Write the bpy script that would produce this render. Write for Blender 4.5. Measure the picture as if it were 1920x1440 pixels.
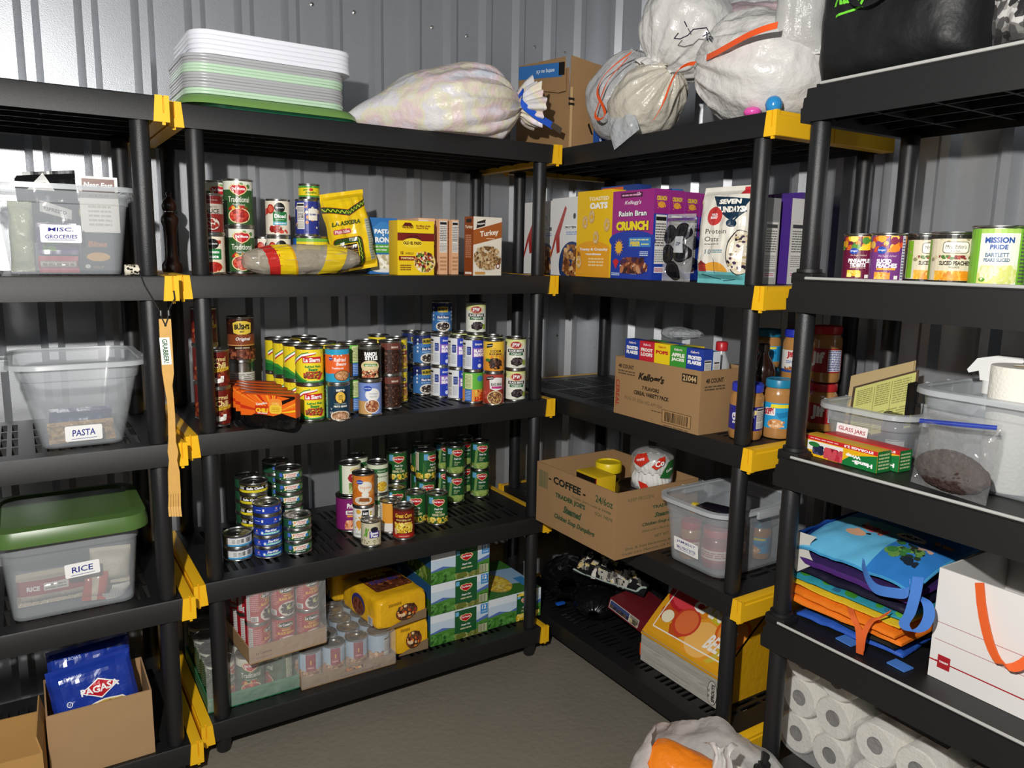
import bpy, bmesh, math, random
from math import sin, cos, pi, radians
from mathutils import Vector, Matrix, noise
S = bpy.context.scene
COL = S.collection
for o in list(bpy.data.objects): bpy.data.objects.remove(o)

# ---------------------------------------------------------------- camera
CAM = Vector((-1.5372, -2.1647, 1.4642)); PITCH, ROLL, YAW, FPX = -0.1663, 0.0182, 0.5706, 1440.55
_f = Vector((sin(YAW)*cos(PITCH), cos(YAW)*cos(PITCH), sin(PITCH)))
_r = Vector((cos(YAW), -sin(YAW), 0)); _u = _r.cross(_f)
RT = _r*cos(ROLL)+_u*sin(ROLL); UP = -_r*sin(ROLL)+_u*cos(ROLL)
cd = bpy.data.cameras.new('camera'); cam = bpy.data.objects.new('camera', cd); COL.objects.link(cam)
cd.sensor_width = 36; cd.lens = 36*FPX/1920; cd.clip_start = .02
cam.matrix_world = Matrix(((RT.x, UP.x, -_f.x, CAM.x), (RT.y, UP.y, -_f.y, CAM.y), (RT.z, UP.z, -_f.z, CAM.z), (0, 0, 0, 1)))
S.camera = cam
S.view_settings.view_transform = 'Standard'; S.view_settings.look = 'None'
S.view_settings.gamma = 1; S.view_settings.use_curve_mapping = False
S.view_settings.exposure = 0.0
# ---------------------------------------------------------------- light
w = bpy.data.worlds.new('world'); S.world = w; w.use_nodes = True
w.node_tree.nodes['Background'].inputs[0].default_value = (.80, .88, 1, 1)
w.node_tree.nodes['Background'].inputs[1].default_value = .024
def lamp(name, kind, loc, energy, color=(1, 1, 1), **kw):
    l = bpy.data.lights.new(name, kind); l.energy = energy; l.color = color
    for k, v in kw.items(): setattr(l, k, v)
    o = bpy.data.objects.new(name, l); COL.objects.link(o); o.location = loc
    return o
lamp('work_lamp', 'POINT', (-1.80, -2.05, 1.885), 215, (1, .97, .92), shadow_soft_size=.022)
lamp('fill_light', 'AREA', (-2.0, -3.3, 2.7), 12, (.9, .95, 1), shape='RECTANGLE', size=2.5, size_y=1.2).rotation_euler = (radians(50), 0, radians(-25))  # unseen weak fill lamp, added to lift the shadows from above

# ---------------------------------------------------------------- picture rays
def ray(u, v): return RT*((u-960)/FPX) - UP*((v-720)/FPX) + _f
def onx(u, v, x): d = ray(u, v); return CAM + d*((x-CAM.x)/d.x)
def ony(u, v, y): d = ray(u, v); return CAM + d*((y-CAM.y)/d.y)
def onz(u, v, z): d = ray(u, v); return CAM + d*((z-CAM.z)/d.z)

# ---------------------------------------------------------------- materials
def lin(h):
    if not isinstance(h, str): return tuple(h[:3])
    h = h.lstrip('#')
    if len(h) == 3: h = ''.join(c*2 for c in h)
    o = []
    for i in (0, 2, 4):
        c = int(h[i:i+2], 16)/255
        o.append(c/12.92 if c <= .04045 else ((c+.055)/1.055)**2.4)
    return tuple(o)
_M = {}
def mat(name, col='888', rough=.5, metal=0., spec=.5, bump=0., bscale=200., var=0., vscale=8., trans=0., transl=0., coat=0., cells=False):
    """principled surface; bump = fine noise relief, var = colour variation, trans = see-through share, transl = translucent share"""
    if name in _M: return _M[name]
    m = bpy.data.materials.new(name); m.use_nodes = True; nt = m.node_tree; N = nt.nodes; K = nt.links
    b = N['Principled BSDF']; c = lin(col)
    b.inputs['Base Color'].default_value = (*c, 1); b.inputs['Roughness'].default_value = rough
    b.inputs['Metallic'].default_value = metal; b.inputs['Specular IOR Level'].default_value = spec
    b.inputs['Coat Weight'].default_value = coat; b.inputs['Coat Roughness'].default_value = .12
    tc = N.new('ShaderNodeTexCoord')
    if var:
        t = N.new('ShaderNodeTexNoise'); t.inputs['Scale'].default_value = vscale; t.inputs['Detail'].default_value = 5
        r = N.new('ShaderNodeMixRGB'); r.inputs[1].default_value = (*[x*(1-var) for x in c], 1); r.inputs[2].default_value = (*[min(1, x*(1+var)) for x in c], 1)
        K.new(tc.outputs['Object'], t.inputs[0]); K.new(t.outputs[0], r.inputs[0]); K.new(r.outputs[0], b.inputs['Base Color'])
    if bump:
        t = N.new('ShaderNodeTexVoronoi' if cells else 'ShaderNodeTexNoise'); t.inputs['Scale'].default_value = bscale
        if not cells: t.inputs['Detail'].default_value = 3
        q = N.new('ShaderNodeBump'); q.inputs['Strength'].default_value = bump; q.inputs['Distance'].default_value = .002 if bscale > 60 else .01
        K.new(tc.outputs['Object'], t.inputs[0]); K.new(t.outputs[0], q.inputs['Height']); K.new(q.outputs[0], b.inputs['Normal'])
    out = N['Material Output']; sh = b.outputs[0]
    if transl:
        t = N.new('ShaderNodeBsdfTranslucent'); t.inputs[0].default_value = (*c, 1)
        x = N.new('ShaderNodeMixShader'); x.inputs[0].default_value = transl
        K.new(sh, x.inputs[1]); K.new(t.outputs[0], x.inputs[2]); sh = x.outputs[0]
    if trans:
        t = N.new('ShaderNodeBsdfTransparent'); x = N.new('ShaderNodeMixShader'); x.inputs[0].default_value = trans
        K.new(sh, x.inputs[1]); K.new(t.outputs[0], x.inputs[2]); sh = x.outputs[0]
    K.new(sh, out.inputs[0]); _M[name] = m
    return m
def film(name, col='fff', clear=.8, rough=.15, bump=.6, bscale=30):
    """clear plastic wrap: mostly see-through with crinkled highlights"""
    if name in _M: return _M[name]
    m = bpy.data.materials.new(name); m.use_nodes = True; nt = m.node_tree; N = nt.nodes; K = nt.links
    b = N['Principled BSDF']; b.inputs['Base Color'].default_value = (*lin(col), 1); b.inputs['Roughness'].default_value = rough; b.inputs['Specular IOR Level'].default_value = .8
    tc = N.new('ShaderNodeTexCoord'); t = N.new('ShaderNodeTexNoise'); t.inputs['Scale'].default_value = bscale; t.inputs['Detail'].default_value = 2
    q = N.new('ShaderNodeBump'); q.inputs['Strength'].default_value = bump; q.inputs['Distance'].default_value = .01
    K.new(tc.outputs['Object'], t.inputs[0]); K.new(t.outputs[0], q.inputs['Height']); K.new(q.outputs[0], b.inputs['Normal'])
    tr = N.new('ShaderNodeBsdfTransparent'); g = N.new('ShaderNodeBsdfGlossy'); g.inputs['Roughness'].default_value = rough
    K.new(q.outputs[0], g.inputs['Normal'])
    x = N.new('ShaderNodeMixShader'); x.inputs[0].default_value = clear; K.new(b.outputs[0], x.inputs[1]); K.new(tr.outputs[0], x.inputs[2])
    y = N.new('ShaderNodeMixShader'); y.inputs[0].default_value = .10; K.new(x.outputs[0], y.inputs[1]); K.new(g.outputs[0], y.inputs[2])
    K.new(y.outputs[0], N['Material Output'].inputs[0]); _M[name] = m
    return m
def print_mat(name, rough=.4, spec=.4):
    """printed surface: the ink colour of each patch is stored on the mesh"""
    if name in _M: return _M[name]
    m = bpy.data.materials.new(name); m.use_nodes = True; N = m.node_tree.nodes; b = N['Principled BSDF']
    a = N.new('ShaderNodeAttribute'); a.attribute_name = 'ink'
    m.node_tree.links.new(a.outputs['Color'], b.inputs['Base Color'])
    b.inputs['Roughness'].default_value = rough; b.inputs['Specular IOR Level'].default_value = spec
    _M[name] = m
    return m
BLACK = mat('black_plastic', '19191a', .45, bump=.25, bscale=900)
POSTM = mat('black_post_plastic', '1e1e20', .36, bump=.3, bscale=700)
YEL = mat('yellow_plastic', 'f7bf1c', .45, spec=.4)
TIN = mat('tin_metal', 'b9b9b5', .28, metal=1)
CARD = mat('cardboard', 'a2805a', .8, spec=.15, var=.08, vscale=30)
CARDIN = mat('cardboard_inside', '9a7852', .85, spec=.1, var=.08, vscale=20)
WHITE = mat('white_plastic', 'e8e8e8', .4)
PRINT = print_mat('printed_label', .38, .45)
MATTE = print_mat('printed_matte', .75, .15)
GLOSSP = print_mat('printed_gloss_film', .22, .6)

# ---------------------------------------------------------------- mesh helpers
class MB:
    def __init__(s): s.bm = bmesh.new()
    def box(s, x0, y0, z0, x1, y1, z1, bev=0.):
        r = bmesh.ops.create_cube(s.bm, size=1); vs = r['verts']
        for v in vs: v.co = Vector((x0 if v.co.x < 0 else x1, y0 if v.co.y < 0 else y1, z0 if v.co.z < 0 else z1))
        if bev:
            es = list({e for v in vs for e in v.link_edges})
            bmesh.ops.bevel(s.bm, geom=es, offset=bev, segments=2, affect='EDGES', profile=.6)
        return s
    def face(s, *pts):
        s.bm.faces.new([s.bm.verts.new(p) for p in pts]); return s
    def prism(s, prof, a0, a1, axis='y'):
        """extrude a 2-D outline along an axis"""
        def P(p, t): return {'x': (t, p[0], p[1]), 'y': (p[0], t, p[1]), 'z': (p[0], p[1], t)}[axis]
        A = [s.bm.verts.new(P(p, a0)) for p in prof]; B = [s.bm.verts.new(P(p, a1)) for p in prof]; n = len(prof)
        s.bm.faces.new(A); s.bm.faces.new(B[::-1])
        for i in range(n): s.bm.faces.new((A[i], B[i], B[(i+1) % n], A[(i+1) % n]))
        return s
    def lathe(s, prof, n=32, c=(0, 0, 0), ax='z', cap=True):
        rings = []
        for r, h in prof:
            ring = []
            for i in range(n):
                a = 2*pi*i/n; x, y = r*cos(a), r*sin(a)
                p = {'z': (x, y, h), 'y': (x, h, y), 'x': (h, x, y)}[ax]
                ring.append(s.bm.verts.new((p[0]+c[0], p[1]+c[1], p[2]+c[2])))
            rings.append(ring)
        for A, B in zip(rings, rings[1:]):
            for i in range(n): s.bm.faces.new((A[i], A[(i+1) % n], B[(i+1) % n], B[i]))
        if cap:
            if prof[0][0] > 1e-6: s.bm.faces.new(rings[0][::-1])
            if prof[-1][0] > 1e-6: s.bm.faces.new(rings[-1])
        return s
    def tube(s, pts, r, n=8, cap=True):
        pts = [Vector(p) for p in pts]; rings = []
        N = None
        for i, p in enumerate(pts):
            t = (pts[min(i+1, len(pts)-1)]-pts[max(i-1, 0)]).normalized()
            if N is None: N = t.orthogonal().normalized()
            N = (N - t*N.dot(t)).normalized(); Bn = t.cross(N); rr = r[i] if isinstance(r, (list, tuple)) else r
            rings.append([s.bm.verts.new(p+(N*cos(2*pi*k/n)+Bn*sin(2*pi*k/n))*rr) for k in range(n)])
        for A, B in zip(rings, rings[1:]):
            for i in range(n): s.bm.faces.new((A[i], A[(i+1) % n], B[(i+1) % n], B[i]))
        if cap: s.bm.faces.new(rings[0][::-1]); s.bm.faces.new(rings[-1])
        return s
    def ribbon(s, pts, wid, th=.0012):
        """flat strap: pts centre line, wid = width vector (or list)"""
        pts = [Vector(p) for p in pts]; R = []
        for i, p in enumerate(pts):
            wv = Vector(wid[i]) if isinstance(wid, list) else Vector(wid)
            t = (pts[min(i+1, len(pts)-1)]-pts[max(i-1, 0)]).normalized(); nn = t.cross(wv).normalized()*th/2
            R.append([s.bm.verts.new(q) for q in (p-wv/2-nn, p+wv/2-nn, p+wv/2+nn, p-wv/2+nn)])
        for A, B in zip(R, R[1:]):
            for i in range(4): s.bm.faces.new((A[i], A[(i+1) % 4], B[(i+1) % 4], B[i]))
        s.bm.faces.new(R[0][::-1]); s.bm.faces.new(R[-1])
        return s
    def grid(s, f, nu, nv, wrapu=False):
        V = [[s.bm.verts.new(f(i/nu, j/nv)) for j in range(nv+1)] for i in range(nu if wrapu else nu+1)]
        for i in range(nu):
            for j in range(nv):
                a = V[i]; b = V[(i+1) % nu] if wrapu else V[i+1]
                s.bm.faces.new((a[j], b[j], b[j+1], a[j+1]))
        return s
    def mesh(s, name, m, smooth=True, ang=40):
        bmesh.ops.remove_doubles(s.bm, verts=s.bm.verts, dist=1e-6)
        bmesh.ops.recalc_face_normals(s.bm, faces=s.bm.faces)
        me = bpy.data.meshes.new(name); s.bm.to_mesh(me); s.bm.free()
        for x in (m if isinstance(m, (list, tuple)) else [m]): me.materials.append(x)
        if smooth:
            me.polygons.foreach_set('use_smooth', [True]*len(me.polygons)); me.set_sharp_from_angle(angle=radians(ang))
        return me
    def obj(s, name, m, parent=None, **k): return link(name, s.mesh(name, m, **k), parent)
def link(name, me, parent=None):
    o = bpy.data.objects.new(name, me); COL.objects.link(o)
    if parent: o.parent = parent
    return o
def thing(name, label, cat, loc=(0, 0, 0), rz=0., group=None):
    o = bpy.data.objects.new(name, None); COL.objects.link(o); o.empty_display_size = .05
    o.location = loc; o.rotation_euler = (0, 0, rz); tag(o, label, cat, group)
    return o
def tag(o, label, cat, group=None):
    o['label'] = label; o['category'] = cat
    if group: o['group'] = group
    return o
def dup(root, loc, rz=0., label=None, group=None, rot=None):
    r = root.copy(); COL.objects.link(r); r.location = loc; r.rotation_euler = rot or (0, 0, rz)
    if label: r['label'] = label
    if group: r['group'] = group
    for ch in list(root.children):
        c = ch.copy(); COL.objects.link(c); c.parent = r
        for g in list(ch.children):
            d = g.copy(); COL.objects.link(d); d.parent = c
    return r
def struct(name, mb, m, **k):
    o = mb.obj(name, m, **k); o['kind'] = 'structure'; return o

# ---------------------------------------------------------------- printed artwork
_T = {}
def glyphs(s, bold=0., shear=0., space=1.):
    key = (s, bold, shear, space)
    if key not in _T:
        c = bpy.data.curves.new('t', 'FONT'); c.body = s; c.size = 1; c.resolution_u = 2; c.offset = bold; c.shear = shear
        c.space_character = space; c.align_x = 'CENTER'
        o = bpy.data.objects.new('t', c); COL.objects.link(o)
        dg = bpy.context.evaluated_depsgraph_get(); me = bpy.data.meshes.new_from_object(o.evaluated_get(dg))
        vs = [(v.co.x, v.co.y) for v in me.vertices]; fs = [tuple(p.vertices) for p in me.polygons]
        bpy.data.objects.remove(o); bpy.data.curves.remove(c); bpy.data.meshes.remove(me)
        if vs:
            xs = [v[0] for v in vs]; ys = [v[1] for v in vs]; cx = (min(xs)+max(xs))/2; cy = (min(ys)+max(ys))/2
            vs = [(x-cx, y-cy) for x, y in vs]; w_, h_ = max(xs)-min(xs), max(ys)-min(ys)
        else: w_, h_ = 1, 1
        _T[key] = (vs, fs, w_, h_)
    return _T[key]
class Art:
    """coloured patches laid one on the other in label coordinates (metres, origin at the label's middle)"""
    def __init__(s, eps=6e-5): s.P = []; s.k = 0; s.eps = eps
    def add(s, vs, fs, c): s.P.append((vs, fs, lin(c), s.k)); s.k += 1; return s
    def rect(s, x0, y0, x1, y1, c): return s.add([(x0, y0), (x1, y0), (x1, y1), (x0, y1)], [(0, 1, 2, 3)], c)
    def poly(s, pts, c): return s.add(list(pts), [tuple(range(len(pts)))], c)
    def ell(s, cx, cy, rx, ry, c, n=20, a0=0, a1=2*pi):
        return s.poly([(cx+rx*cos(a0+(a1-a0)*i/n), cy+ry*sin(a0+(a1-a0)*i/n)) for i in range(n)], c)
    def rr(s, x0, y0, x1, y1, r, c):
        p = []
        for (cx, cy, a) in ((x1-r, y1-r, 0), (x0+r, y1-r, pi/2), (x0+r, y0+r, pi), (x1-r, y0+r, 3*pi/2)):
            p += [(cx+r*cos(a+i*pi/8), cy+r*sin(a+i*pi/8)) for i in range(5)]
        return s.poly(p, c)
    def text(s, t, cx, cy, h=None, w=None, c='000', bold=.0, shear=0., rot=0., space=1., fit=None):
        """h = letter height, w = width; fit=(w,h) keeps inside"""
        vs, fs, W_, H_ = glyphs(t, bold, shear, space)
        if fit: sx = sy = min(fit[0]/W_, fit[1]/H_)
        elif h and w: sx, sy = w/W_, h/H_
        elif h: sx = sy = h/H_
        else: sx = sy = w/W_
        ca, sa = cos(rot), sin(rot)
        return s.add([(cx+x*sx*ca-y*sy*sa, cy+x*sx*sa+y*sy*ca) for x, y in vs], fs, c)
    def line(s, x0, y0, x1, y1, wd, c):
        d = Vector((x1-x0, y1-y0)); n = Vector((-d.y, d.x)).normalized()*wd/2
        return s.poly([(x0+n.x, y0+n.y), (x0-n.x, y0-n.y), (x1-n.x, y1-n.y), (x1+n.x, y1+n.y)], c)
    def blobs(s, x0, y0, x1, y1, n, size, cols, seed=1, ell=False, asp=1.):
        R = random.Random(seed); cx, cy, hx, hy = (x0+x1)/2, (y0+y1)/2, (x1-x0)/2, (y1-y0)/2
        for i in range(n):
            while 1:
                a, b = R.uniform(-1, 1), R.uniform(-1, 1)
                if not ell or a*a+b*b < 1: break
            q = size*R.uniform(.6, 1.2); an = R.uniform(0, pi); x, y = cx+a*hx, cy+b*hy; c = lin(R.choice(cols)); f = R.uniform(.8, 1.15)
            P = [(x+q*cos(t)*cos(an)*asp-q*sin(t)*sin(an), y+q*cos(t)*sin(an)*asp+q*sin(t)*cos(an)) for t in [2*pi*k/7 for k in range(7)]]
            P = [(min(max(px, x0), x1), min(max(py, y0), y1)) for px, py in P]
            s.P.append((P, [tuple(range(7))], tuple(min(1, z*f) for z in c), s.k+i*.15))
        s.k += int(n*.15)+1; return s
    def fine(s, x0, y0, x1, y1, n, c='555', seed=3, gap=.5):
        """rows of small print"""
        R = random.Random(seed); dy = (y1-y0)/n
        for i in range(n):
            y = y1-(i+.5)*dy; x = x0
            while x < x1-1e-5:
                wd = min(R.uniform(.1, .35)*(x1-x0), x1-x); s.P.append(([(x, y-dy*gap/2), (x+wd*.85, y-dy*gap/2), (x+wd*.85, y+dy*gap/2), (x, y+dy*gap/2)], [(0, 1, 2, 3)], lin(c), s.k)); x += wd
        s.k += 1; return s
    def bars(s, x0, y0, x1, y1, c='111', bg='fff', n=22, seed=5):
        if bg: s.rect(x0-.001, y0-.001, x1+.001, y1+.001, bg)
        R = random.Random(seed); x = x0; u = (x1-x0)/n/1.6
        while x < x1-u:
            wd = u*R.choice((.5, .8, 1.3)); s.P.append(([(x, y0), (x+wd, y0), (x+wd, y1), (x, y1)], [(0, 1, 2, 3)], lin(c), s.k)); x += wd+u*R.choice((.5, .9))
        s.k += 1; return s
    def nutri(s, x0, y0, x1, y1):
        s.rect(x0, y0, x1, y1, 'e9e6df'); g = (y1-y0)
        s.rect(x0+.001, y1-g*.12, x1-.001, y1-g*.04, '222'); s.fine(x0+.001, y0+g*.35, x1-.001, y1-g*.16, 9, '666'); s.fine(x0+.001, y0+g*.03, x1-.001, y0+g*.3, 6, '999', 7); return s
    def logo(s, cx, cy, w_, h_, t='Del Monte'):
        """red shield with a gold edge and white lettering"""
        def sh(k, c):
            pts = [(-1, .35), (-.75, .8), (-.3, .8), (0, .98), (.3, .8), (.75, .8), (1, .35), (.9, -.1), (.6, -.55), (0, -1), (-.6, -.55), (-.9, -.1)]
            s.poly([(cx+x*w_/2*k, cy+y*h_/2*k) for x, y in pts], c)
        sh(1.12, 'e8c13a'); sh(1.03, 'f6f0e0'); sh(.95, 'c8141e'); s.text(t, cx, cy+h_*.1, w=w_*.78, h=h_*.26, c='fff', bold=.03); return s
    def build(s, name, fmap, parent=None, du=None, dv=None, m=None, base=0., diag=False):
        bm = bmesh.new(); lay = bm.loops.layers.float_color.new('ink'); zl = bm.verts.layers.float.new('k')
        for vs, fs, c, k in s.P:
            V = [bm.verts.new((x, y, 0)) for x, y in vs]
            for v in V: v[zl] = k
            for f in fs:
                try: F = bm.faces.new([V[i] for i in f])
                except ValueError: continue
                for l in F.loops: l[lay] = (*c, 1)
        for ax, d in ((0, du), (1, dv)):
            if d:
                lo = min(v.co[ax] for v in bm.verts); hi = max(v.co[ax] for v in bm.verts); t = math.ceil(lo/d)*d
                while t < hi:
                    no = Vector((1, 0, 0)) if ax == 0 else Vector((0, 1, 0)); p = no*t
                    bmesh.ops.bisect_plane(bm, geom=bm.verts[:]+bm.edges[:]+bm.faces[:], plane_co=p, plane_no=no, dist=1e-7); t += d
        if diag:
            cs = [v.co.x/du-v.co.y/dv for v in bm.verts]; no = Vector((1/du, -1/dv, 0)); ln = no.length
            for c in range(math.ceil(min(cs)), math.floor(max(cs))+1):
                bmesh.ops.bisect_plane(bm, geom=bm.verts[:]+bm.edges[:]+bm.faces[:], plane_co=no*(c/ln/ln), plane_no=no, dist=1e-7)
        for v in bm.verts: v.co = Vector(fmap(v.co.x, v.co.y, base+v[zl]*s.eps))
        me = bpy.data.meshes.new(name); bm.to_mesh(me); bm.free(); me.materials.append(m or PRINT)
        return link(name, me, parent)
def cyl(r, h0=0., a0=0.):
    """label wrap: x round the can (0 faces -Y), y up from h0"""
    return lambda x, y, o: ((r+o)*sin(x/r+a0), -(r+o)*cos(x/r+a0), h0+y)
def plane(o, ux, uy, n=None):
    o, ux, uy = Vector(o), Vector(ux).normalized(), Vector(uy).normalized(); nn = ux.cross(uy) if n is None else Vector(n)
    return lambda x, y, t: o+ux*x+uy*y+nn*t
def fbm(p, sc, oct=3): return noise.fractal(Vector(p)*sc, 1, 2, oct)
# ================================================================ the setting
YW, XW = .55, .605
ZS = (1.828, 1.396, .967, .539, .109); TH = .059
WALLM = mat('galvanised_panel', 'bcbfc4', .36, metal=.68, bump=.10, bscale=420, cells=True, var=.05, vscale=60)
def concrete():
    m = mat('concrete', '7d776b', .55, spec=.35, bump=.25, bscale=45, var=.13, vscale=3.2); return m
fl = MB(); fl.box(-4.2, -4.6, -.1, 1.0, 1.0, 0); struct('floor', fl, concrete())
def rib_wall(name, starts, lo, hi, mapf, w=.02, top=.024, h=.022):
    pts = [(lo, 0)]
    for s0 in starts:
        pts += [(s0, 0), (s0+w, h), (s0+w+top, h), (s0+2*w+top, 0)]
    pts.append((hi, 0)); mb = MB()
    for (a, ha), (b, hb) in zip(pts, pts[1:]):
        mb.face(mapf(a, ha, 0), mapf(b, hb, 0), mapf(b, hb, 3.0), mapf(a, ha, 3.0))
    # back skin gives the panel its thickness
    mb.face(mapf(lo, -.012, 0), mapf(hi, -.012, 0), mapf(hi, -.012, 3.0), mapf(lo, -.012, 3.0))
    for e in (lo, hi): mb.face(mapf(e, 0, 0), mapf(e, -.012, 0), mapf(e, -.012, 3.0), mapf(e, 0, 3.0))
    return struct(name, mb, WALLM, smooth=False)
wb = rib_wall('wall_back', [-1.492+.1515*k for k in range(-17, 14)], -4.1, XW, lambda t, h, z: (t, YW-h, z))
wr = rib_wall('wall_right', [-(.394-.157*k)-.064 for k in range(0, 30)], -YW, 4.5, lambda t, h, z: (XW-h, -t, z))
sc = MB()
def screw(mb, x, y, z, nx, ny):
    d = Vector((nx, ny, 0)); c = Vector((x, y, z)); a = Vector((-ny, nx, 0)); u = Vector((0, 0, 1))
    for r0, r1, d0, d1 in ((.007, .007, 0, .0015), (.0045, .004, .0015, .006)):
        A = [mb.bm.verts.new(c+d*d0+(a*cos(k*pi/3)+u*sin(k*pi/3))*r0) for k in range(6)]; B = [mb.bm.verts.new(c+d*d1+(a*cos(k*pi/3)+u*sin(k*pi/3))*r1) for k in range(6)]
        mb.bm.faces.new(B)
        for k in range(6): mb.bm.faces.new((A[k], A[(k+1) % 6], B[(k+1) % 6], B[k]))
for u, v in ((370, 88), (585, 8), (664, 23), (810, 51), (875, 67), (1003, 88), (1060, 99), (993, 633), (1046, 629)):
    mb = MB(); p = ony(u, v, YW); screw(mb, p.x, YW, p.z, 0, -1); mb.obj('screw', TIN, wb)
for u, v in ((1120, 108), (1115, 652), (1432, 500)):
    mb = MB(); p = onx(u, v, XW); screw(mb, XW, p.y, p.z, -1, 0); mb.obj('screw', TIN, wr)
# corner flashing
cf = MB(); cf.box(XW-.075, YW-.004, 0, XW-.004, YW-.0005, 3.0); cf.box(XW-.004, YW-.09, 0, XW-.0005, YW-.0005, 3.0)
cf.box(XW-.079, YW-.007, 0, XW-.075, YW-.0005, 3.0); cf.box(XW-.007, YW-.094, 0, XW-.0005, YW-.09, 3.0)
struct('trim_1', cf, WALLM, smooth=False)

# ================================================================ shelving units
def tray_mesh(L, D):
    """one slotted tray: length L along x, depth D along y, top at z=0"""
    mb = MB(); t = .005
    # skirt
    mb.prism([(0, -TH), (.003, -TH), (.006, -t), (.006, 0), (.002, 0), (0, -.004)], 0, L, 'x')
    mb.prism([(D, -TH), (D-.003, -TH), (D-.006, -t), (D-.006, 0), (D, 0)], 0, L, 'x')
    mb.box(0, .006, -TH, .004, D-.006, 0); mb.box(L-.004, .006, -TH, L, D-.006, 0)
    # slotted deck
    xs = [.004, .062]; band = []
    n = int((L-.13)/.0246); x0 = .066
    k = 0
    while x0 < L-.075:
        if k % 8 != 7: band.append((x0, x0+.0135))
        x0 += .0246; k += 1
    ysl = [(.055, .055+(D-.15)/4)]; q = (D-.15)/4
    ysl = [(.055+i*(q+.013), .055+i*(q+.013)+q) for i in range(4)]
    X = sorted({.004, L-.004} | {a for b in band for a in b}); Y = sorted({.006, D-.006} | {a for b in ysl for a in b})
    hx = {round(a, 5) for a, b in band}; hy = {round(a, 5) for a, b in ysl}
    G = {}
    def V(x, y, z):
        kk = (round(x, 5), round(y, 5), z)
        if kk not in G: G[kk] = mb.bm.verts.new(kk)
        return G[kk]
    hole = lambda i, j: 0 <= i < len(X)-1 and 0 <= j < len(Y)-1 and round(X[i], 5) in hx and round(Y[j], 5) in hy
    for i in range(len(X)-1):
        for j in range(len(Y)-1):
            a, b, c, d = X[i], X[i+1], Y[j], Y[j+1]
            if hole(i, j):
                for p, r in (((a, c), (b, c)), ((b, c), (b, d)), ((b, d), (a, d)), ((a, d), (a, c))):
                    mb.bm.faces.new((V(*p, 0), V(*r, 0), V(*r, -t), V(*p, -t)))
            else:
                mb.bm.faces.new((V(a, c, 0), V(b, c, 0), V(b, d, 0), V(a, d, 0))); mb.bm.faces.new((V(a, c, -t), V(a, d, -t), V(b, d, -t), V(b, c, -t)))
    # stiffening beams underneath
    for y in (.045, .055+q+.006, .055+2*q+.02, .055+3*q+.032, D-.05):
        mb.box(.004, y-.003, -TH+.012, L-.004, y+.003, -t)
    for k in range(1, 5): mb.box(L*k/5-.003, .006, -TH+.02, L*k/5+.003, D-.006, -t)
    # corner sockets, small slots in the front rim
    return mb.mesh('shelf', BLACK, ang=30)
def cap_mesh(D, w=.0314):
    """yellow end cap: outer face at x=w, hugs the tray end at x=0; slot and pin on the front"""
    mb = MB(); s = .0055
    prof = [(-s, -TH-.0015), (w-.002, -TH-.0015), (w, -TH), (w, -.012), (w-.003, -.009), (w-.003, -.001), (w-.007, .001), (0, .001)]
    mb.prism(prof, .006, D*.45, 'y'); mb.prism(prof, D*.45+.004, D-.001, 'y')
    mb.prism([(p[0]-.003 if p[0] > w-.01 else p[0], p[1]) for p in prof], D*.44, D*.46, 'y')
    # front plate with a slot, thicker edge
    x0, x1 = w*.52, w*.62
    mb.prism([(-s, -TH-.002), (w, -TH-.002), (w, -TH*.68), (-s*.68, -TH*.68)], -.006, .006, 'y')
    mb.prism([(-s*.68, -TH*.68), (x0, -TH*.68), (x0, .001), (0, .001)], -.006, .006, 'y')
    mb.prism([(x1, -TH*.68), (w, -TH*.68), (w, .001), (x1, .001)], -.006, .006, 'y')
    mb.box(x0, .001, -TH*.68, x1, .006, -.002)
    mb.box(w*.45, -.003, -TH-.009, w*.45+.008, .005, -TH-.001, .0015)
    return mb.mesh('end_cap', YEL, ang=30)
def post_mesh(z0, z1, r=.0225):
    return MB().lathe([(r-.0012, z0), (r, z0+.004), (r, z1-.004), (r-.0012, z1)], 24).mesh('post', POSTM)
def unit(label, loc, rz, L, D, caps=(1, 1)):
    t = thing('shelving_unit', label, 'shelf', loc, rz, None)
    tm = tray_mesh(L, D); cm = cap_mesh(D)
    col = MB()
    for k, z in enumerate(ZS):
        sh = link('shelf', tm, t); sh.location.z = z
        if k: pass
        for s, side in enumerate((-1, 1)):
            if not caps[s]: continue
            c = link('end_cap', cm, sh)
            if side > 0: c.location.x = L
            else: c.scale.x = -1
            c['label'] = 'yellow plastic end cap with a slot and pin'
    I = .034; Y0, Y1 = .0285, D-.033
    for k in range(5):
        zt = ZS[k-1]-TH if k else None
        if k == 0: continue
        pm = post_mesh(ZS[k]+.0005, ZS[k-1]-TH+.004)
        for x in (I, L-I):
            for y in (Y0, Y1): o = link('post', pm, t); o.location = (x, y, 0)
    fm = MB().lathe([(.017, 0), (.02, .004), (.024, ZS[4]-TH+.004)], 24).mesh('foot', POSTM)
    for x in (I, L-I):
        for y in (Y0, Y1): o = link('foot', fm, t); o.location = (x, y, 0)
    # sockets cast into the bottom tray and little fixing pins
    return t
LB = 1.22-2*.0314
unitA = unit('black plastic shelving unit at the far left, holding the clear storage bins', (-1.1954-.0314-LB, -.0655, 0), 0, LB, .49)
unitB = unit('black plastic shelving unit on the back wall, holding most of the cans', (-LB, 0, 0), 0, LB, .49)
unitC = unit('black plastic shelving unit in the corner, holding the cereal boxes', (.0679, .385, 0), -pi/2, 1.2058, .50)
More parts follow.
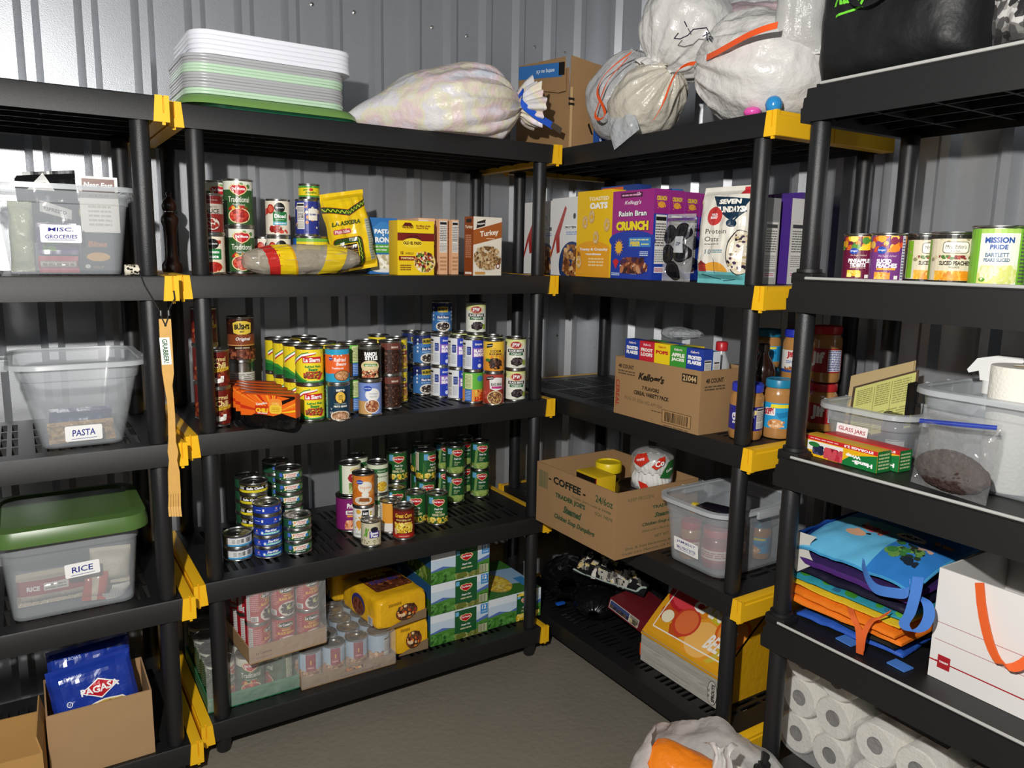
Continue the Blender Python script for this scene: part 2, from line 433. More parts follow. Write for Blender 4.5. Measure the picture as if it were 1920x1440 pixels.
# right-hand unit with solid trays, raised lip and collars
XD, YD, LD, DD = .0057, -.9665, 1.22, .42
ZD = tuple(z+.014 for z in ZS)
def traysolid():
    mb = MB(); L, D = LD, DD
    mb.prism([(0, -TH-.008), (.004, -TH-.008), (.010, -.008), (.010, -.001), (D-.01, -.001), (D-.01, -.008), (D-.004, -TH-.008), (D, -TH-.008), (D, .006), (0, .006), ], .02, L-.02, 'x')
    for a, b in ((0, .03), (L-.03, L)):
        s = -1 if a == 0 else 1
    # stepped end pieces
    mb.prism([(-.0, -TH-.008), (.02, -TH-.008), (.02, .006), (.013, .006), (.011, -.012), (.005, -.014), (.003, -.034), (-.002, -.036)], 0, D, 'y')
    mb.prism([(L, -TH-.008), (L-.02, -TH-.008), (L-.02, .006), (L-.013, .006), (L-.011, -.012), (L-.005, -.014), (L-.003, -.034), (L+.002, -.036)], 0, D, 'y')
    # underside cells
    for k in range(1, 9): mb.box(L*k/9-.003, .01, -TH+.005, L*k/9+.003, D-.01, -.002)
    for k in range(1, 4): mb.box(.02, D*k/4-.003, -TH+.005, L-.02, D*k/4+.003, -.002)
    return mb.mesh('shelf', BLACK, ang=30)
tD = thing('shelving_unit', 'black plastic shelving unit at the right with lip highlights painted in, holding canned fruit', 'shelf', (XD, YD, 0), -pi/2)
tsm = traysolid()
lipm = MB().tube([(.046, .001, .0135), (LD-.046, .001, .0135)], .0035, 8).mesh('front_lip', mat('lip_highlight', 'b5b5b2', .35))  # reflection on the black lip, put into the bead's pale colour
lipb = MB().box(.035, .0008, .0062, LD-.035, .0066, .0125, .001).mesh('lip_rail', BLACK)
colm = MB().box(-.03, -.028, -.002, .03, .028, .026, .006).lathe([(.029, .026), (.0285, .034), (.0225, .035)], 24, cap=False).mesh('collar', BLACK)
for k, z in enumerate(ZD):
    sh = link('shelf', tsm, tD); sh.location.z = z
    l = link('front_lip', lipm, sh); l['label'] = 'front lip coloured pale for its highlight'
    link('lip_rail', lipb, sh)
    for x in (.034, LD-.034):
        for y in (.03, DD-.03):
            if k: c = link('collar', colm, sh); c.location = (x, y, 0)
    if k:
        pm = post_mesh(z+.03, ZD[k-1]-TH-.002, .0225)
        for x in (.034, LD-.034):
            for y in (.03, DD-.03): o = link('post', pm, tD); o.location = (x, y, 0)
fm = MB().lathe([(.017, 0), (.02, .004), (.024, ZD[4]-TH-.002)], 24).mesh('foot', POSTM)
for x in (.034, LD-.034):
    for y in (.03, DD-.03): o = link('foot', fm, tD); o.location = (x, y, 0)
V = Vector
# ================================================================ more shapes
TUBM = mat('clear_tub_plastic', 'ccd2d8', .22, spec=.6, trans=.74)
TUBR = mat('clear_tub_rim', 'cdd2d6', .25, spec=.6, trans=.45)
def ringpts(w, d, r, z, k=5, cx=0, cy=0):
    o = []
    for (sx, sy, a0) in ((1, 1, 0), (-1, 1, pi/2), (-1, -1, pi), (1, -1, 3*pi/2)):
        for i in range(k+1):
            a = a0+i*pi/2/k; o.append((cx+sx*(w/2-r)+r*cos(a), cy+sy*(d/2-r)+r*sin(a), z))
    return o
def loft(mb, rings, capa=True, capb=True):
    R = [[mb.bm.verts.new(p) for p in r] for r in rings]; n = len(R[0])
    for A, B in zip(R, R[1:]):
        for i in range(n): mb.bm.faces.new((A[i], A[(i+1) % n], B[(i+1) % n], B[i]))
    if capa: mb.bm.faces.new(R[0][::-1])
    if capb: mb.bm.faces.new(R[-1])
    return mb
def tub(label, loc, rz, w0, d0, w1, d1, H, group=None, r=.03, ribs=True, m=None, rimm=None, cat='bin'):
    """open storage tub: bottom w0 x d0, mouth w1 x d1; origin at the middle of the bottom"""
    t = thing('storage_tub', label, cat, loc, rz, group); T = .0022
    def ring(k, off, z, rr=None): return ringpts(w0+(w1-w0)*k-2*off, d0+(d1-d0)*k-2*off, max(.004, (rr or r)*(1+.6*k)-off), z)
    mb = MB(); hb = H-.045
    out = [ring(0, .008, 0), ring(.02, .002, .003), ring(.06, 0, .010), ring(.80, 0, hb), ring(.80, -.004, hb+.002), ring(.98, -.004, H-.004)]
    inn = [ring(.98, T-.004, H-.004), ring(.80, T-.004, hb+.004), ring(.80, T, hb+.001), ring(.06, T, .012), ring(.02, .010, .004)]
    loft(mb, out+inn).obj('tub_body', m or TUBM, t)
    mb = MB(); loft(mb, [ring(.98, T-.003, H-.004), ring(.98, -.015, H-.003), ring(.98, -.017, H-.012), ring(.98, -.019, H-.012), ring(.98, -.018, H), ring(.98, T-.004, H+.001), ring(.98, T-.003, H-.004)], False, False).obj('rim', rimm or TUBR, t)
    for s in (-1, 1):
        MB().box(s*(w1/2+.014), -.045, H-.026, s*(w1/2+.024), .045, H-.003, .003).obj('handle', rimm or TUBR, t)
    return t
def tublabel(t, d0, d1, H, zc, xc, w, h, lines, tilt=0., col='2b2f8a', under=True, side=-1, backing='f4f4f2'):
    a = Art(); a.rr(-w/2, -h/2, w/2, h/2, .004, backing)
    n = len(lines)
    for i, s in enumerate(lines): a.text(s, 0, h*(.5-(i+.5)/n)*.8+h*.04, w=w*(.62 if len(s) < 7 else .78), h=h/n*.42, c=col, bold=.015, shear=.08, rot=.02)
    if under: a.line(-w*.34, -h*.36, w*.34, -h*.33, .0012, col)
    def fm(x, y, o):
        z = zc+y*cos(tilt)+x*sin(tilt); X = xc+x*cos(tilt)-y*sin(tilt); k = .06+.74*(z-.01)/(H-.055); d = d0+(d1-d0)*k
        return (X, side*(d/2+.0016+o), z)
    return a.build('paper_label', fm, t, m=MATTE)
def pillow(name, label, cat, W, H, T, loc, rot, m, art=None, backart=None, group=None, seed=1, wr=.006, crimp=.012, nu=22, nv=22, am=None, parent=None, sq=3.):
    """sealed film bag: front faces -Y, bottom edge on the ground"""
    if parent: t = bpy.data.objects.new(name, None); COL.objects.link(t); t.parent = parent
    else: t = thing(name, label, cat, (0, 0, 0), 0, group)
    t.location = loc; t.rotation_euler = rot if isinstance(rot, tuple) else (0, 0, rot)
    R = V((seed*3.1, seed*7.7, seed*1.3))
    def bulge(x, y):
        a = abs(2*x/W); b = max(0, abs(2*(y-H/2)/(H-2*crimp)));
        q = (max(0, 1-a**sq)*max(0, 1-b**sq))**.55 if b < 1 else 0
        n = noise.noise(V((x*28, y*28, 0))+R)+.6*noise.noise(V((x*60, y*16, 3))+R)
        return q*T/2, n*wr*(.25+q)
    def fr(x, y, o=0):
        q, n = bulge(x, y); e = noise.noise(V((0, y*25, 9))+R)*wr*.7; return (x*(1-.04*q/T)+e*(abs(x)*2/W), -q-n-o-.0006, y)
    def bk(x, y, o=0):
        q, n = bulge(x, y); e = noise.noise(V((0, y*25, 9))+R)*wr*.7; return (x*(1-.04*q/T)+e*(abs(x)*2/W), q-n*.5+o+.0006 if q > 0 else -n+.0006, y)
    mb = MB(); mb.grid(lambda u, v: fr((u-.5)*W, v*H), nu, nv); mb.grid(lambda u, v: bk((u-.5)*W, v*H), nu, nv)
    for f, y in ((0, 0), (1, H)): mb.grid(lambda u, v: (fr((u-.5)*W, y) if v == 0 else bk((u-.5)*W, y)), nu, 1)
    for s in (-.5, .5): mb.grid(lambda u, v: (fr(s*W, u*H) if v == 0 else bk(s*W, u*H)), nv, 1)
    mb.obj('film' if not art or m in (FILM,) else 'bag_film', m, t, ang=60)
    NV = [[V(fr((i/nu-.5)*W, j/nv*H)) for j in range(nv+1)] for i in range(nu+1)]
    def frb(x, y, o):
        a_ = min(max((x/W+.5)*nu, 0), nu-1e-6); b_ = min(max(y/H*nv, 0), nv-1e-6); i, j = int(a_), int(b_); a_ -= i; b_ -= j
        P0, P3 = NV[i][j], NV[i+1][j+1]; p = P0+(NV[i+1][j]-P0)*a_+(P3-NV[i+1][j])*b_ if a_ > b_ else P0+(NV[i][j+1]-P0)*b_+(P3-NV[i][j+1])*a_
        return (p.x, p.y-.0008-o, p.z)
    if art: art.build('printed_front', frb, t, du=W/nu, dv=H/nv, m=am or GLOSSP, diag=True)
    if backart: backart.build('printed_back', lambda x, y, o: bk(-x, y, o+.0007), t, du=W/nu, dv=H/nv, m=am or GLOSSP)
    return t
# ================================================================ tins
def food(a, cx, cy, rx, ry, cols, n=60, size=.003, seed=1, rim='f2ede2', dish='d8cfc0', asp=1.):
    a.ell(cx, cy, rx*1.13, ry*1.13, rim, 26).ell(cx, cy, rx, ry, dish, 26)
    a.blobs(cx-rx*.88, cy-ry*.88, cx+rx*.88, cy+ry*.88, n, size, cols, seed, True, asp); return a
BEANS = ['6b3526', '7f4030', '54261a', '93523c']; BLK = ['241a1c', '33262a', '17100f', '4a3a3e']; CORN = ['f1cf3a', 'ffe05c', 'dcae1e', 'fbe887']
GB = ['6f8f3c', '8aa64e', '57752c', 'a3b965']; TOM = ['b3261b', 'd63b2a', '8f1a14', 'e8604a']
def Wd(r): return pi*r
def a_tomsauce(r, H):
    a = Art(); w = Wd(r); a.rect(-w, 0, w, H, '8c2320').rect(-w, H*.82, w, H, '6f1718').rect(-w, H*.5, w, H*.78, 'b9b2a4')
    a.text('TOMATO', 0, H*.69, w=.034, c='5a5048', bold=.01); a.text('SAUCE', 0, H*.575, h=.0125, w=.046, c='241a18', bold=.02)
    a.text('TOMATO SAUCE', 0, H*.88, w=.036, c='c9b7b0'); food(a, 0, H*.22, .022, .016, ['8e1d18', 'a52c20'], 30, .004, rim='6b1512'); return a
def a_sigsauce(r, H):
    a = Art(); w = Wd(r); a.rect(-w, 0, w, H, 'efe3cd').blobs(-w, H*.1, w, H, 16, .009, TOM, 3).blobs(-w, H*.6, w, H*.9, 10, .01, ['c8402e', 'd9614a'], 9)
    a.ell(0, H*.8, .017, .014, '15130f').text('Signature', 0, H*.8, w=.026, c='fff', shear=.2, bold=.02)
    a.rr(-.024, H*.36, .024, H*.66, .003, '1c7a3c').text('Tomato', 0, H*.575, w=.036, c='fff', bold=.04).text('Sauce', 0, H*.45, w=.030, c='fff', bold=.04)
    food(a, 0, H*.15, .025, .014, ['a81f16', 'c22d20'], 30, .004, rim='e9cf9f', dish='b32318'); return a
def a_dmtrad(r, H):
    a = Art(); w = Wd(r); a.rect(-w, 0, w, H, '2f5a2b').rect(-w, H*.8, w, H, 'e8ecdc').blobs(-w, H*.78, w, H*.97, 26, .007, ['5c8a48', '88ab74', 'cfd9c4'], 4)
    for s in (-1, 1): a.rect(s*w*.62-.012, H*.08, s*w*.62+.012, H*.94, '1c3a20' if s < 0 else 'd9d5bb'); a.fine(s*w*.62-.010, H*.12, s*w*.62+.010, H*.9, 16, '76805f', 4+s)
    a.logo(0, H*.8, .048, .032); a.text('Traditional', 0, H*.58, w=.060, h=.016, c='f5f3e6', bold=.01); a.text('Pasta Sauce', 0, H*.46, w=.034, c='f5f3e6')
    a.blobs(-.03, H*.33, .03, H*.44, 9, .007, TOM+['e2b13a', '4f7d34'], 6); food(a, 0, H*.2, .028, .020, TOM, 50, .004, 3, rim='e8d7a6', dish='a02a1c', asp=1.8); return a
def a_diced(r, H):
    a = Art(); w = Wd(r); a.rect(-w, 0, w, H, 'efe5d3').blobs(-w, 0, w, H, 14, .011, TOM, 8)
    a.ell(-.022, H*.76, .012, .014, 'b5271d').ell(-.022, H*.76, .008, .010, 'd9604a'); a.ell(.006, H*.8, .016, .015, '171512').text('Signature', .006, H*.8, w=.025, c='fff', shear=.2, bold=.02)
    a.rr(-.014, H*.38, .028, H*.68, .003, '1c7a3c').text('Diced', .007, H*.55, w=.034, c='fff', bold=.04).fine(-.006, H*.43, .02, H*.47, 1, 'bfe0c0'); a.rect(-.014, H*.28, .028, H*.38, '5fb6cf'); a.fine(-.01, H*.3, .024, H*.36, 1, 'eee')
    a.blobs(-.03, H*.03, .03, H*.26, 14, .006, TOM+['e9d9c0'], 5); return a
def a_jal(r, H):
    a = Art(); w = Wd(r); a.rect(-w, 0, w, H, 'f2d722').rect(-w, H*.82, w, H, '4c9a35').rect(-w, 0, w, H*.14, '4c9a35'); a.blobs(-w, H*.84, w, H*.98, 30, .003, ['7cc04f', '2f7a28'], 3)
    a.text('Jalapeños', .004, H*.38, w=.036, c='2c6b25', bold=.03, shear=.2).ell(.004, H*.66, .007, .004, 'c92a20').line(-.02, H*.6, -.005, H*.66, .003, '3c8b2c'); return a
def a_bluecan(r, H):
    a = Art(); w = Wd(r); a.rect(-w, 0, w, H, '27358f').blobs(-w, H*.1, w, H*.9, 60, .006, ['d98a3f', 'e9e2d2', '5c3a24', '27358f', '3a49a8'], 5)
    a.nutri(-.037, H*.15, -.012, H*.95); a.rr(.0, H*.42, .03, H*.78, .003, 'f3f0e6').text('GUMBO', .015, H*.6, w=.024, c='22308c', bold=.04); return a
def a_bigyellow(r, H):
    a = Art(); w = Wd(r); a.rect(-w, 0, w, H, 'f3d92a').rect(-w, H*.9, w, H, '7ab648').rect(-w*.42, 0, -w*.27, H, '2166b8').ell(.04, H*.72, .008, .008, '3c9444')
    a.text('Beans', .0, H*.5, w=.07, c='c22a22', bold=.04).rect(-w, 0, w, H*.18, '6e3b22'); return a
def a_hormel(r, H):
    a = Art(); w = Wd(r); a.rect(-w, 0, w, H, '6e1a14').blobs(-w, 0, w, H*.45, 90, .006, ['5b1c12', '8a3320', '3a120d', 'a5512d'], 2)
    a.text('Hormel', -.002, H*.8, w=.046, h=.013, c='e9cf8a', bold=.02).text('Chili', .004, H*.62, w=.036, h=.017, c='f1d98e', bold=.03)
    a.poly([(-.03, H*.38), (.034, H*.47), (.034, H*.57), (-.03, H*.48)], 'e0bd35').text('Original', .002, H*.475, w=.04, c='7a2015', rot=.13)
    a.blobs(-.012, H*.1, .014, H*.3, 9, .006, ['f0ede2', 'fff', 'd7d3c4'], 4, asp=2.); return a
def a_bushorig(r, H):
    a = Art(); w = Wd(r); a.rect(-w, 0, w, H, '37160d').rect(-w, H*.36, w, H*.62, '8a4321').rect(-w, H*.34, w, H*.365, 'd9a25a').blobs(-w, H*.86, w, H, 40, .004, ['5b2716', '6e321d'], 4)
    a.poly([(-.026, H*.66), (-.028, H*.9), (-.012, H*.95), (.012, H*.95), (.03, H*.9), (.028, H*.66), (.012, H*.62), (-.012, H*.62)], 'f2d34a').text("BUSH'S", .001, H*.805, w=.047, h=.017, c='1c1208', bold=.06).text('BEST', .001, H*.69, w=.014, c='1c1208', bold=.04)
    a.text('Original', .003, H*.5, w=.046, h=.014, c='fff', shear=.25, bold=.02).text('BAKED BEANS', 0, H*.29, w=.044, c='e8d7b4', bold=.02); a.blobs(-w*.8, 0, w*.8, H*.25, 150, .0042, BEANS+['a05a3c'], 6, asp=1.4); return a
def a_plain(r, H):
    a = Art(); w = Wd(r); a.rect(-w, 0, w, H*.55, 'd6d3cc').fine(-w*.6, H*.08, w*.6, H*.48, 4, '8e8b85'); return a
def a_lasierra(r, H):
    a = Art(); w = Wd(r); a.rect(-w, 0, w, H, 'f5df2b'); a.blobs(-w, H*.85, w, H, 40, .002, ['e7a81f', 'fff6a0'], 1)
    for x0 in (-.052, .075):
        a.poly([(x0-.01, H*.52), (x0-.01, H*.6), (x0+.03, H*.86), (x0+.07, H*.92), (x0+.07, H*.88), (x0+.03, H*.80)], 'fff'); a.poly([(x0-.01, H*.48), (x0-.01, H*.53), (x0+.03, H*.80), (x0+.07, H*.88), (x0+.07, H*.85), (x0+.03, H*.76)], 'c3202a'); a.poly([(x0-.01, H*.60), (x0-.01, H*.64), (x0+.03, H*.89), (x0+.05, H*.94), (x0+.05, H*.91), (x0+.03, H*.86)], '2c8c3c')
    a.poly([(-w, H*.0), (w, 0), (w, H*.08), (.0, H*.04), (-.02, H*.12), (-.05, H*.34), (-w, H*.40)], '3a9a3a').poly([(-w, 0), (-w, H*.28), (-.05, H*.24), (-.02, H*.05), (0, 0)], '1f7434')
    a.rr(-.02, H*.6, .036, H*.78, .002, 'd0202c').text('La Sierra', .008, H*.69, w=.05, h=.013, c='fff', bold=.04)
    a.blobs(-.018, H*.12, .034, H*.34, 60, .004, ['8a5230', 'a56b3f', '6e3c22', 'c22e22'], 2).text('Refried Pinto', .01, H*.49, w=.046, c='2d8a3c', bold=.04).text('Beans', .01, H*.4, w=.026, c='2d8a3c', bold=.05)
    a.poly([(.02, H*.1), (.038, H*.3), (.042, H*.28), (.03, H*.08)], 'c8201c').fine(-.01, H*.03, .03, H*.07, 1, 'e8f0c0'); return a
def a_refried(r, H):
    a = Art(); w = Wd(r); a.rect(-w, 0, w, H, '2aa3cc').rect(-w, H*.26, w, H*.84, 'ee6a2c').blobs(-w, H*.24, w, H*.29, 30, .003, ['ee6a2c', '2aa3cc'], 3).blobs(-w, H*.80, w, H*.86, 40, .002, ['ee6a2c', '2aa3cc', 'fff'], 4)
    a.ell(-.02, H*.72, .007, .005, '2447a8').text('kroger', -.02, H*.72, w=.011, c='fff', bold=.03); a.text('Refried', .008, H*.69, w=.036, h=.012, c='fff', bold=.02, shear=.15).text('Beans', .012, H*.56, w=.030, c='fff', bold=.02, shear=.1).text('Traditional', .0, H*.43, w=.034, c='fff', bold=.02)
    food(a, .014, H*.2, .021, .014, ['c78f5f', 'b97f50', 'd8a778'], 24, .004, rim='6e4423', dish='c48a5a'); return a
def a_pinto(r, H):
    a = Art(); w = Wd(r); a.rect(-w, 0, w, H, '7cc0b4').rect(-w*.32, 0, w*.42, H, '16384e'); a.blobs(-w*.62, H*.35, -w*.34, H*.95, 40, .003, ['1d5a7c', 'd8e4d0', '96306a', '2b86a0'], 2)
    a.ell(.006, H*.68, .021, .023, '17222b').ell(.006, H*.66, .0145, .017, 'eac04a').text('SIETE', .006, H*.88, w=.026, h=.0065, c='f2efe0', bold=.05); a.fine(.0, H*.58, .012, H*.74, 4, '6b5220')
    a.text('PINTO BEANS', .006, H*.38, w=.040, h=.006, c='f2efe0', bold=.05).text('CHARRO REFRIED', .006, H*.46, w=.036, c='c9dccf').text('V', -.022, H*.3, h=.006, c='fff').text('GF', -.022, H*.18, h=.006, c='fff'); food(a, .006, H*.08, .027, .014, ['b98a68', 'd4ab87', '8a5e44'], 34, .003, 2, rim='f1e6d0', dish='c09472'); return a
def a_ranch(r, H):
    a = Art(); w = Wd(r); a.rect(-w, 0, w, H, '17150f').rect(-w, H*.93, w, H, '4b4a44'); a.text('RANCH', .002, H*.79, w=.038, h=.0125, c='fff', bold=.07).text('STYLE', .004, H*.66, w=.040, h=.0125, c='fff', bold=.07)
    a.ell(.0, H*.40, .030, .018, 'e2d2a2').rect(-.02, H*.4, .022, H*.48, '4a8c3a').fine(-.016, H*.42, .018, H*.46, 1, 'fff'); a.blobs(-.026, H*.04, .026, H*.3, 110, .0032, ['d58a62', 'f0dcae', 'b55a3c', '8a3c28', 'e5b58a'], 4); return a
def a_gvchili(r, H):
    a = Art(); w = Wd(r); a.rect(-w, 0, w, H, '7f95d3').rect(-w, 0, w*.05, H*.42, 'd7a86a').ell(.010, H*.63, .024, .020, 'f2f1ee').ell(-.006, H*.83, .013, .0085, '2a50b4').text('Great Value', -.006, H*.83, w=.021, c='fff', bold=.03).text('Chili Beans', .012, H*.66, w=.028, c='3a4a9c').fine(.0, H*.54, .024, H*.6, 2, '9aa')
    food(a, .008, H*.26, .0215, .019, ['a85d3c', 'c78558', '8a4630', 'e0b58c'], 70, .003, 3, rim='f3efe8', dish='9c5a3c'); return a
def a_brown(r, H):
    a = Art(); w = Wd(r); a.rect(-w, 0, w, H, '3a221a').rect(-w, H*.78, w, H, '6e3a30').text('BEANS', .01, H*.86, w=.024, c='e8d9c4', bold=.03); a.blobs(-w, 0, w, H*.74, 420, .003, ['4a2d22', '2c1913', '5e3a2c', '72503f'], 3); return a
def a_vista(r, H):
    a = Art(); w = Wd(r); a.rect(-w, 0, w, H, 'f3dd2c').rect(-w, H*.46, w, H*.62, '8c3a24'); a.text('Buena Vista', 0, H*.77, w=.062, h=.018, c='2a2f8c', bold=.04).text('PINTO BEANS', 0, H*.54, w=.05, c='f6ead0', bold=.04); a.blobs(-w, H*.03, w, H*.44, 200, .0048, ['d99a5c', 'c07c42', 'e9b87e', '8c5230'], 5, asp=1.3).rect(-w, 0, w, H*.04, 'f3dd2c'); return a
def a_bushblack(r, H):
    a = Art(); w = Wd(r); a.rect(-w, 0, w, H, '3f79b9').rect(-w, H*.6, w, H, '1d2a66').ell(0, H*.62, .05, .01, '3f79b9'); a.poly([(-.018, H*.68), (-.02, H*.86), (0, H*.9), (.02, H*.86), (.018, H*.68)], 'c9b23a').text("BUSH'S", 0, H*.78, w=.033, h=.010, c='1c1a10', bold=.06)
    a.rr(-.024, H*.44, .026, H*.56, .002, '24367c').text('Black Beans', .001, H*.5, w=.043, h=.0085, c='fff', bold=.03, shear=.1); a.fine(-.02, H*.37, .02, H*.41, 1, 'cfe0f4'); food(a, .002, H*.16, .025, .016, BLK, 70, .003, 2)
    for k in range(4):
        for s in (-1, 1): a.ell(s*.036, H*(.84-.14*k), .0035, .0035, 'e6eefb', 10).fine(s*.036-.004, H*(.78-.14*k), s*.036+.004, H*(.8-.14*k), 1, 'cfe0f4')
    return a
def a_sw(r, H):
    a = Art(); w = Wd(r); a.rect(-w, 0, w, H, 'f3f3e6').rect(-w, H*.86, w, H, 'e3e89a').blobs(-w, H*.78, w, H*.92, 50, .005, ['e3e89a', 'f0f2c8'], 4); a.ell(0, H*.80, .025, .0135, 'f0c898').ell(0, H*.81, .018, .012, 'a8232c').text('S&W', 0, H*.81, w=.027, h=.013, c='fff', bold=.05, shear=.2)
    a.rr(-.030, H*.55, .030, H*.665, .002, '1b1512').text('BLACK BEANS', 0, H*.607, w=.050, h=.0075, c='fff', bold=.04).rr(-.024, H*.44, .026, H*.54, .002, '2c6a45').text('Organic', .001, H*.49, w=.036, h=.010, c='e8f3e4', shear=.3, bold=.02)
    a.poly([(-.016, H*.12), (-.018, H*.24), (-.004, H*.37), (.016, H*.37), (.026, H*.28), (.022, H*.12), (.004, H*.06)], '1f1417').blobs(-.014, H*.1, .022, H*.35, 40, .0042, BLK+['6a5a62'], 5, True, 1.4); a.ell(-.026, H*.2, .0055, .005, 'cfd8cf').ell(-.026, H*.2, .004, .0035, 'f3f3e6')
    a.rr(.024, H*.1, .036, H*.28, .002, '9fb33c').fine(-.01, H*.035, .012, H*.06, 1, '8a8a80'); return a
def a_krblack(r, H):
    a = Art(); w = Wd(r); a.rect(-w, 0, w, H, 'e9ecf1').rect(-.012, 0, .05, H, '2740b8').rect(-.012, H*.42, .05, H*.74, '8a5bc0').text('kroger', .012, H*.86, w=.030, c='fff', bold=.03, shear=.2).text('BLACK', .014, H*.64, w=.040, h=.012, c='fff', bold=.06).text('BEANS', .014, H*.50, w=.040, h=.012, c='fff', bold=.06)
    a.text('X', .014, H*.3, h=.008, c='9fb0e8').ell(.014, H*.12, .007, .007, 'dfe6fa'); a.rr(-.031, H*.5, -.016, H*.78, .002, '1d2e7c').fine(-.03, H*.53, -.018, H*.74, 4, '8fa0e0').fine(-.034, H*.1, -.016, H*.44, 9, 'a9afb9').nutri(-.056, H*.08, -.036, H*.94); return a
def a_krgreen(r, H):
    a = Art(); w = Wd(r); a.rect(-w, 0, w, H, '6abf45').rect(-w, 0, w, H*.42, 'f0a04a').blobs(.0, .0, .05, H*.4, 40, .006, ['e2502c', 'f0c04a', 'c8301c'], 4); a.rect(-.036, H*.45, -.008, H*.96, 'e6edb0').fine(-.034, H*.48, -.011, H*.92, 9, '8a9a5c').rect(-.036, 0, -.010, H*.42, '3f72c4').fine(-.034, H*.05, -.013, H*.38, 6, 'a9c4ea').ell(.02, H*.8, .012, .010, '3f8ac4'); return a
def a_lowsod(r, H):
    a = Art(); w = Wd(r); a.rect(-w, 0, w, H, 'e8962c').rect(-w, H*.45, w, H, 'f6c83c').blobs(-w, H*.35, w, H*.55, 60, .008, ['e8962c', 'f6c83c', 'f0b034'], 4)
    a.poly([(-.026, H*.78), (-.025, H*.91), (-.004, H*.95), (-.005, H*.83)], '1c1712').text('Signature', -.015, H*.865, w=.018, c='fff', rot=.12, bold=.03).text('LOW', .002, H*.77, w=.012, c='7a4a1c').text('SODIUM', .006, H*.68, w=.036, h=.009, c='5c2f14', bold=.03).text('BLACK BEANS', .006, H*.58, w=.042, h=.007, c='5c2f14', bold=.05)
    a.blobs(-.018, H*.06, .028, H*.44, 150, .0035, BLK+['4a2c22', '6b4430'], 6, True).ell(-.02, H*.37, .009, .005, '3f7a3c'); return a
def a_sigblack(r, H):
    a = Art(); w = Wd(r); a.rect(-w, 0, w, H, 'b8473c').blobs(-w, 0, w, H*.5, 60, .008, ['a83c30', 'c4564a', '93301f'], 4); a.poly([(-.016, H*.84), (-.014, H*.5), (.008, H*.42), (.034, H*.48), (.034, H*.9), (.01, H*.93)], '8c2a2a').poly([(-.014, H*.82), (-.012, H*.52), (.008, H*.44), (.032, H*.5), (.032, H*.88), (.01, H*.91)], 'eeebe8')
    a.poly([(-.026, H*.8), (-.024, H*.92), (.0, H*.96), (-.001, H*.84)], '1c1712').text('Signature', -.012, H*.88, w=.020, c='fff', rot=.13, bold=.03).text('BLACK BEANS', .011, H*.67, w=.038, h=.010, c='3a3632', bold=.04).rect(-.006, H*.52, .03, H*.6, 'c03a86'); food(a, .006, H*.2, .024, .021, ['8a5a3c', 'b98a5c', '6a3c28', 'd8ba6a'], 90, .003, 3, rim='e6d2a8', dish='7a4a30'); return a
def a_safecatch(r, H):
    a = Art(); w = Wd(r); a.rect(-w, 0, w, H, '15151f').rect(-w, 0, w, H*.32, 'f3e12c'); a.fine(-w*.8, H*.84, w*.8, H*.92, 1, 'd9c93c')
    for x in (0, w*1.0):
        a.text('Safe Catch', x*.98-.0 if x else .0, H*.58, w=.055, h=H*.34, c='fff', bold=.06)
    a.rect(-.055, H*.4, -.036, H*.76, 'c9c9c9').rect(.036, H*.4, .06, H*.76, 'c9c9c9').fine(-.03, H*.1, .03, H*.2, 1, '8a7f1c'); return a
def a_starkist(r, H):
    a = Art(); w = Wd(r); a.rect(-w, 0, w, H, '1f3fae')
    a.text('StarKist', .012, H*.7, w=.036, h=H*.36, c='fff', bold=.04, shear=.25).poly([(-.012, H*.12), (-.006, H*.42), (.044, H*.44), (.04, H*.12)], '7fd0c4').fine(-.002, H*.2, .036, H*.36, 1, 'e8fbf6').ell(-.014, H*.42, .006, H*.28, '3c6ad8').ell(-.014, H*.36, .0035, H*.2, 'f2f4f8').rect(-.036, H*.5, -.030, H*.75, 'e6a6c0').fine(-.04, H*.2, -.026, H*.42, 2, '9db2f0')
    a.fine(.06, H*.3, .10, H*.7, 2, 'dfe6fa').rect(-.075, H*.3, -.07, H*.7, 'fff').line(-.098, H*.5, -.08, H*.5, .0015, 'dfe6fa'); return a
def a_cots(r, H):
    a = Art(); w = Wd(r); a.rect(-w, 0, w, H, '24573a').blobs(.028, H*.05, .06, H*.95, 60, .004, ['3c6e3c', '587f3a', '24472c'], 3)
    a.poly([(-.014, H*.3), (-.018, H*.8), (.02, H*.95), (.034, H*.9), (.028, H*.36)], 'f6f1ea').text('Chicken', .008, H*.72, w=.030, h=H*.22, c='d2584a', bold=.02, shear=.1).text('of the Sea', .008, H*.5, w=.026, h=H*.16, c='d2584a', bold=.02).ell(-.0105, H*.62, .0025, H*.16, 'e8a23c').ell(-.014, H*.3, .003, H*.1, 'f0e08a')
    a.rr(-.031, H*.4, -.020, H*.85, .001, '4a6fd0').ell(.031, H*.5, .006, H*.2, '3f8fd0').text('CHUNK LIGHT', .006, H*.18, w=.030, h=H*.12, c='fff', bold=.05).ell(-.027, H*.16, .002, H*.06, 'e9f2e4').fine(.04, H*.2, .058, H*.8, 4, '9fb48c'); return a
def a_whitetuna(r, H):
    a = Art(); w = Wd(r); a.rect(-w, 0, w, H, 'e4e4e4').rect(-w, 0, w, H*.2, '4aa3d8').rect(-w, H*.93, w, H, '25305c').rect(-w, 0, -w*.3, H, '3c4a46').bars(.022, H*.3, .04, H*.85, bg=None, n=10).fine(-.02, H*.3, -.010, H*.8, 5, '888').fine(-.006, H*.3, .004, H*.75, 3, '777').bars(.006, H*.35, .016, H*.8, bg=None, n=8); return a
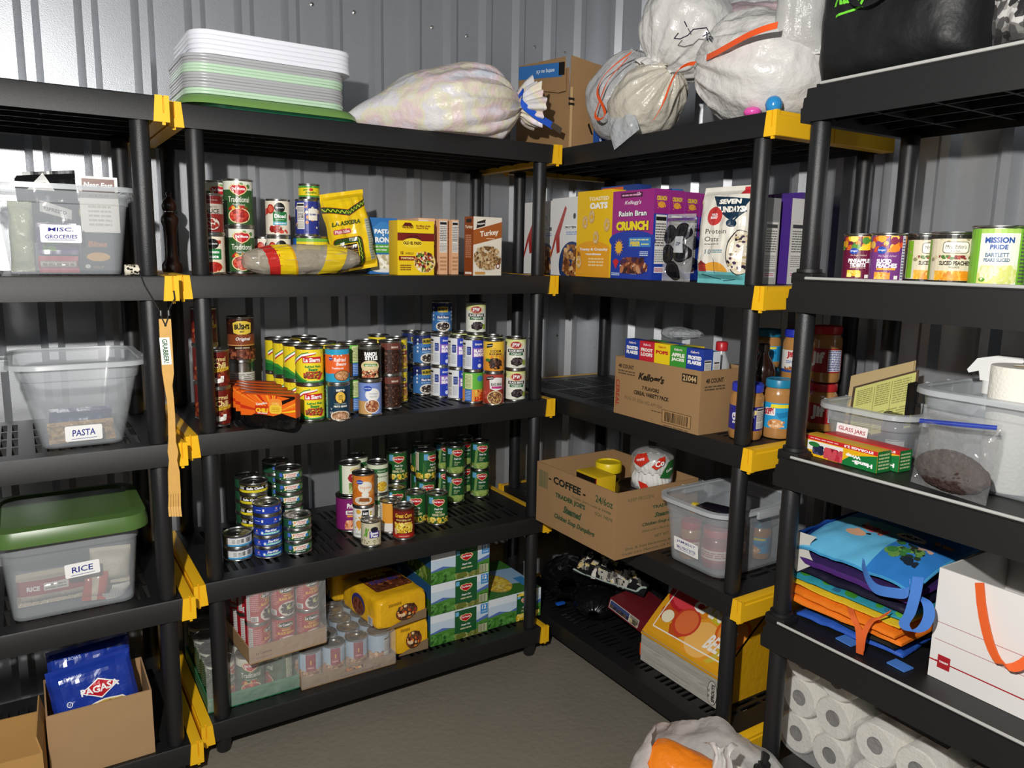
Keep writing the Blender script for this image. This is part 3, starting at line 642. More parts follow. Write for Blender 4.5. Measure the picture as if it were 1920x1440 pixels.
def a_sweetpot(r, H):
    a = Art(); w = Wd(r); a.rect(-w, 0, w, H, '8a2470').text('Princella', .006, H*.78, w=.056, h=.017, c='fff', bold=.05, shear=.1).rr(-.026, H*.5, .04, H*.63, .002, 'f4efe8').text('Sweet Potatoes', .008, H*.565, w=.058, h=.009, c='7a1f60', bold=.05).rect(-.022, H*.42, .036, H*.48, 'f0a23c'); a.blobs(-.03, H*.03, .034, H*.32, 28, .010, ['e8814a', 'f2a878', 'c8562c', 'f7c9a4'], 4, True, 1.3); return a
def a_greenbean(r, H):
    a = Art(); w = Wd(r); a.rect(-w, 0, w, H, 'eef0dc').rect(-w*.5, 0, -w*.3, H, '2f7a3c').blobs(-.01, H*.03, .03, H*.4, 30, .006, GB+['cfe0a8'], 3, asp=2.); a.poly([(-.01, H*.48), (-.014, H*.58), (-.008, H*.7), (.04, H*.86), (.045, H*.62), (.0, H*.4)], 'a82030').text('S&W', .012, H*.65, w=.026, c='fff', bold=.06, shear=.2).ell(.012, H*.86, .018, .008, 'e8d8a0'); return a
def a_pumpkin(r, H):
    a = Art(); w = Wd(r); a.rect(-w, 0, w, H, 'de7f2c').blobs(-w, H*.3, w, H, 30, .014, ['e08a34', 'd0701f', 'e89a48'], 5); a.ell(.006, H*.62, .024, .019, 'f6efe2').ell(-.012, H*.80, .011, .0075, '2a50b4').text('Great Value', -.012, H*.80, w=.018, c='fff', bold=.03).text('Pumpkin', .007, H*.60, w=.034, h=.009, c='e49a4a', bold=.01).ell(.006, H*.36, .012, .010, 'f7f3ea').ell(.0, H*.16, .030, .014, 'f2ece0').ell(.0, H*.16, .025, .011, 'd8cbb4').poly([(-.016, H*.13), (-.012, H*.26), (.018, H*.24), (.02, H*.11)], '9a5a28'); return a
def a_365(r, H):
    a = Art(); w = Wd(r); a.rect(-w, 0, w, H, 'f6f5f0').ell(-.016, H*.46, .012, .014, 'e89a3c').ell(-.018, H*.9, .009, .008, 'eab04a').blobs(-.034, H*.2, .0, H*.9, 10, .0028, ['e8c23c', '7fa83c', 'd8822c'], 6, asp=1.6); a.poly([(-.006, H*.96), (.016, H*.96), (.016, H*.76), (.005, H*.68), (-.006, H*.76)], '17181a').text('365', .005, H*.84, w=.017, h=.009, c='fff', bold=.05).text('PUMPKIN', .01, H*.56, w=.038, c='222', bold=.04).fine(-.03, H*.08, .0, H*.16, 2, '999').blobs(.02, H*.2, .036, H*.9, 9, .007, ['e8c23c', '7fa83c'], 8); return a
def a_peas(r, H):
    a = Art(); w = Wd(r); a.rect(-w, 0, w, H, 'd5ceb0').blobs(-w, H*.02, w, H*.28, 110, .0022, ['6b6a3c', '8f8a5c', 'efe9d0', '4c4a2c'], 3).blobs(-w, H*.4, w, H*.96, 30, .0012, ['55532f'], 2)
    a.ell(-.016, H*.60, .004, .016, '5f9a35').line(-.024, H*.42, -.008, H*.78, .0045, '7fb04a'); a.ell(.010, H*.72, .012, .009, '1a1626').rr(-.006, H*.34, .026, H*.64, .001, '4a3596').text('Sweet', .010, H*.56, w=.026, h=.009, c='fff', bold=.05).text('Peas', .010, H*.43, w=.022, h=.009, c='fff', bold=.05); return a
def a_wholegreen(r, H):
    a = Art(); w = Wd(r); a.rect(-w, 0, w, H, 'dfe8cc').rect(-w, H*.7, w, H*.86, '2c6b38').text('Natural', .01, H*.78, w=.03, c='e8f2da', shear=.2).text('Whole Kernel', .012, H*.58, w=.044, c='27492c', bold=.03); food(a, .012, H*.22, .02, .018, CORN, 30, .003, dish='d9a72c'); return a
def a_owhite(r, H):
    a = Art(); w = Wd(r); a.rect(-w, 0, w, H, 'f2f0ea').rect(-.02, H*.3, .03, H, 'eda63c').fine(-.03, H*.1, -.022, H*.9, 10, '999'); return a
def a_greatcorn(r, H):
    a = Art(); w = Wd(r); a.rect(-w, 0, w, H, '7c1f1a').rect(-w, 0, w, H*.14, 'b52a22').rect(-w, H*.93, w, H, '551512'); a.text('Great Corn', 0, H*.78, w=.060, h=.014, c='f2c93c', bold=.03, shear=.15).rr(-.030, H*.57, .030, H*.68, .002, '5c1a12').text('WHOLE KERNEL CORN', 0, H*.625, w=.052, h=.006, c='f0d488', bold=.03).blobs(-.032, H*.18, .032, H*.55, 150, .0038, CORN, 3).ell(-.026, H*.22, .005, .010, 'e8b88c').fine(-.015, H*.05, .018, H*.09, 1, 'f0d0b0'); return a
def a_dmcorn(r, H):
    a = Art(); w = Wd(r); a.rect(-w, 0, w, H, '23602f').blobs(-w*.9, 0, w*.9, H*.22, 220, .0042, CORN, 3).blobs(-w, H*.15, w, H*.5, 30, .003, ['23602f', '2f7440'], 5); a.rect(-w*.62, H*.30, -w*.42, H, 'f0ead8').fine(-w*.61, H*.32, -w*.43, H*.96, 10, 'b09a6a').rect(-.030, H*.72, -.014, H*.95, '6fb4e0').rect(-.033, H*.0, -.028, H*.6, '3c7a2c').logo(.004, H*.77, .040, .026).text('Fresh Cut', .004, H*.54, w=.028, h=.007, c='fff', bold=.03, shear=.3).text('WHOLE', .004, H*.42, w=.022, h=.007, c='f2e9b8', bold=.03).text('KERNEL CORN', .004, H*.32, w=.042, h=.008, c='f2e9b8', bold=.03); return a
def a_dmgb(r, H):
    a = Art(); w = Wd(r); a.rect(-w, 0, w, H, '20582f').blobs(-w*.9, 0, w*.9, H*.22, 60, .006, GB, 3, asp=2.2).poly([(-.03, 0), (-.022, H*.78), (-.012, H*.78), (-.018, 0)], '7ba05a').rect(-.034, H*.75, -.016, H*.96, '6fb4e0').rect(-w*.62, H*.30, -w*.46, H, 'd9d9b8').logo(.006, H*.80, .040, .026).text('Fresh Cut', .006, H*.58, w=.028, h=.007, c='fff', bold=.03, shear=.3).text('Green', .004, H*.44, w=.022, h=.006, c='c8e0a0', bold=.02).text('CUT', .0, H*.35, w=.014, h=.006, c='f2e9b8').ell(.006, H*.13, .024, .013, '9db55c').blobs(-.016, H*.03, .028, H*.25, 24, .006, GB, 6, asp=2.).text('12', -.036, H*.07, h=.007, c='f2f2e0', bold=.05); return a
def a_pine(r, H):
    a = Art(); w = Wd(r); a.rect(-w, 0, w, H, '6d1a3c').blobs(-w, H*.68, w, H, 60, .009, ['f4c92c', 'f8e070', 'd9622c', '4c8a34', 'e8a02c'], 4); a.ell(-.014, H*.66, .010, .007, '2a4fb0').text('kroger', -.014, H*.66, w=.015, c='fff', bold=.02).text('No Sugar Added', -.004, H*.56, w=.034, c='f0d0c0', shear=.2).text('PINEAPPLE', -.002, H*.44, w=.046, h=.009, c='fff', bold=.05).text('TIDBITS', -.004, H*.34, w=.034, h=.009, c='fff', bold=.05).fine(-.02, H*.26, .014, H*.29, 1, 'e8c8c0').blobs(-.026, H*.06, .004, H*.22, 16, .006, ['f6d23c', 'f9e680', 'e0b020'], 5).rect(.029, 0, .036, H, 'e8e8f0').fine(.030, H*.05, .0355, H*.95, 14, '3b4a90').rect(.012, H*.04, .02, H*.12, 'f0f0e8'); return a
def a_peach(r, H):
    a = Art(); w = Wd(r); a.rect(-w, 0, w, H, '7a3c86').blobs(-w, H*.64, w, H, 60, .009, ['f08a2c', 'f8b03c', 'd9502c', '8a3050', 'f6c860'], 4); a.ell(-.014, H*.68, .010, .008, '2a4fb0').text('kroger', -.014, H*.68, w=.015, c='fff', bold=.02).text('No Sugar Added', -.002, H*.55, w=.036, c='f0d0e0', shear=.2).text('SLICED', -.008, H*.44, w=.030, h=.009, c='fff', bold=.05).text('PEACHES', -.002, H*.34, w=.042, h=.010, c='fff', bold=.05).rect(-.022, H*.24, .016, H*.29, 'e8a83c').blobs(-.026, H*.04, .006, H*.20, 12, .0065, ['f7a83c', 'f9c860', 'f09020'], 5, asp=1.7).rect(.028, 0, .037, H, 'e8e8f0').fine(.029, H*.05, .0365, H*.95, 14, '3b4a90').rect(.014, H*.04, .022, H*.12, 'f0f0e8'); return a
def a_edlin(r, H):
    a = Art(); w = Wd(r); a.rect(-w, 0, w, H, 'ddd4b8').blobs(-w, H*.45, w, H*.98, 80, .004, ['c8bc98', '8c8464', 'e8e0c8', 'a89c78'], 4); a.rect(-w*.5, H*.08, -w*.36, H*.9, '7db32c').rect(-w, H*.92, w, H, '22201c').rect(-w, 0, w, H*.06, '22201c')
    a.rr(-.024, H*.62, .024, H*.86, .006, '6e6a5c').rr(-.0225, H*.635, .0225, H*.845, .005, 'f4efe0').text("Mrs. Edlin's", 0, H*.755, w=.038, h=.008, c='3a3428', shear=.2).text('Kitchen', 0, H*.67, w=.018, c='3a3428', shear=.2).blobs(-.03, H*.5, .03, H*.58, 26, .003, ['8a2c30', '4f7a34', 'b5544a'], 5).text('SLICED PEACHES', 0, H*.42, w=.056, h=.0085, c='2a241c', bold=.03).text('IN JUICE', 0, H*.33, w=.018, c='2a241c').blobs(-.036, H*.06, .036, H*.26, 40, .008, ['f6ac2c', 'f9c24c', 'e8921c', 'fbd680'], 5, asp=1.6); return a
def a_pears(r, H):
    a = Art(); w = Wd(r); a.rect(-w, 0, w, H, '7cb83a').rect(-.034, 0, .036, H, 'f1f3e2').rect(-.034, H*.92, .036, H, 'a9cf62').text('MISSION', .0, H*.80, w=.050, h=.0115, c='2a50a0', bold=.05).text('PRIDE', .0, H*.68, w=.030, h=.009, c='2a50a0', bold=.04).text('BARTLETT', -.002, H*.54, w=.040, h=.008, c='4a6a8c', bold=.03).text('PEARS SLICED', -.002, H*.45, w=.044, h=.007, c='4a6a8c', bold=.03).blobs(-.034, H*.03, .036, H*.36, 22, .012, ['f0efb0', 'e6e68a', 'f7f6d0', 'd9dc7c'], 4, True, 1.3).ell(-.024, H*.1, .006, .004, '5a9a2c').fine(.040, H*.05, .056, H*.95, 14, '666'); return a
def a_costena(r, H):
    a = Art(); w = Wd(r); a.rect(-w, 0, w, H, 'b01c28').rect(-.06, H*.06, -.046, H*.95, 'dcd6d2').fine(-.059, H*.08, -.047, H*.92, 14, '888').fine(-.044, H*.35, -.020, H*.92, 9, 'd8989c').rect(-.044, H*.03, -.022, H*.2, 'f3f0ee').bars(-.042, H*.04, -.025, H*.18, bg=None, n=10)
    a.ell(.012, H*.83, .026, .0105, 'e8c23c').ell(.012, H*.835, .0245, .0095, '17120f').text('La Costeña', .012, H*.835, w=.042, h=.009, c='fff', bold=.05).text('WHOLE', .012, H*.66, w=.026, h=.007, c='f2c02c', bold=.05).text('BLACK BEANS', .012, H*.56, w=.050, h=.0085, c='f2c02c', bold=.05).ell(-.018, H*.48, .005, .005, 'c86a4a'); food(a, .016, H*.22, .028, .020, BLK+['3c3038'], 60, .0045, 3); a.blobs(.008, H*.2, .024, H*.34, 12, .004, ['d8dc7c', '8cb84a', 'eef0b0'], 7); return a
def a_traybean(r, H):
    a = Art(); w = Wd(r); a.rect(-w, 0, w, H, 'b6cde0').rect(-w, 0, w, H*.4, 'c99a68').blobs(-w, 0, w, H*.45, 200, .005, ['d8a878', 'b9825a', 'e9c8a0', '8c5a3c'], 4, asp=1.3).rect(.0, H*.42, .03, H, '9c2438').text('I', .015, H*.72, h=.014, c='f0c04a', bold=.05).fine(.006, H*.5, .024, H*.58, 1, 'e8b0a8').nutri(-.056, H*.1, -.03, H*.92); return a

CANS = {}; RELAX = []
def relax(posts=()):
    """nudge neighbouring stacks apart so that no two cans touch or cut a post"""
    global RELAX
    G = []
    for o, x, y, r, z0, z1 in RELAX:
        for g in G:
            if abs(g[1]-x) < .006 and abs(g[2]-y) < .006 and abs(g[5]-z0) < .004: g[0] += o; g[3] = max(g[3], r); g[5] = z1; break
        else: G.append([list(o), x, y, r, z0, z1, x, y])
    for it in range(60):
        for i, a in enumerate(G):
            for b in G[i+1:]:
                if a[4] < b[5]-.002 and b[4] < a[5]-.002:
                    dx, dy = b[1]-a[1], b[2]-a[2]; d = math.hypot(dx, dy) or 1e-5; m = a[3]+b[3]+.0016-d
                    if m > 0: k = m/d/2; a[1] -= dx*k; a[2] -= dy*k; b[1] += dx*k; b[2] += dy*k
            for px, py in posts:
                dx, dy = a[1]-px, a[2]-py; d = math.hypot(dx, dy) or 1e-5; m = a[3]+.0245-d
                if m > 0: a[1] += dx*m/d; a[2] += dy*m/d
    for g in G:
        for o in g[0]: o.location.x += g[1]-g[6]; o.location.y += g[2]-g[7]
    RELAX = None
STD = (.0373, .1095)
def can_type(key, fn, r, h, lid='std', tab=False):
    CANS[key] = dict(fn=fn, r=r, h=h, tab=tab, body=None, lab=None, lid=lid)
for k, f in dict(tomsauce=a_tomsauce, sigsauce=a_sigsauce, diced=a_diced, bluecan=a_bluecan, hormel=a_hormel, refried=a_refried, pinto=a_pinto, ranch=a_ranch, gvchili=a_gvchili, brown=a_brown, vista=a_vista, bushblack=a_bushblack, sw=a_sw, krblack=a_krblack, krgreen=a_krgreen, lowsod=a_lowsod, sigblack=a_sigblack, greenbean=a_greenbean, pumpkin=a_pumpkin, c365=a_365, wholegreen=a_wholegreen, owhite=a_owhite, greatcorn=a_greatcorn, dmcorn=a_dmcorn, dmgb=a_dmgb, edlin=a_edlin, pine=a_pine, peach=a_peach, costena=a_costena, traybean=a_traybean).items(): can_type(k, f, *STD)
can_type('dmtrad', a_dmtrad, .043, .135); can_type('bushorig', a_bushorig, .0425, .140); can_type('plain', a_plain, .0405, .075); can_type('lasierra', a_lasierra, .0425, .1095)
can_type('jal', a_jal, .0335, .045); can_type('bigyellow', a_bigyellow, .055, .113); can_type('pears', a_pears, .0500, .120); can_type('bigedlin', a_edlin, .0470, .1105); can_type('sweetpot', a_sweetpot, .050, .120); can_type('peas', a_peas, .0335, .085)
for k, f, h in (('safecatch', a_safecatch, .0355), ('starkist', a_starkist, .0335), ('cots', a_cots, .0395), ('whitetuna', a_whitetuna, .040)): can_type(k, f, .0435, h, tab=True)
def can_meshes(c):
    r, h = c['r'], c['h']
    m = MB().lathe([(r-.0035, .0025), (r-.0028, .0002), (r-.0005, .0002), (r, .0012), (r-.0002, .0032), (r-.0022, .0048), (r-.0022, h-.0048), (r-.0002, h-.0032), (r, h-.0012), (r-.0005, h), (r-.0022, h), (r-.0034, h-.004), (r-.0055, h-.0045), (r-.008, h-.0032), (r-.010, h-.0042), (r*.55, h-.0042), (r*.52, h-.0036), (.0, h-.0036)], 32, cap=False)
    m.bm.faces.new([v for v in m.bm.verts if abs(v.co.z-.0025) < 1e-6])
    return m.mesh('tin', TIN, ang=50)
TABM = MB().box(-.004, -.012, 0, .004, .001, .0012, .0004).lathe([(.007, 0), (.008, .0008), (.007, .0016), (.0045, .0016), (.0040, .0008), (.0045, 0)], 16, (0, .006, 0), cap=False).mesh('pull_tab', TIN)
def can(key, label, loc, off=0., group=None, parentless=True):
    """off = degrees the label's front is turned to the viewer's right"""
    c = CANS[key]; d = CAM-Vector(loc); rz = math.atan2(d.x, -d.y)+radians(off)
    t = thing('tin_can', label, 'can', loc, rz, group)
    if c['body'] is None: c['body'] = can_meshes(c)
    b = link('tin', c['body'], t)
    if c['lab'] is None:
        H = c['h']-.0125; o = c['fn'](c['r'], H).build('paper_label', cyl(c['r']-.0016, .0063), t, du=c['r']*.2); c['lab'] = o.data
    else: link('paper_label', c['lab'], t)
    if c['tab']: l = link('pull_tab', TABM, t); l.location = (0, 0, c['h']-.0036)
    if RELAX is not None: RELAX.append([[t], loc[0], loc[1], c['r'], loc[2], loc[2]+c['h']])
    return t
def stack(keys, labels, p, z, offs=0, group=None):
    for i, k in enumerate(keys):
        o = offs[i] if isinstance(offs, (list, tuple)) else offs
        can(k, labels[i], (p.x, p.y, z), o, group); z += CANS[k]['h']+.0006
def base(u, v, z, r=.0373):
    P = onz(u, v, z); d = Vector((P.x-CAM.x, P.y-CAM.y)).normalized(); return Vector((P.x+d.x*r, P.y+d.y*r, z))
# ---- back wall unit, third shelf down from the top (beans)
Z3 = ZS[2]
def at(x, y): return V((x, y, 0))
UL = ('lower', 'upper')
p = at(-1.078, .115)
stack(['hormel']*2, ['dark red chili can, %s of the two just behind the front left post' % q for q in ('lower', 'upper')], p, Z3, [14, 10])
stack(['hormel']*3, ['dark red chili can, %s of three stacked behind the left post' % q for q in ('bottom', 'middle', 'topmost')], at(-1.083, .232), Z3, [8, 18, 12])
stack(['plain', 'plain', 'bushorig'], ['silver can at the bottom, under the tall brown baked beans can', 'silver can with a white band right under the tall brown baked beans can', 'tall dark brown baked beans can with a yellow badge on top of its stack'], at(-.952, .348), Z3, [0, 0, 6])
# yellow refried beans: a front pair with three more pairs behind it to the left
ls = [(-.822, .068), (-.832, .158), (-.838, .248), (-.838, .338)]
for i, (x, y) in enumerate(ls):
    n = ('front', 'second', 'third', 'rearmost')[i]
    stack(['lasierra']*2, ['yellow refried beans can, %s of the %s pair beside the chili packs' % (q, n) for q in UL], at(x, y), Z3, [4, 0] if i == 0 else [24+4*i, 22+5*i])
for i, (x, y) in enumerate([(-.738, .165), (-.745, .258), (-.748, .350)]):
    n = ('front', 'middle', 'rear')[i]
    stack(['lasierra']*2, ['yellow refried beans can, %s of the %s pair behind the orange refried beans' % (q, n) for q in UL], at(x, y), Z3, 60)
stack(['pinto', 'refried'], ['teal pinto beans can with a black and gold round badge, on the shelf', 'orange and blue refried beans can standing on the teal pinto can'], at(-.748, .035), Z3, [2, 0])
stack(['krgreen', 'krgreen'], ['green can behind the orange refried beans can, %s one' % q for q in UL], at(-.668, .135), Z3, 70)
stack(['gvchili', 'ranch'], ['pale blue and white chili beans can under the black beans can', 'black beans can with bold white letters standing on the pale blue can'], at(-.640, .048), Z3, [-2, 2])
stack(['ranch', 'ranch'], ['black can, %s of the pair right behind the bold white lettered bean can' % q for q in UL], at(-.612, .150), Z3, 150)
stack(['brown', 'brown'], ['dark brown bean can, %s of the pair left of the blue lettered yellow cans' % q for q in UL], at(-.548, .130), Z3, 10)
stack(['vista', 'vista'], ['yellow bean can with blue letters, %s of the front pair beside the brown cans' % q for q in UL], at(-.480, .205), Z3, 8)
stack(['vista', 'vista'], ['yellow bean can with blue letters, %s of the rear pair beside the brown cans' % q for q in UL], at(-.505, .300), Z3, 30)
# black beans block: left columns in a diagonal row, one column of white cans on the right
cols = [(-.345, .375), (-.330, .300), (-.298, .222), (-.268, .150), (-.242, .078)]
kk = ['bushblack', 'bushblack', 'krblack', 'krblack', 'krblack']; low = ['bushblack', 'bushblack', 'krblack', 'krblack', 'krgreen']
nm = {'bushblack': 'blue black beans can', 'krblack': 'blue, white and purple black beans can', 'krgreen': 'green and orange bean can'}
wh = ['farthest left', 'second from the left', 'third from the left', 'fourth from the left', 'beside the orange can']
for (x, y), lo, up, w_ in zip(cols, low, kk, wh):
    of = 30 if up == 'bushblack' else 14
    stack([lo, up], [nm[lo]+', lower, '+w_, nm[up]+', upper, '+w_], at(x, y), Z3, [of-4 if lo != 'krblack' else of+10*(x > -.29), of])
stack(['sigblack', 'lowsod'], ['red black beans can with a white panel, under the orange can', 'orange and yellow low sodium black beans can at the front, on the red can'], at(-.222, .045), Z3, [0, 0])
stack(['sw', 'sw'], ['white black beans can, %s of the front pair beside the right post' % q for q in UL], at(-.103, .050), Z3, [8, 2])
for i, (x, y) in enumerate([(-.145, .135), (-.165, .215), (-.190, .292), (-.212, .370)]):
    stack(['sw', 'sw'], ['white black beans can, %s of the %s pair in the right-hand row' % (q, ('second', 'third', 'fourth', 'fifth')[i]) for q in UL], at(x, y), Z3, 20)
can('bushblack', 'dark blue black beans can standing alone on top of the blue columns', (-.262, .296, Z3+.2205), 6)
can('bushblack', 'dark blue black beans can at shelf level under the topmost blue can', (-.262, .296, Z3), 6); can('bushblack', 'dark blue black beans can in the second layer under the topmost blue can', (-.262, .296, Z3+.110), 6)
can('sw', 'white black beans can standing alone on top of the white cans', (-.168, .215+.0, Z3+.2205), 2)
# chili bowls in printed card sleeves
def chilibowl():
    t = thing('chili_bowl', '-', 'microwave bowl'); W, D, H = .165, .036, .100
    mb = MB()
    def f(u, v):
        a_ = 2*pi*u; c_, s_ = cos(a_), sin(a_); p = .35; z = .022+v*(H-.022)*.0+v*.0; k = (1-(1-v)**2)**.5 if v < 1 else 1
        w = W*(.80+.20*k); return (abs(c_)**p*(1 if c_ > 0 else -1)*w/2, abs(s_)**p*(1 if s_ > 0 else -1)*D/2*(.8+.2*k), v*.034)
    mb.grid(f, 48, 8, wrapu=True); mb.bm.faces.new(sorted([v for v in mb.bm.verts if v.co.z < 1e-6], key=lambda v: math.atan2(v.co.y/D, v.co.x/W)))
    mb.obj('black_bowl', mat('bowl_black', '0e0e10', .15, spec=.7, bump=.3, bscale=60), t)
    sm = MB(); loft(sm, [ringpts(W, D, .006, z) for z in (.0345, H*.97)]+[ringpts(W-.006, D-.006, .005, H)]); sm.obj('card_sleeve', mat('sleeve_orange', 'c9501c', .3), t)
    a = Art(); R = random.Random(3); a.rect(-W/2, .0345, W/2, H*.97, 'ee6a1e')
    for k in range(26):
        an = R.uniform(0, 2*pi); L = R.uniform(.06, .12); wd = R.uniform(.002, .007); c = R.choice(['f7d02c', 'd9301c', 'f6a32c', 'c8341a', 'f28a2c']); cx, cy = .018, H*.45
        P = [(cx, cy), (cx+L*cos(an-wd*8), cy+L*sin(an-wd*8)), (cx+L*cos(an+wd*8), cy+L*sin(an+wd*8))]; a.poly([(min(max(x, -W/2), W/2), min(max(y, .0345), H*.97)) for x, y in P], c)
    a.poly([(.030, H*.78), (W/2, H*.97), (W*.5, H*.90), (.04, H*.70)], '1c120e').poly([(.022, H*.97), (W/2, H*.97), (W/2, H*.9)], '1c120e').poly([(-W/2, .0345), (-W/2, .037), (-W*.3, .038), (-W*.2, .046), (-W*.05, .041), (W*.1, .038), (W*.26, .047), (W*.4, .040), (W/2, .036), (W/2, .0345)], '100c0b')
    a.rr(-.038, .042, .0, .066, .002, 'c8341a').text('CHILI', -.018, .0535, w=.036, h=.012, c='f7d02c', bold=.06).text('Campfire', -.018, .072, w=.034, c='f2e8d8', bold=.04, rot=.15).text('WITH BEANS', -.016, .0455, w=.03, c='fff', bold=.03).rr(.004, .044, .044, .088, .012, 'f3903c').rr(.006, .046, .042, .070, .008, 'f0c83c').text('CHILI', .024, .074, w=.022, c='f0e070', bold=.02).fine(.012, .050, .036, .064, 3, 'c8941c')
    a.build('printed_front', lambda x, y, o: (x, -D/2-.0006-o, y), t, m=GLOSSP); return t
cp = chilibowl(); wh = ['at the very front, overhanging the edge', 'second from the front', 'in the middle of the five', 'second from the back', 'rearmost, by the silver can']
for i in range(5):
    loc = (-.958, .000+.0595*i, Z3+.0005); rz = radians(-42)
    if i == 0: cp.location = loc; cp.rotation_euler.z = rz; o = cp
    else: o = dup(cp, loc, rz)
    o['label'] = 'orange and black chili bowl, '+wh[i]; o['group'] = 'chili bowls'
# ---- back wall unit, fourth shelf (fish, vegetables)
Z4 = ZS[3]
stack(['whitetuna']*2, ['white tuna can with a blue stripe, %s of the pair at the front left' % q for q in UL], base(450, 1052, Z4, .0435), Z4, [8, 4])
p = at(-.962, .215)
ON = ('bottom', 'second', 'third', 'fourth', 'fifth', 'sixth', 'seventh')
stack(['safecatch']*6, ['black and yellow tuna can, %s from the bottom of its stack' % ON[i] if i else 'black and yellow tuna can at the bottom of its stack' for i in range(6)], p, Z4, [10, -8, 12, 4, -14, 6])
stack(['starkist']*5, ['blue tuna can, %s of the stack of five' % ('bottom', 'second from bottom', 'middle', 'second from top', 'topmost')[i] for i in range(5)], base(504, 1047, Z4, .0435), Z4, [2, 6, -4, 78, 84])
stack(['cots']*3, ['green tuna can, %s of the front stack of three' % q for q in ('bottom', 'middle', 'topmost')], base(557, 1041, Z4, .0435), Z4, [3, -2, 4])
stack(['cots']*6, ['green tuna can, %s from the bottom of the tall stack' % ON[i] if i else 'green tuna can at the bottom of the tall stack' for i in range(6)], at(-.846, .235), Z4, [0, 6, 3, -3, 2, 0])
stack(['cots']*6, ['green tuna can, %s from the bottom of the stack behind the tall stack' % ON[i] if i else 'green tuna can at the bottom of the stack behind the tall stack' for i in range(6)], at(-.862, .340), Z4, 30)
stack(['cots']*5, ['green tuna can, %s from the bottom of the stack at the back left' % ON[i] if i else 'green tuna can at the bottom of the stack at the back left' for i in range(5)], at(-.945, .345), Z4, 40)
p = at(-.640, .235)
stack(['sweetpot', 'greenbean'], ['large purple sweet potatoes can beside the pumpkin cans', 'white and green can with a red ribbon on the purple can'], p, Z4, [12, 10])
stack(['c365', 'pumpkin'], ['white can with a black 365 badge under the orange pumpkin can', 'orange pumpkin can standing on the white can'], at(-.632, .135), Z4, [0, 0])
can('peas', 'small speckled sweet peas can with a purple label at the shelf front', base(696, 1027, Z4, .0335), 2)
stack(['wholegreen']*2, ['pale green whole kernel corn can, %s of the pair behind the pumpkin cans' % q for q in UL], at(-.540, .235), Z4, [20, 6])
stack(['wholegreen']*2, ['green banded can, %s of the pair at the very back behind the pumpkin cans' % q for q in UL], at(-.570, .345), Z4, 60)
can('owhite', 'white can with an orange panel left of the red corn can', (-.532, .130, Z4), -18)
can('greatcorn', 'red and brown whole kernel corn can at the shelf front', base(753, 1011, Z4), 0)
can('dmcorn', 'green whole kernel corn can with a red shield, nearest the shelf front', base(818, 985, Z4), 0)
can('dmcorn', 'green corn can just left behind the front green corn can', (-.418, .180, Z4), -6)
can('dmcorn', 'green corn can behind the red corn can, with a pale blue corner', (-.462, .262, Z4), 4)
stack(['dmcorn']*2, ['green corn can, %s of the pair in the left column behind' % q for q in UL], at(-.418, .345), Z4, [0, 2])
stack(['dmcorn']*2, ['green corn can, %s of the pair in the column showing its side panel' % q for q in UL], at(-.322, .305), Z4, [10, 38])
stack(['dmcorn']*2, ['green corn can, %s of the pair at the back of the corn rows' % q for q in UL], at(-.300, .395), Z4, [10, 14])
stack(['dmgb']*2, ['green beans can, %s of the front pair in the left column' % q for q in UL], base(853, 944, Z4), Z4, [4, 6])
stack(['dmgb']*2, ['green beans can, %s of the rear pair in the left column' % q for q in UL], at(-.205, .395), Z4, [12, 12])
stack(['dmgb']*2, ['green beans can, %s of the front pair in the right column' % q for q in UL], base(899, 934, Z4), Z4, [6, 8])
stack(['dmgb']*2, ['green beans can, %s of the rear pair in the right column' % q for q in UL], at(-.105, .410), Z4, 12)
# ---- back wall unit, second shelf (tomatoes, pasta, boxes)
Z2 = ZS[1]
stack(['sigsauce', 'tomsauce'], ['cream tomato sauce can with a green panel beside the left post', 'dark red tomato sauce can on the cream can beside the left post'], at(-1.074, .125), Z2, [6, 6])
stack(['dmtrad']*2, ['tall green pasta sauce can, %s of the front pair' % q for q in UL], at(-.972, .225), Z2, [8, 2])
stack(['dmtrad']*2, ['tall green pasta sauce can, %s of the rear pair, mostly hidden' % q for q in UL], at(-1.010, .325), Z2, [4, 6])
stack(['diced']*2, ['cream diced tomatoes can with a green panel, %s of the pair' % q for q in UL], at(-.862, .210), Z2, [4, 0])
can('diced', 'cream diced tomatoes can behind and left of the diced pair', (-.880, .310, Z2), 20)
can('bigyellow', 'wide yellow and green beans can behind the clear tostada bag', (-.765, .200, Z2), -4)
can('bluecan', 'blue bean can with a white nutrition panel on the wide yellow can', (-.775, .200, Z2+.1136), 6)
can('jal', 'small yellow and green jalapeño can on top of the blue can', (-.768, .200, Z2+.2237), 4)
# ---- right-hand unit, second shelf (tinned fruit)
ZF = ZD[1]+.0066
def facan(k, lab, u, x, off=0, dx=0):
    p = onx(u, 500, x); r = CANS[k]['r']; return can(k, lab, (x, p.y, ZF), off)
facan('pine', 'maroon pineapple tidbits can with yellow fruit, leftmost of the fruit cans', 1610, .10, 2)
facan('peach', 'purple sliced peaches can beside the maroon pineapple can', 1675, .092, 3)
facan('edlin', 'narrow cream peaches can with a green side stripe beside the purple can', 1735, .125, 28)
facan('bigedlin', 'cream sliced peaches can with orange fruit in the middle of the row', 1797, .11, 2)
facan('pears', 'green and white bartlett pears can, tallest of the fruit cans', 1872, .098, 0)
facan('pears', 'green pears can cut off by the right edge of the photograph', 1950, .105, 10)

relax([(x, y) for x in (-LB+.034, -.034) for y in (.0285, .457)]+[(XD+.03, YD-.034)])
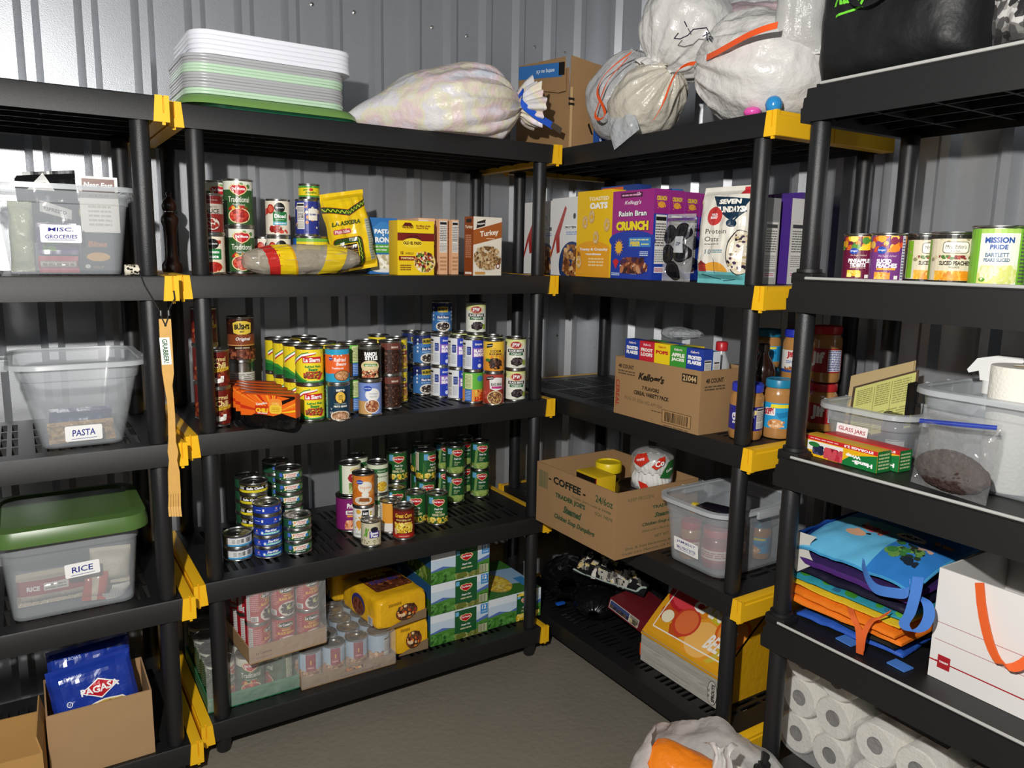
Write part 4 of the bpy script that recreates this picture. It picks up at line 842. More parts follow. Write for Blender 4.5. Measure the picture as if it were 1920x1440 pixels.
# ================================================================ boxes, trays, cartons
def carton(name, label, cat, W, D, H, loc, rz, front=None, side=None, top=None, left=None, base_c='c9b48a', group=None, m=None, bev=.0008):
    """closed printed carton: front faces -Y, width W, depth D, origin at the bottom middle of the front edge"""
    t = thing(name, label, cat, loc, rz, group)
    MB().box(-W/2, 0, 0, W/2, D, H, bev).obj('carton_body', mat('card_'+base_c, base_c, .5), t)
    if front: front(W, H).build('printed_front', plane((0, -.0004, 0), (1, 0, 0), (0, 0, 1), (0, -1, 0)), t, m=m)
    if side: side(D, H).build('printed_side', plane((W/2+.0004, D/2, 0), (0, 1, 0), (0, 0, 1), (1, 0, 0)), t, m=m)
    if left: left(D, H).build('printed_side', plane((-W/2-.0004, D/2, 0), (0, -1, 0), (0, 0, 1), (-1, 0, 0)), t, m=m)
    if top: top(W, D).build('printed_top', plane((0, D/2, H+.0004), (1, 0, 0), (0, 1, 0), (0, 0, 1)), t, m=m)
    return t
# art for cartons: x centred, y from 0 (bottom) to H; for tops both centred
def b_pastaroni(W, H):
    a = Art(); a.rect(-W/2, 0, W/2, H, '2e72b8').poly([(-W*.36, H*.5), (-W*.36, H*.82), (-.01, H*.93), (.01, H*.93), (W*.36, H*.82), (W*.36, H*.5)], '3f86c8').text('PASTA', 0, H*.76, w=W*.62, h=H*.08, c='fff', bold=.05).ell(0, H*.695, .003, .003, 'fff').text('RONI', 0, H*.61, w=W*.58, h=H*.10, c='fff', bold=.05).ell(W*.36, H*.9, .009, .009, 'a82a3c').text('BONUS', W*.36, H*.9, w=.014, c='fff')
    a.rect(-W*.5, H*.38, W*.3, H*.53, '58a83c').text('ANGEL HAIR PASTA', -W*.08, H*.49, w=W*.66, c='fff', bold=.03).text('WITH HERBS', -W*.08, H*.43, w=W*.4, c='fff', bold=.03).ell(.006, H*.09, .05, .012, 'e8e6e0').blobs(-W*.4, H*.1, W*.45, H*.35, 110, .006, ['f2ecd8', 'e3d8b8', 'faf6e8', 'cfc29a'], 3, True, 1.8).fine(-.01, H*.025, W*.45, H*.05, 1, 'cfe0f4'); return a
def b_paso(W, H):
    a = Art(); a.rect(-W/2, 0, W/2, H*.77, 'f4cf1f').rect(-W/2, H*.63, W/2, H*.77, '7a1e1a').rect(-W/2, H*.77, W/2, H, 'f6d41f').rect(-W/2, H*.765, W/2, H*.775, '3a2010')
    a.ell(-W*.22, H*.89, W*.17, H*.055, 'e8b81c').poly([(-W*.36, H*.9), (-W*.3, H*.96), (-W*.14, H*.96), (-W*.08, H*.9)], '5c1512').text('OLD EL PASO', -W*.22, H*.885, w=W*.3, h=H*.045, c='3a1c10', bold=.05).text('No-Mess Shells', W*.2, H*.91, w=W*.4, c='7a1e1a', bold=.03).text('Stand N Stay', W*.18, H*.865, w=W*.34, c='7a1e1a', bold=.03)
    a.poly([(-W*.3, H*.64), (-W*.24, H*.71), (0, H*.74), (W*.1, H*.71), (W*.14, H*.64)], '5c1512').ell(-W*.1, H*.59, W*.28, H*.09, 'f8dc3c').text('OLD EL PASO', -W*.1, H*.59, w=W*.5, h=H*.06, c='4a1c10', bold=.05).text('12', -W*.38, H*.41, h=H*.055, c='5c1512', bold=.05).text('SHELLS', -W*.18, H*.40, w=W*.22, c='7a4a1c', bold=.02).rr(-W*.47, H*.27, -.002, H*.35, .002, '8a2018').text('TOSTADA', -W*.24, H*.31, w=W*.36, h=H*.04, c='f6e8a0', bold=.05)
    a.ell(W*.24, H*.24, W*.3, H*.2, 'f2d88a').blobs(-W*.04, H*.06, W*.48, H*.44, 150, .0045, ['7a3a24', 'c23a2c', '5a8c34', 'f0d060', 'f4efe0', '3f2418', 'a8703c'], 3, True).fine(-W*.44, H*.08, -W*.14, H*.2, 3, '8a5a1c'); return a
def b_pastaback(W, H):
    a = Art(); a.rect(-W/2, 0, W/2, H, 'e8b58c').rect(-W/2, H*.35, W*.1, H*.97, 'e6dfd2').fine(-W*.45, H*.38, W*.05, H*.95, 14, '8a8272').rect(W*.12, H*.2, W/2, H*.62, 'c8a070').blobs(W*.12, H*.2, W*.5, H*.62, 30, .004, ['e8d060', '8a6a4a', '5c4a6a', 'd9b58a'], 4).fine(-W*.4, H*.06, W*.3, H*.25, 4, 'b88a60'); return a
def b_nutriside(c1='e8b58c'):
    def f(W, H):
        a = Art(); a.rect(-W/2, 0, W/2, H, c1).nutri(-W*.42, H*.40, W*.42, H*.97).fine(-W*.4, H*.06, W*.4, H*.34, 4, 'b88a60'); return a
    return f
def b_turkey(W, H):
    a = Art(); a.rect(-W/2, 0, W/2, H, 'ece6d8').poly([(-W/2, H*.52), (W/2, H*.66), (W/2, H*.93), (-W/2, H*.77)], 'a85a22').poly([(-W*.4, H*.8), (-W*.38, H*.91), (-W*.08, H*.96), (-W*.1, H*.85)], '1c1814').text('Signature', -W*.24, H*.88, w=W*.26, rot=.15, c='fff', bold=.03).text('Turkey', W*.06, H*.72, w=W*.66, h=H*.12, c='f8f2e4', bold=.03, rot=.13, shear=.1).fine(-W*.05, H*.62, W*.25, H*.65, 1, 'e8c8a8')
    a.ell(0, H*.30, W*.5, H*.225, 'dcd4c2').blobs(-W*.48, H*.1, W*.48, H*.5, 260, .0052, ['b08a5c', '8f6a40', 'c8a678', '6e4e2c', 'dcc49a'], 3, True, 1.3).ell(W*.36, H*.16, .008, .009, '7a2c1c').ell(W*.36, H*.16, .0045, .0055, 'fff').rr(-W*.46, H*.02, -W*.1, H*.065, .002, 'd09a4a'); return a
def b_turkside(W, H):
    a = Art(); a.rect(-W/2, 0, W/2, H, '8a4018').rect(-W*.3, H*.9, W*.3, H*.96, '1c1814').text('Turkey', 0, H*.82, w=W*.85, c='f0e0c8', bold=.03).fine(-W*.36, H*.30, W*.3, H*.70, 12, 'c89070').rr(-W*.4, H*.02, W*.36, H*.06, .002, 'e8ddd0'); return a
Z2 = ZS[1]+.0004
y0 = .070
P = ony(719, 500, y0+.115); carton('pasta_box', 'blue pasta side dish box beside the yellow bag', 'box', .094, .035, .178, (P.x, y0+.115, Z2), radians(-4), b_pastaroni, base_c='2e72b8')
P = ony(780, 500, y0); carton('tostada_box', 'yellow and maroon tostada shells box in the middle of the shelf', 'box', .128, .062, .168, (P.x, y0, Z2), radians(2), b_paso, base_c='e8c01f')
# three peach-coloured dinner boxes, end on
for i, (u, dy) in enumerate(((800, .05), (831, .062), (853, .070))):
    P = ony(u, 500, y0+dy); wh = ('widest view, leftmost of three', 'middle of three', 'rightmost of three')[i]
    carton('dinner_box', 'peach and white dinner box seen end-on, %s' % wh, 'box', (.058, .032, .026)[i], .16, .180, (P.x, y0+dy, Z2), radians((-1, 1, 1)[i]), (b_pastaback, b_nutriside(), b_nutriside())[i], base_c='e8b58c', group='peach dinner boxes')
P = ony(881, 500, y0); t = carton('turkey_dinner_box', 'brown and white turkey pasta dinner box, nearest the right post', 'box', .120, .046, .188, (P.x+.046, y0-.035, Z2), radians(9), b_turkey, left=b_turkside, base_c='8a4018')
# ---- 12-can cartons on the bottom shelf
Z5 = ZS[4]+.0004
def b_12(corn=False):
    def f(W, H):
        a = Art(); a.rect(-W/2, 0, W/2, H, 'c9dcec').rect(-W/2, H*.75, W/2, H, 'e6eef4').poly([(-W/2, H*.42), (-W*.3, H*.52), (-W*.1, H*.42), (W*.1, H*.55), (W*.3, H*.48), (W/2, H*.6), (W/2, 0), (-W/2, 0)], '5a74b8').poly([(-W/2, H*.38), (-W*.2, H*.44), (W*.2, H*.36), (W/2, H*.48), (W/2, 0), (-W/2, 0)], '4f8a3a').blobs(-W/2, 0, W/2, H*.34, 60, .006, ['3f7a2c', '5f9a48', '2f5c28'], 3, asp=2.)
        x = W*.10 if not corn else W*.22
        a.rect(x-W*.19, 0, x+W*.19, H*.96, '1f5a32').blobs(x-W*.2, 0, x+W*.2, H*.14, 26, .006, (['f2d23c', 'e0b424'] if corn else GB), 3, asp=1.6).logo(x, H*.68, W*.20, H*.24).text('Fresh Cut', x, H*.45, w=W*.16, c='fff', bold=.03, shear=.3).text('SWEET CORN' if corn else 'GREEN BEANS', x, H*.33, w=W*.2, c='f2e9b8', bold=.03).rect(x-W*.18, H*.78, x-W*.12, H*.92, '6fb4e0')
        if corn: a.blobs(x-W*.18, H*.86, x+W*.2, H*.98, 30, .006, CORN, 4).blobs(x-W*.2, H*.02, x+W*.25, H*.25, 60, .007, CORN, 6)
        else: a.blobs(x-W*.2, 0, x+W*.28, H*.2, 16, .009, ['8a8c4a', '6f7a34', 'a8a868', '4f5c24'], 8, asp=2.)
        if not corn: a.rect(W*.36, H*.66, W*.49, H*.98, '3f8fd0').text('12', W*.425, H*.88, h=H*.14, c='fff', bold=.03).text('CANS', W*.425, H*.73, w=W*.09, c='fff').bars(W*.33, H*.06, W*.47, H*.3, c='5a5a4a', bg='dfe6b8', n=14)
        return a
    return f
def b_12side(W, H):
    a = Art(); a.rect(-W/2, 0, W/2, H, '2c5c8c').rect(-W/2, 0, W/2, H*.5, '3f6a2c').rect(-W*.42, H*.4, -W*.28, H*.95, '3f8fd0').text('12', -W*.35, H*.75, h=H*.14, c='fff', bold=.03).blobs(-W*.5, 0, W*.4, H*.6, 30, .009, GB, 3, asp=2.); return a
def b_12top(corn):
    def f(W, D):
        a = Art(); a.rect(-W/2, -D/2, W/2, D/2, '3f7a34').poly([(-W/2, -D*.1), (W/2, -D*.3), (W/2, D*.2), (-W/2, D*.3)], '9cc0e0'); a.ell(-.02, -D*.12, .06, D*.28, 'c8a84a' if corn else '5a7a34').blobs(-.075, -D*.38, .035, D*.12, 120, .006, CORN if corn else GB, 3, True, 1.8).rect(W*.28, -D*.4, W*.45, -D*.1, '3f8fd0'); return a
    return f
H12 = .1125; W12 = .232
for i in range(3):
    carton('can_carton', 'green beans carton of twelve cans, %s of the stack of three' % ('bottom', 'middle', 'top')[i], 'carton', W12, .30, H12, (-.300+.001*i, .078, Z5+i*(H12+.0016)), radians((0, .6, -.5)[i]), b_12(), left=b_12side, top=b_12top(False), base_c='2f6a3c', group='stacked green bean cartons', m=GLOSSP)
carton('can_carton', 'sweet corn carton of twelve cans beside the green bean cartons', 'carton', W12, .30, H12, (-.064, .082, Z5+.0016), 0, b_12(True), left=b_12side, top=b_12top(True), base_c='2f6a3c', m=GLOSSP)
# ---- shrink-wrapped trays of cans
FILM = film('shrink_film', 'fff', .80, .14, .9, 22)
def tray(label, loc, rz, nx, ny, key, card, hcard, art=None, layers=1, front_rows=2, pitch=.0775, group=None, offs=lambda i, j, k: 0, gapx=0, wave=False):
    c = CANS[key]; W, D, Hh = nx*pitch+.006, ny*pitch+.006, c['h']*layers
    t = thing('tray_of_cans', label, 'tray', loc, rz, group); th = .003
    cm = mat('card_'+card, card, .7, var=.06, vscale=30)
    f = MB(); f.box(-W/2, 0, 0, W/2, D, th)
    if wave:
        pts = [(-W/2, 0), (W/2, 0), (W/2, hcard)]+[(W/2-W*(.05+.9*k/14), hcard*(.62+.30*math.cos(k*pi/3.5)*0.5)) for k in range(15)]+[(-W/2, hcard)]
        f.prism(pts, 0, th, 'y')
    else: f.box(-W/2, 0, 0, W/2, th, hcard, .0008)
    f.box(-W/2, D-th, 0, W/2, D, hcard); f.box(-W/2, th, 0, -W/2+th, D-th, hcard); f.box(W/2-th, th, 0, W/2, D-th, hcard)
    f.obj('card_tray', cm, t)
    if art: art(W, hcard).build('printed_front', plane((0, -.0005, 0), (1, 0, 0), (0, 0, 1), (0, -1, 0)), t, m=MATTE)
    # the wrap: rounded over the can tops, open dimples at the side
    mb = MB(); H = Hh+th+.0045; n = 40
    def wr(u, v):
        x = (v-.5)*(W+.004); e = .005*math.cos(v*nx*pi)**2
        a = u*4; yy, zz = (0, 0)
        if a < 1: yy, zz = -.002, .004+a*(H-.009)
        elif a < 1.5: q = (a-1)*2*pi/2; yy, zz = -.002+.006*(1-math.cos(q)), H-.005+.007*math.sin(q)
        elif a < 2.5: yy, zz = .004+(a-1.5)*(D-.008), H+.002
        elif a < 3: q = (a-2.5)*2*pi/2; yy, zz = D-.004+.006*math.sin(q), H-.005+.007*math.cos(q)
        else: yy, zz = D+.002, (4-a)*(H-.009)+.004
        nn = noise.noise(V((x*18+loc[0]*9, yy*18, zz*18)))*.004
        if zz > hcard+.004 and a < 1.2: yy += e*.7*min(1, (zz-hcard)/.02)
        return (x, yy+abs(nn)*.6 if 1.2 < a < 2.8 else yy-abs(nn)*.8, zz+abs(nn)*.5)
    mb.grid(wr, 44, nx*10).obj('shrink_wrap', FILM, t, ang=60)
    cans = []
    for k in range(layers):
        for j in range(ny):
            for i in range(nx):
                lp = V((-W/2+.003+pitch*(i+.5), .003+pitch*(j+.5)+.002, th+.0006+k*(c['h']+.0006)))
                wp = Matrix.Rotation(rz, 3, 'Z') @ lp + V(loc)
                cans.append((i, j, k, wp))
    return t, cans
def tray_label(what, i, j, k, nx, ny, layers):
    col = ('left', 'second', 'third', 'right') if nx == 4 else ('left', 'middle', 'right')
    row = ('front', 'second', 'third', 'rear')
    lay = '' if layers == 1 else ('lower layer, ', 'upper layer, ')[k]
    return '%s, %s%s column, %s row' % (what, lay, col[i], row[j])
def a_dmtray(W, H): a = Art(); a.rect(-W/2, 0, W/2, H, '2f7a50').rect(-W/2, H*.86, W/2, H, '3f8c60'); return a
pitch = .088
t, cs = tray('green card tray of pasta sauce cans in crinkled clear wrap at the bottom left', (-1.0195, .060, Z5), 0, 3, 4, 'dmtrad', '2f7a50', .045, a_dmtray, pitch=.0885)
for i, j, k, wp in cs: can('dmtrad', tray_label('green pasta sauce can in the wrapped tray', i, j, k, 3, 4, 1), wp, (66, 2, -70)[i], 'pasta sauce cans in the green tray')
def a_costray(W, H): a = Art(); a.rect(-W/2, 0, W/2, H, 'a8865e').text('La Costeña', -W*.32, H*.55, w=W*.2, c='6e2c24', bold=.03).fine(-W*.42, H*.2, -W*.22, H*.34, 1, '8a5a44'); return a
ztr = Z5+CANS['dmtrad']['h']+.014
t, cs = tray('brown card tray of red black beans cans stacked on the green tray', (-.925, .015, ztr), radians(4), 3, 3, 'costena', 'a8865e', .052, a_costray, layers=2)
for i, j, k, wp in cs: can('costena', tray_label('red black beans can in wrap', i, j, k, 3, 3, 2), wp, (40, 6, 16)[i] if k else (50, -6, 4)[i], 'red cans in the brown tray')
def a_beantray(W, H): a = Art(); a.rect(-W/2, 0, W/2, H, '9a7c58').fine(-W*.1, H*.15, W*.35, H*.3, 1, '6a4c34').blobs(-W*.05, H*.55, W*.15, H*.8, 40, .006, ['d8822c', '6a2c1c', 'e8c88a', '3c1c14'], 4); return a
t, cs = tray('brown card tray of bean cans under torn clear wrap in the middle', (-.7245, .040, Z5), 0, 4, 4, 'traybean', '9a7c58', .040, a_beantray, wave=False)
for i, j, k, wp in cs: can('traybean', tray_label('silver topped bean can in the middle tray', i, j, k, 4, 4, 1), wp, (-20, -14, -12, 120)[i], 'bean cans in the middle tray')
# ---- yellow film multipacks of brown beans
def multipack(label, loc, rz, lid=True):
    t = thing('bean_multipack', label, 'can pack', loc, rz, 'yellow bean multipacks'); W, D, H = .20, .25, .108; mb = MB()
    def f(u, v):
        a = 2*pi*u; c_, s_ = math.cos(a), math.sin(a); p = .30
        x = (abs(c_)**p)*(1 if c_ > 0 else -1)*W/2; z = (abs(s_)**p)*(1 if s_ > 0 else -1)*H/2+H/2
        y = v*D; e = min(v, 1-v)/.10
        if e < 1: q = .86+.14*math.sqrt(1-(1-e)**2); x *= q; z = H/2+(z-H/2)*q
        x *= 1-.05*(z/H); n = noise.noise(V((x*22, y*22, z*22))+V(loc)*5)*.003
        return (x+n, y, z+n*.6 if z > .02 else z)
    mb.grid(f, 64, 26, wrapu=True); mb.bm.faces.new([v for v in mb.bm.verts if abs(v.co.y) < 1e-6][:0] or sorted([v for v in mb.bm.verts if v.co.y < 1e-6], key=lambda v: math.atan2(v.co.z-H/2, v.co.x))) if False else None
    def fr(u, v):
        a = 2*pi*u; c_, s_ = math.cos(a), math.sin(a); p = .30; q = .86*v
        return ((abs(c_)**p)*(1 if c_ > 0 else -1)*W/2*q, -.004*(1-v), H/2+(abs(s_)**p)*(1 if s_ > 0 else -1)*H/2*q)
    mb.grid(fr, 64, 4, wrapu=True); mb.grid(lambda u, v: (fr(u, v)[0], D-fr(u, v)[1], fr(u, v)[2]), 64, 4, wrapu=True)
    mb.obj('yellow_film', mat('yellow_film', 'f0b81e', .25, bump=.5, bscale=25, spec=.6), t, ang=60)
    a = Art(); a.poly([(-.07, H*.02), (.088, H*.02), (.088, H*.34), (.05, H*.3), (-.03, H*.14), (-.07, H*.06)], '8a7458').ell(.01, H*.42, .042, H*.27, '5a3a26').blobs(-.03, H*.2, .05, H*.66, 60, .006, ['4a2418', 'a83c24', 'e8822c', 'f0d0a0', '6a4a34'], 3, True).fine(-.01, H*.24, .03, H*.32, 1, '3a2a1c').fine(-.06, H*.7, -.01, H*.86, 1, 'b88a14')
    a.build('printed_front', lambda x, y, o: (x, -.0052-o, y), t, m=GLOSSP)
    a = Art(); a.rr(-.065, -D*.18, .075, D*.36, .01, '6a3a24').blobs(-.06, -D*.16, .07, D*.34, 80, .007, ['5a2c1c', '8a4a2c', 'b8663c', '3c1c12'], 3).text("BUSH'S BEST", .005, .03, w=.11, h=.03, c='3c3a8a', bold=.04).text('BAKED', 0, .075, w=.07, h=.02, c='e8c84a', bold=.04)
    a.build('printed_top', lambda x, y, o: (x, D/2+y-.02, H+.0022+o), t, m=GLOSSP)
    a = Art(); a.ell(.0, H*.52, .045, H*.34, '3c3a8a').ell(.0, H*.46, .04, H*.28, '7a4a30').blobs(-.035, H*.24, .035, H*.68, 50, .006, BEANS, 3, True)
    a.bars(.07, H*.15, .10, H*.38, n=10)
    a.build('printed_side', lambda x, y, o: (-W/2*(1-.05*y/H)-.0042-o, D/2-x, y), t, dv=.02, m=GLOSSP)
    return t
multipack('yellow film pack of baked beans cans, lower front one', (-.4905, .075, Z5), 0).scale = (.70, 1, 1.11)
multipack('yellow film pack of baked beans cans, upper front one', (-.530, .052, Z5+.1245), radians(7))
multipack('yellow film pack of baked beans cans behind the upper front one', (-.590, .325, Z5+.1245), radians(3)).scale = (.90, .62, 1)
# ---------------------------------------------------------------- far left unit
BIN1 = tub('clear storage tub labelled MISC. GROCERIES on the far left unit', (-1.432, .125, ZS[1]+.0006), 0, .235, .275, .285, .330, .212)
tublabel(BIN1, .275, .330, .212, .098, -.010, .085, .042, ['MISC.', 'GROCERIES'])
def L1(x, y, z=.008): return (x, y, ZS[1]+z)
a = Art(); W, H = .085, .135; a.rect(-W/2, 0, W/2, H, 'eee9e0').rect(-W*.42, H*.72, W*.42, H*.96, '6b4238').text('Near East', 0, H*.85, w=W*.74, h=H*.09, c='fff', bold=.02, shear=.1).text('RICE PILAF', 0, H*.66, w=W*.5, c='8a8478').fine(-W*.3, H*.1, W*.3, H*.5, 5, 'b8b0a0')
t = thing('rice_pilaf_box', 'white and brown rice pilaf box sticking up out of the MISC. GROCERIES tub', 'box', L1(-1.352, .030, .105), radians(-3)); MB().box(-W/2, 0, 0, W/2, .032, H, .001).obj('carton_body', mat('card_eee9e0', 'eee9e0', .5), t); a.build('printed_front', plane((0, -.0004, 0), (1, 0, 0), (0, 0, 1), (0, -1, 0)), t)
a = Art(); W, H = .13, .17; a.rect(-W/2, 0, W/2, H, '1b1b1d').poly([(-W*.32, H*.74), (-W*.02, H*.98), (W*.12, H*.70)], 'f2f2f0').fine(-W*.14, H*.76, W*.0, H*.84, 2, '888').poly([(-W*.2, H*.42), (-W*.16, H*.58), (W*.34, H*.42), (W*.3, H*.28)], 'e4e2dc').text('ESPRESSO', W*.06, H*.42, w=W*.38, c='2a2a2a', bold=.03, rot=-.3)
pillow('coffee_bag', 'black foil espresso bag with a white label poking out of the MISC. GROCERIES tub', 'bag', W, H, .05, L1(-1.446, .090, .082), (radians(-4), radians(-6), 0), mat('black_foil', '1b1b1d', .22, spec=.8, bump=.5, bscale=25), a, seed=4)
a = Art(); W, H = .072, .115; a.rect(-W/2, 0, W/2, H, '1e2024').text('Bites', 0, H*.72, w=W*.6, c='b5672c', bold=.05, shear=.15).ell(0, H*.4, W*.42, H*.14, '4a3a24').ell(0, H*.4, W*.36, H*.11, 'd9a23c').ell(-W*.34, H*.16, .006, .006, 'cfd6c8').text('SOUP', 0, H*.14, w=W*.3, c='c8b080')
t = thing('soup_carton', 'black soup carton with a yellow bowl inside the MISC. GROCERIES tub', 'carton', L1(-1.362, .032, .006), radians(2)); MB().box(-W/2, 0, 0, W/2, .05, .098, .002).obj('carton_body', mat('card_1e2024', '1e2024', .4), t)
a2 = Art(); a2.P = [([(x, y*.85) for x, y in vs], fs, c, k) for vs, fs, c, k in a.P]; a2.build('printed_front', plane((0, -.0004, 0), (1, 0, 0), (0, 0, 1), (0, -1, 0)), t)
a = Art(); W, H = .085, .075; a.rect(-W/2, 0, W/2, H, '5b3a78').text('EDAMAME', 0, H*.6, w=W*.7, h=.013, c='e8e0f0', bold=.05, rot=-.5).blobs(-W*.4, H*.1, W*.0, H*.45, 12, .007, ['6fa03c', '8fc052'], 4)
pillow('edamame_bag', 'purple edamame bag low inside the MISC. GROCERIES tub', 'bag', W, H, .030, L1(-1.447, .034, .050), (radians(-6), 0, 0), mat('purple_film', '5b3a78', .3), a, seed=6)
a = Art(); W, H = .085, .040; a.rect(-W/2, 0, W/2, H, 'b83848').rect(-W*.45, H*.3, W*.45, H*.7, 'd8cfc0').fine(-W*.4, H*.35, W*.4, H*.65, 1, '8a7a6a')
pillow('snack_bag', 'red and cream snack bag at the bottom of the MISC. GROCERIES tub', 'bag', W, H, .035, L1(-1.447, .034, .006), 0, mat('red_film', 'b83848', .3), a, seed=7)
pillow('noodle_bag', 'clear bag of pale green noodles at the left inside the MISC. GROCERIES tub', 'bag', .050, .165, .045, L1(-1.521, .045, .008), 0, mat('noodle_film', 'b9bf94', .25, bump=.8, bscale=40, var=.35, vscale=30), seed=8)
a = Art(); W, H = .09, .075; a.blobs(-W/2, 0, W/2, H, 130, .006, ['d9c98a', 'c8b46c', 'e9dca8', 'b39a52'], 5, asp=1.6)
pillow('pasta_bag', 'bag of yellow pasta curls upper right inside the MISC. GROCERIES tub', 'bag', W, H, .04, L1(-1.362, .10, .105), 0, mat('pasta_film', 'cdbb7c', .35, var=.3, vscale=40), a, seed=9)
# binder clip and small patterned roll
t = thing('binder_clip', 'black binder clip with wire arms at the left end of the second shelf', 'clip', (-1.592, -.045, ZS[1]+.0005), radians(12))
MB().prism([(-.022, 0), (.022, 0), (.012, .022), (.008, .022), (.016, .002), (-.016, .002), (-.008, .022), (-.012, .022)], -.018, .018, 'x').obj('clip_body', mat('clip_black', '151516', .35), t).rotation_euler.z = pi/2
for s in (-1, 1): MB().tube([(s*.006-.008, 0, .021), (s*.014-.012, 0, .042), (s*.018-.004, 0, .056), (s*.018+.004, 0, .056), (s*.014+.010, 0, .042), (s*.006+.008, 0, .021)], .0009, 6).obj('wire_arm', mat('wire_steel', 'c8c8c8', .2, metal=1), t)
t = thing('patterned_roll', 'small cream roll with a dark pattern beside the left unit post', 'roll', (-1.292, -.035, ZS[1]+.0145), 0)
MB().lathe([(.005, -.020), (.0135, -.020), (.0135, .020), (.005, .020), (.005, -.020)], 24, ax='x', cap=False).obj('roll_body', mat('cream_roll', 'd8d0bc', .6), t)
a = Art(); a.blobs(-.017, -.02, .017, .02, 34, .003, ['2a2622', '5a5248'], 3); a.build('printed_pattern', lambda x, y, o: (x, -(.0136+o)*cos(y/.0135), (.0136+o)*sin(y/.0135)), t, dv=.003, m=MATTE)
# wooden back scratcher hung by a cord, marked GRABBER!
YG = -.108
def G(x, y): p = ony(x/2.88, 500+y/2.88, YG); return (p.x, p.z)
Lf = [(857, 282), (864, 420), (875, 570), (886, 640), (900, 720), (906, 800), (909, 940), (905, 1000), (912, 1045), (907, 1110), (909, 1230), (906, 1340)]
Rt = [(922, 282), (930, 420), (938, 575), (930, 640), (938, 720), (944, 800), (949, 945), (962, 1000), (955, 1045), (969, 1105), (975, 1220), (978, 1340)]
t = thing('back_scratcher', 'wooden back scratcher marked GRABBER! hanging between the two left units', 'back scratcher', (G(890, 282)[0], YG, G(890, 282)[1]))
O = G(890, 282); mb = MB(); gm = mat('bamboo', 'd8a85a', .5, var=.12, vscale=60)
A = [(G(*p)[0]-O[0], G(*p)[1]-O[1]) for p in Lf[:-1]]; B = [(G(*p)[0]-O[0], G(*p)[1]-O[1]) for p in Rt[:-1]]
for (a0, b0), (a1, b1) in zip(zip(A, B), zip(A[1:], B[1:])):
    mb.prism([a0, b0, b1, a1], -.003, .003, 'y')
a0, b0 = V(A[-1]), V(B[-1]); e = V(G(*Rt[-1]))-V(O); e0 = V(G(*Lf[-1]))-V(O)
for k in range(5):
    p0 = a0.lerp(b0, k/5+.015); p1 = a0.lerp(b0, (k+1)/5-.015); q0 = e0.lerp(e, k/5+.02); q1 = e0.lerp(e, (k+1)/5-.02); m0 = p0.lerp(q0, .6); m1 = p1.lerp(q1, .6)
    mb.prism([p0, p1, m1, m0], -.003, .003, 'y')
    mb.bm.verts.ensure_lookup_table()
    mb.face(*[(m0.x, -.003, m0.y), (m1.x, -.003, m1.y), (q1.x, -.016, q1.y), (q0.x, -.016, q0.y)]).face((m0.x, .003, m0.y), (m1.x, .003, m1.y), (q1.x, -.012, q1.y), (q0.x, -.012, q0.y)).face((q0.x, -.016, q0.y), (q1.x, -.016, q1.y), (q1.x, -.012, q1.y), (q0.x, -.012, q0.y))
mb.obj('wooden_blade', gm, t)
MB().lathe([(.0028, -.0036), (.0028, .0036)], 12, (0, 0, -.016), ax='y').obj('cord_hole', mat('hole_dark', '1a1208', .8), t)
a = Art(); a.rect(-.034, -.0115, .034, .0115, 'f1f1ee').text('GRABBER!', 0, 0, w=.060, h=.012, c='1d5a34', bold=.02)
c0 = V(G(893, 455))-V(O); a.build('paper_label', lambda x, y, o: (c0.x+y+x*.04, -.0036-o, c0.y-x), t, m=MATTE)
p1 = ony(264, 516, -.075); p2 = ony(326, 545, -.076); hx = V((O[0], YG, O[1]-.016))
def rel(q): return (q[0]-O[0], q[1]-YG, q[2]-O[1])
MB().tube([rel((p1.x-.02, -.05, ZS[1]+.004)), rel((p1.x, -.072, ZS[1]+.003)), rel((p1.x+.006, -.078, ZS[1]-.02)), rel((hx.x-.012, YG, O[1]+.022)), (-.006, -.004, 0), (0, -.004, -.016)], .0017, 6).tube([(0, -.004, -.016), (.006, -.004, 0), rel((hx.x+.010, YG, O[1]+.022)), rel((p2.x, -.080, p2.z-.02)), rel((p2.x, -.0750, p2.z))], .0017, 6).obj('black_cord', mat('cord_black', '1a1a1c', .7), t)
for s in (-1, 1): MB().lathe([(.0032, 0), (.0032, .013)], 10, (s*.009, -.002, .008)).obj('metal_crimp', TIN, t)
# pasta tub
BIN2 = tub('empty-looking clear storage tub labelled PASTA on the far left unit', (-1.425, .135, ZS[2]+.0006), 0, .180, .270, .275, .345, .218)
tublabel(BIN2, .270, .345, .218, .038, .000, .082, .040, ['PASTA'])
a = Art(); W, H = .15, .055; a.blobs(-W/2, 0, W/2, H, 160, .005, ['cfa866', 'b98f4c', 'e3c488', '9c7436'], 5, asp=1.8).rr(-.028, H*.28, .028, H*.72, .006, 'e9e3d2').text('ELBOW', 0, H*.5, w=.042, c='3c3830', bold=.03)
pillow('pasta_bag', 'clear bag of elbow pasta lying in the bottom of the PASTA tub', 'bag', W, H, .045, (-1.425, .040, ZS[2]+.006), (radians(-24), 0, radians(2)), mat('elbow_film', 'c09a58', .35, var=.3, vscale=40), a, seed=11)
pillow('pasta_bag', 'dark blue pasta bag lying behind the elbow pasta in the PASTA tub', 'bag', .145, .075, .05, (-1.425, .105, ZS[2]+.008), (radians(-20), 0, radians(-3)), mat('navy_film', '22356e', .3, bump=.4, bscale=25), seed=12)
